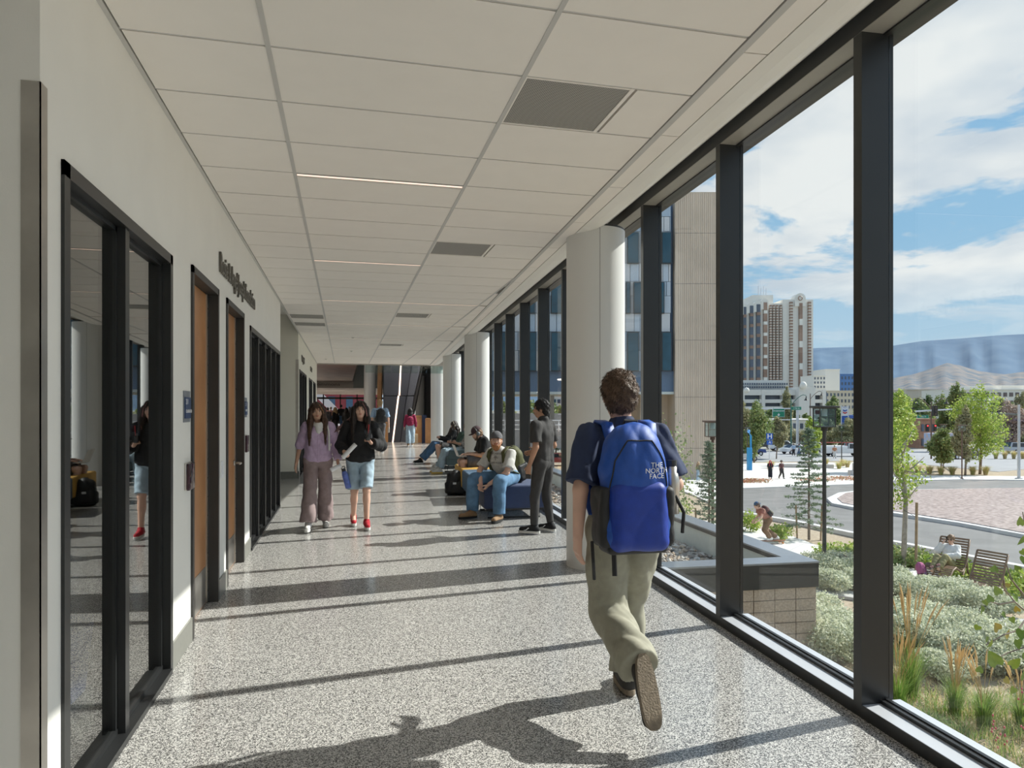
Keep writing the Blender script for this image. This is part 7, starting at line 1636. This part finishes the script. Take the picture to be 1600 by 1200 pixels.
# 3 woman in black with the cup
L3 = ground_at(563, 8.95); R3 = PI + .0
J3 = dict(pel=(0, 0, .885), wai=(0, .01, 1.02), che=(0, .01, 1.18), nek=(0, 0, 1.36), hed=(.0, .03, 1.515), shL=(-.165, 0, 1.315), shR=(.165, 0, 1.315), elR=(.25, -.04, 1.07), wrR=(.205, .16, .99), elL=(-.27, .0, 1.05), wrL=(-.125, .26, 1.10),
          hiL=(-.085, 0, .845), hiR=(.085, 0, .845), knL=(-.075, .13, .49), anL=(-.075, .16, .09), toL=(-.085, .30, .03), knR=(.075, .0, .47), anR=(.085, -.18, .12), toR=(.08, -.06, .03))
wb3, J, hl, Rh = person('woman in black sweatshirt and cut-off denim shorts walking toward the camera', L3, R3, 1.64, J3, fem=True, skin='fair', top=dict(m=C_black, sleeve=1.92, hem=.85, o=.018, wide=.016, fold=.007, flare=.030), bottom=dict(m=C_denl, o=.006, wide=.009, fold=.006, len=.46), shoes=dict(m=C_red), hair=dict(m='dark', style='long', len=.26, streak='pink', n=4000, locks=[(-1, 0, .02, -.10)]), look=(-.02, .04, 0), res=.0085, hands=dict(L=dict(fd=(.35, .5, .6), pn=(.6, .45, -.1), curl=1.0, grip=.5), R=dict(fd=(-.3, .8, -.4), pn=(-.6, -.1, -.7), curl=1.2, grip=.6)), seed=21)
sdf_mesh('windblown_hair', [cap((.06, -.03, 1.45), (.20, -.02, 1.33), .030, .028), cap((.20, -.02, 1.33), (.33, 0, 1.23), .028, .008)], .008, k=.02, disp=lambda x, y, z: .005 * np.sin(90 * x + 120 * z), m=mat('hair_pinkish', (.16, .08, .08), .5, var=.3, scale=40), parent=wb3)
paper_roll(L3, R3, (.22, .23, .92), (.065, .27, 1.085), 'rolled white paper in the right hand of the woman in black')
t = thing('iced_coffee_cup', L3, R3, label='clear plastic cup of iced coffee with a red straw held by the woman in black', cat='cup'); c = (-.085, .33, 1.135); mb = MB(); mb.lathe([(.001, 0), (.030, 0), (.042, .12), (.044, .122), (.044, .128), (.001, .130)], c, 24); mb.build('cup_shell', glass_mat('cup_plastic', (.75, .80, .85), 1.2), t, world=False, smooth=True)
mb = MB(); mb.lathe([(.001, .004), (.028, .004), (.037, .085), (.001, .085)], c, 20); mb.build('coffee', mat('coffee', (.03, .02, .02), .2, var=.2), t, world=False, smooth=True)
mb = MB(); mb.cyl((c[0], c[1], c[2] + .02), (c[0] - .012, c[1], c[2] + .20), .005, n=8); mb.build('straw', mat('straw_red', (.7, .02, .03), .4, var=.03), t, world=False)

# 4 seated bearded man on the navy ottoman
L4 = W(9.72, 1.70); R4 = 2.20; L4.z = 0
J4 = dict(pel=(0, 0, .565), wai=(0, .06, .68), che=(0, .12, .80), nek=(.0, .19, .955), hed=(.0, .235, 1.085), shL=(-.19, .14, .905), shR=(.19, .14, .905), elL=(-.25, .30, .66), wrL=(-.075, .47, .50), elR=(.24, .32, .66), wrR=(.05, .50, .50),
          hiL=(-.10, .02, .555), hiR=(.10, .02, .555), knL=(-.24, .44, .545), anL=(-.25, .46, .09), toL=(-.29, .60, .025), knR=(.22, .46, .545), anR=(.22, .50, .09), toR=(.27, .64, .025))
bm4, J, hl4, Rh4 = person('bearded man in grey cap, pale grey T-shirt and jeans sitting on the navy ottoman', L4, R4, 1.78, J4, skin='fair', top=dict(m=C_lgrey, sleeve=.80, hem=.50, o=.014, wide=.022, fold=.007, open=True), bottom=dict(m=C_denm, o=.014, wide=.016, fold=.009, len=.97), shoes=dict(m=C_tan, sole=C_solek), hair=dict(m='ginger', style='short', h=.004), look=(.66, .14, .0), res=.0085, beard='ginger', cap_hat=dict(m=C_cap), hands=dict(L=dict(fd=(.45, .5, -.75), pn=(.7, .3, .4), curl=.7, grip=.3), R=dict(fd=(-.3, .5, -.8), pn=(-.8, .2, .2), curl=.7, grip=.3)), seed=31)
sh4 = [o for o in bm4.children if o.name.startswith('shirt')][0]
fd4 = Vector((-math.sin(R4), math.cos(R4), 0)); rt4 = Vector((fd4.y, -fd4.x, 0))
M_print = mat('shirt_print', (.05, .05, .05), .8, var=.1)
for z, tx, w_ in ((.905, 'DIRTY HANDS', .25), (.775, 'CLEAN MONEY', .24)): decal('shirt_print', tx, .036, L4 + fd4 * .6 + Vector((0, 0, z)), -rt4, (0, 0, 1), sh4, M_print, bm4, fit=w_, off=.003)
decal('shirt_print', 'EST', .03, L4 + fd4 * .6 + Vector((0, 0, .84)), -rt4, (0, 0, 1), sh4, M_print, bm4, fit=.07, off=.003) if False else None
tm = bpy.data.meshes.new('tree_print'); V = []; Fc = []
for k in range(7): a = PI * k / 6; V += [(0, 0, 0), (.030 * math.cos(a - .12), .030 * math.sin(a - .12), 0), (.034 * math.cos(a), .034 * math.sin(a), 0), (.030 * math.cos(a + .12), .030 * math.sin(a + .12), 0)]; Fc.append((4 * k, 4 * k + 1, 4 * k + 2, 4 * k + 3))
n0 = len(V); V += [(-.005, -.03, 0), (.005, -.03, 0), (.004, .01, 0), (-.004, .01, 0), (-.05, .0, 0), (-.025, .0, 0), (-.025, .003, 0), (-.05, .003, 0), (.025, .0, 0), (.05, .0, 0), (.05, .003, 0), (.025, .003, 0)]; Fc += [(n0 + 4 * i, n0 + 4 * i + 1, n0 + 4 * i + 2, n0 + 4 * i + 3) for i in range(3)]
tm.from_pydata(V, [], Fc); decal('shirt_emblem', tm, 0, L4 + fd4 * .6 + Vector((0, 0, .845)), -rt4, (0, 0, 1), sh4, M_print, bm4, off=.003)
sl4 = [[(g * .11, -.06, .86), (g * .115, .02, .975), (g * .12, .13, 1.0), (g * .13, .24, .93), (g * .15, .25, .80), (g * .19, .12, .66), (g * .19, -.02, .62)] for g in (-1, 1)]
backpack('olive green backpack worn by the bearded man on the navy ottoman', L4, R4, (BP_oliv, BP_oliv, BP_blk), (0, -.155, .74), .32, .50, .24, lean=-.30, straps=sl4, res=.010)

# 5 standing man in the black polo
L5 = ground_at(848, 8.52); R5 = .80
J5 = dict(pel=(0, 0, .885), wai=(0, .01, 1.02), che=(0, -.005, 1.20), nek=(0, -.01, 1.375), hed=(-.0, .02, 1.53), shL=(-.190, 0, 1.335), shR=(.190, 0, 1.335), elL=(-.235, -.03, 1.07), wrL=(-.215, .07, .84), elR=(.24, -.03, 1.07), wrR=(.17, .18, 1.0),
          hiL=(-.088, 0, .845), hiR=(.088, 0, .845), knL=(-.11, .05, .46), anL=(-.13, .05, .085), toL=(-.16, .19, .028), knR=(.10, .0, .46), anR=(.12, -.05, .085), toR=(.15, .09, .028))
pm5, J, hl5, Rh5 = person('man in black polo shirt and black trousers standing with his back half turned', L5, R5, 1.69, J5, skin='tan', top=dict(m=C_char, sleeve=.78, hem=.85, o=.012, wide=.018, fold=.005, collar=.018, open=False), bottom=dict(m=C_char, o=.002, wide=.0, fold=.007, len=.95), shoes=dict(m=C_black), hair=dict(m='black', style='short', h=.010, rough=.003, n=3000, sl=.016), look=(.35, -.05, 0), res=.0085, hands=dict(L=dict(fd=(.02, .2, -1), pn=(1, .2, 0), curl=.9, grip=.3)), seed=41)
for n in 'LR':
    A, T_ = J['an' + n], J['to' + n]; d = unit(npv(T_[0] - A[0], T_[1] - A[1], 0)); mb = MB(); lat = npv(-d[1], d[0], 0); mb.tube([A * .6 + T_ * .4 + lat * .043 + npv(0, 0, .02), A * .35 + T_ * .65 + lat * .042 + npv(0, 0, .006), T_ * .95 + lat * .036 + npv(0, 0, .022)], [.007, .005, .002], 5); mb.build('shoe_swoosh', M_white, pm5, world=False)
t = thing('phone', L5, R5, label='dark phone in the lowered hand of the man in the black polo', cat='phone'); mb = MB(); mb.box(-.200, -.190, .06, .135, .68, .83); mb.build('phone_body', M_plastic, t, world=False, bevel=.003)

# 6 man with laptop on the mustard ottoman
L6 = W(12.72, 1.86); L6.z = 0; R6 = PI / 2 + .0
def sitJ(s=1.0, lean=0.0, rec=0.0, kx=.14, ky=.46, kz=.56, ay=.46, z=.56, head=(0, 0)):
    return dict(pel=(0, 0, z), wai=(0, -.02 + lean * .3, z + .12), che=(0, -.03 + lean * .7 - rec * .4, z + .27 - rec * .04), nek=(0, -.03 + lean - rec * .85, z + .435 - rec * .1), hed=(0, .01 + lean * 1.25 - rec, z + .575 - rec * .12 - abs(lean) * .25),
                hiL=(-.10, .02, z - .01), hiR=(.10, .02, z - .01), knL=(-kx, ky, kz), knR=(kx, ky, kz), anL=(-kx, ay, .09), anR=(kx, ay, .09), toL=(-kx - .02, ay + .14, .025), toR=(kx + .02, ay + .14, .025))
J6 = sitJ(lean=.16, ky=.50, kz=.56, ay=.44); J6.update(shL=(-.19, .10, .95), shR=(.19, .10, .95), elL=(-.24, .14, .68), elR=(.24, .16, .68), wrL=(-.12, .35, .70), wrR=(.10, .37, .70), hed=(0, .21, 1.08))
pm6, J, hl6, Rh6 = person('man in brown cap and black T-shirt with a laptop on the mustard ottoman', L6, R6, 1.76, J6, skin='fair', top=dict(m=C_black, sleeve=.80, hem=.50, o=.014, wide=.02), bottom=dict(m=C_pgrey, o=.014, wide=.02, len=.42), shoes=dict(m=C_dshoe), hair=dict(m='lightbrown', style='short', h=.006), look=(0, -.50, 0), res=.010, beard='brown', beard_len=.1, cap_hat=dict(m=C_capb), phones=mat('phones_grey', (.16, .18, .19), .4, var=.1), hands=dict(L=dict(fd=(.1, 1, -.1), pn=(0, 0, -1), curl=.5), R=dict(fd=(-.1, 1, -.1), pn=(0, 0, -1), curl=.5)), seed=51)
def laptop(loc, rz, c, lab, w=.33, open_=1.95):
    t = thing('laptop', loc, rz, label=lab, cat='laptop'); cx, cy, cz = c; mb = MB(); mb.box(cx - w / 2, cx + w / 2, cy - .11, cy + .11, cz, cz + .012); mb.build('base', M_steel, t, world=False, bevel=.004)
    d = npv(0, math.cos(PI - open_), math.sin(PI - open_)); a = npv(cx, cy + .11, cz + .012); mb = MB(); V = [a + npv(sx * w / 2, 0, 0) + d * k for k in (0, .22) for sx in (-1, 1)]; nn = npv(0, -d[2], d[1]) * .007; V = V + [p + nn for p in V]
    mb.add(V, [(0, 1, 3, 2), (6, 7, 5, 4), (0, 4, 5, 1), (1, 5, 7, 3), (3, 7, 6, 2), (2, 6, 4, 0)]); mb.build('screen_lid', M_steel, t, world=False)
laptop(L6, R6, (0, .46, .655), 'open silver laptop on the knees of the man in the brown cap')
# 7, 8, 9 people in the lounge chairs
L7 = W(16.55, 1.85); L7.z = 0; J7 = sitJ(rec=.18, z=.52, ky=.46, kz=.50, ay=.62); J7.update(shL=(-.18, -.14, .88), shR=(.18, -.14, .88), elL=(-.23, .02, .66), elR=(.23, .02, .66), wrL=(-.06, .22, .72), wrR=(.06, .24, .72))
person('person in patterned top and pale jeans in the nearest grey chair', L7, PI / 2, 1.70, J7, skin='mid', top=dict(m=C_camo, sleeve=1.3, hem=.46), bottom=dict(m=C_denl, wide=.02), shoes=dict(m=C_white, sole=mat('sole_yellow', (.75, .50, .08), .7, var=.05)), hair=dict(m='dark', style='short'), look=(0, -.5, 0), res=.012, seed=61)
t = thing('phone', L7, PI / 2, label='phone held by the person in the patterned top', cat='phone'); mb = MB(); mb.box(-.035, .035, .30, .31, .74, .88); mb.build('phone_body', M_plastic, t, world=False, bevel=.003)
L8 = W(18.05, 1.80); L8.z = 0; J8 = sitJ(rec=.30, z=.50, ky=.48, kz=.56, ay=.42); J8.update(shL=(-.18, -.22, .83), shR=(.18, -.22, .83), elL=(-.24, -.05, .62), elR=(.24, -.05, .62), wrL=(-.08, .14, .66), wrR=(.06, .14, .66))
person('bare legged person in dark green top and shorts in the middle grey chair', L8, PI / 2, 1.75, J8, skin='fair', top=dict(m=C_green, sleeve=1.8, hem=.44), bottom=dict(m=C_char, wide=.025, len=.44), shoes=dict(m=C_white), hair=dict(m='brown', style='short'), look=(0, -.4, 0), res=.012, seed=71)
L9 = W(19.55, 1.80); L9.z = 0; J9 = sitJ(rec=.10, z=.50, ky=.46, kz=.52, ay=.86); J9.update(shL=(-.17, -.08, .89), shR=(.17, -.08, .89), elL=(-.20, .10, .66), elR=(.22, .12, .66), wrL=(-.04, .32, .72), wrR=(.05, .33, .72))
person('woman with cream headphones and black jacket in the farthest grey chair', L9, PI / 2, 1.68, J9, fem=True, skin='fair', top=dict(m=C_black, sleeve=1.9, hem=.44, wide=.02), bottom=dict(m=C_dend, wide=.03), shoes=dict(m=C_black), hair=dict(m='dark', style='long', len=.22), look=(0, -.35, 0), res=.012, phones=mat('phones_cream', (.55, .48, .38), .4, var=.05), seed=81)
# black backpack on the floor by the ottoman
L10 = at_d(711.5, V0, 12.35); L10.z = 0
bp10, b10, q10 = backpack('black backpack with a small white label standing on the floor by the mustard ottoman', L10, -.12, (BP_blk, BP_blk, BP_blk), (0, 0, .215), .34, .42, .24, lean=-.22, res=.011)
o = MB(); c = q10(-.02, -.17, -.035); o.box(c[0] - .03, c[0] + .03, c[1] - .006, c[1] + .004, c[2] - .018, c[2] + .018); o.build('white_label', M_white, bp10, world=False)
# 10 walking man far, 11 woman maroon
L11 = ground_at(594, 24.7); Jw = lambda H, ph=1: {k: v for k, v in zip(('knL', 'anL', 'toL', 'knR', 'anR', 'toR'), [(-.08, .12 * ph, .285 * H), (-.08, .16 * ph, .055 * H), (-.09, .16 * ph + .13, .02 * H), (.08, -.0 * ph, .28 * H), (.08, -.20 * ph, .075 * H), (.085, -.20 * ph + .12, .022 * H)])}
J11 = Jw(1.86); person('tall blond man in light blue shirt with a black backpack walking away down the corridor', L11, -.05, 1.86, J11, skin='fair', top=dict(m=C_lblue, sleeve=.8, hem=.98, wide=.02), bottom=dict(m=C_pgrey, wide=.01), shoes=dict(m=C_tan), hair=dict(m='blond', style='short'), res=.016, face=False, seed=91)
backpack('black backpack on the tall blond man far down the corridor', L11, -.05, (BP_blk, BP_blk, BP_blk), (.02, -.24, 1.28), .34, .50, .22, res=.016, straps=[[(g * .11, -.12, 1.46), (g * .12, .0, 1.56), (g * .12, .12, 1.46), (g * .16, .05, 1.15)] for g in (-1, 1)])
t = thing('water_bottle', L11, -.05, label='steel bottle in the hand of the tall blond man', cat='bottle'); mb = MB(); mb.lathe([(.001, 0), (.035, 0), (.035, .18), (.02, .2), (.001, .22)], (.30, .05, .68), 14); mb.build('flask', M_steel, t, world=False, smooth=True)
L12 = ground_at(641, 28.3); person('woman with long dark hair, maroon top and pale jeans walking away at the corridor end', L12, -.1, 1.56, Jw(1.56, -1), fem=True, skin='mid', top=dict(m=C_maroon, sleeve=1.8, hem=.86), bottom=dict(m=C_denl, wide=.03), shoes=dict(m=C_tan), hair=dict(m='black', style='long', len=.30), res=.016, face=False, seed=95)
backpack('maroon backpack of the woman at the corridor end', L12, -.1, (C_maroon, C_maroon, C_maroon), (.0, -.20, 1.03), .26, .36, .16, res=.016)
# crowd in the far hall
cw = [(502, 47, 'dark hair, black jacket', C_black, 'dark', 1.72), (512, 44, 'dark grey top', C_char, 'dark', 1.62), (524, 38, 'blond ponytail and black top', C_black, 'blond', 1.62), (533, 52, 'black coat, taller than the rest', C_black, 'black', 1.84), (541, 41, 'black top and long dark hair', C_char, 'dark', 1.60), (550, 49, 'dark jacket with a grey cap of hair', C_pgrey, 'grey', 1.66), (557, 55, 'dark jumper near the column', C_black, 'brown', 1.66), (517, 57, 'brown hair and dark coat deep in the hall', C_brown, 'brown', 1.7), (546, 60, 'dark clothes deepest in the hall', C_char, 'black', 1.72), (507, 39, 'dark sweater at the left wall', C_pgrey, 'dark', 1.64)]
for i, (u, d, lab, c, hm, H) in enumerate(cw):
    person('person in the far hall crowd with ' + lab, ground_at(u, d), random.Random(i).uniform(-1, 1), H, Jw(H, 1 if i % 2 else -1), fem=i % 2 == 0, skin='mid', top=dict(m=c, sleeve=1.8, hem=.5 * H), bottom=dict(m=C_dend if i % 2 else C_char), shoes=dict(m=C_black), hair=dict(m=hm, style='long' if i % 2 == 0 else 'short', len=.2), res=.024, face=False, seed=100 + i, group='people in the far hall')
# ------------------------------------------------------------------ people outdoors
def out_person(lab, u, d, rz, H, J=None, **k): 
    p = gpt(u, d, .06); return person(lab, p, rz, H, J if J is not None else Jw(H, 1), res=k.pop('res', .024), face=k.pop('face', False), **k)
RC = -TH
out_person('blond woman in olive top and pale jeans walking past the tan concrete building', 1091, 58, RC + PI * .62, 1.68, fem=True, skin='fair', top=dict(m=cloth('cloth_sage', (.20, .20, .12)), sleeve=1.7, hem=1.0), bottom=dict(m=C_denl, wide=.03), shoes=dict(m=C_white), hair=dict(m='blond', style='long', len=.25), seed=201)
out_person('woman with bright red hair and black clothes walking on the plaza', 1203.5, 62, RC + PI * .95, 1.66, Jw(1.66, .4), fem=True, skin='fair', top=dict(m=C_black, sleeve=.9, hem=.85, o=.02), bottom=dict(m=C_black, wide=.03), shoes=dict(m=C_black), hair=dict(m='red', style='long', len=.28), seed=202)
backpack('dark backpack of the red haired woman on the plaza', gpt(1203.5, 62, .06), RC + PI * .95, (BP_blk, BP_blk, BP_blk), (.0, -.22, 1.1), .34, .45, .2, res=.024, pockets=False)
out_person('person in maroon T-shirt and dark trousers walking beside the red haired woman', 1221, 62, RC - PI * .9, 1.66, Jw(1.66, 1.2), fem=True, skin='mid', top=dict(m=C_brown, sleeve=.8, hem=.85), bottom=dict(m=C_char), shoes=dict(m=C_black), hair=dict(m='dark', style='short', h=.03), seed=203)
# skateboarder
J16 = dict(pel=(0, .20, .86), wai=(0, .30, .94), che=(0, .40, 1.06), nek=(0, .50, 1.20), hed=(0, .60, 1.32), shL=(-.17, .46, 1.17), shR=(.17, .46, 1.17), elL=(-.22, .55, .95), elR=(.24, .42, .92), wrL=(-.18, .68, .82), wrR=(.22, .58, .78), hiL=(-.09, .20, .82), hiR=(.09, .20, .82), knL=(-.08, .36, .50), knR=(.08, .24, .48), anL=(-.05, .12, .20), anR=(.05, -.18, .20), toL=(-.07, .24, .15), toR=(.07, -.06, .15))
RS = RC + PI / 2 + .15; p16 = gpt(1208, 23.7, .06)
person('skateboarder in cap and brown trousers crouching as he rides past outside', p16, RS, 1.74, J16, skin='fair', top=dict(m=cloth('cloth_faded_red', (.35, .16, .12)), sleeve=.5, hem=.5, hemp=((0, .18, .86), (0, -.6, -.8))), bottom=dict(m=cloth('cloth_rust', (.20, .12, .07)), wide=.02), shoes=dict(m=C_white), hair=dict(m='brown', style='short'), cap_hat=dict(m=C_dend, dir=-1), look=(0, -.3, 0), res=.014, seed=204)
backpack('small brown backpack on the skateboarder', p16, RS, (C_brown, BP_oliv, BP_blk), (0, .24, 1.12), .30, .42, .2, lean=-.75, res=.014)
t = thing('skateboard', p16, RS, label='longboard under the crouching skateboarder', cat='skateboard'); mb = MB(); P = [(.11 * math.copysign(abs(math.sin(a)) ** .6, math.sin(a)), .03 + .48 * math.cos(a)) for a in [2 * PI * i / 20 for i in range(20)]]; mb.prism(P, .10, .115); mb.build('deck', mat('deck_wood', (.30, .12, .06), .5, var=.1), t, world=False)
for y in (-.30, .36):
    mb = MB(); mb.cyl((-.10, y, .055), (.10, y, .055), .012, n=8); mb.box(-.03, .03, y - .03, y + .03, .055, .10); tr = mb.build('truck', M_steel, t, world=False)
    for x in (-.10, .10): mb = MB(); mb.cyl((x - .022, y, .04), (x + .022, y, .04), .038, n=14); mb.build('wheel', mat('wheel_orange', (.6, .25, .08), .5, var=.05), tr, world=False)
# woman on the lounger
p17 = gpt(1478, 17.6, .05); R17 = math.radians(205) - PI / 2
J17 = dict(pel=(0, -.10, .44), wai=(0, -.20, .54), che=(0, -.30, .70), nek=(0, -.36, .87), hed=(0, -.33, 1.02), shL=(-.16, -.34, .84), shR=(.16, -.34, .84), elL=(-.22, -.12, .66), elR=(.24, -.12, .72), wrL=(.02, .02, .62), wrR=(.13, -.20, .93), hiL=(-.08, -.08, .43), hiR=(.08, -.08, .43), knL=(-.10, .32, .66), knR=(.08, .34, .64), anL=(-.06, .64, .40), anR=(.06, .72, .34), toL=(-.06, .74, .48), toR=(.06, .82, .42))
person('woman in white sweater and sunglasses phoning on the wooden lounger outside', p17, R17, 1.68, J17, fem=True, skin='fair', top=dict(m=C_white, sleeve=1.85, hem=.3, hemp=((0, -.02, .42), (0, .75, -.66)), o=.02, wide=.02), bottom=dict(m=cloth('cloth_khaki', (.28, .25, .12)), wide=.012), shoes=dict(m=C_brown, sole=C_solegrey), hair=dict(m='lightbrown', style='short', h=.012), look=(.15, .05, 0), res=.012, hands=dict(R=dict(fd=(-.2, -.2, 1), pn=(-1, 0, 0), curl=.8)), seed=205)
sg = thing('sunglasses', p17, R17, label='dark sunglasses on the lounging woman', cat='sunglasses'); mb = MB()
for g in (-1, 1): mb.ell((g * .032 - .0, -.236, 1.022), (.024, .006, .019), 10, 6)
mb.tube([(-.07, -.30, 1.03), (-.05, -.24, 1.028), (.05, -.24, 1.028), (.07, -.30, 1.03)], .003, 5); mb.build('lenses', M_plastic, sg, world=False)
t = thing('phone', p17, R17, label='phone at the ear of the lounging woman', cat='phone'); mb = MB(); mb.box(.085, .095, -.33, -.26, .95, 1.09); mb.build('phone_body', M_plastic, t, world=False)
pb = gpt(1440, 17.4, .05); backpack('pink and purple tote backpack leaning at the foot of the occupied lounger', pb, .6, (cloth('pack_pink', (.40, .10, .24)), cloth('pack_purple', (.25, .12, .22)), C_brown), (0, 0, .26), .30, .50, .22, lean=-.3, res=.016, pockets=True)
for i, (u, d, c, b, lab) in enumerate(((1240, 98, C_lblue, C_black, 'pale blue shirt and black shorts'), (1248.5, 98, C_dend, C_dend, 'dark blue clothes, middle one of three'), (1256, 98, C_brown, C_pgrey, 'brown top, rightmost of three'), (1304, 92, cloth('cloth_orange', (.5, .25, .15)), C_white, 'orange top before the white pickup'))):
    out_person('person standing at the street far outside with ' + lab, u, d, RC + i, 1.72, skin='mid', top=dict(m=c, sleeve=.8, hem=.86), bottom=dict(m=b), shoes=dict(m=C_black), hair=dict(m='dark', style='short'), seed=210 + i, res=.03, group='people by the street')
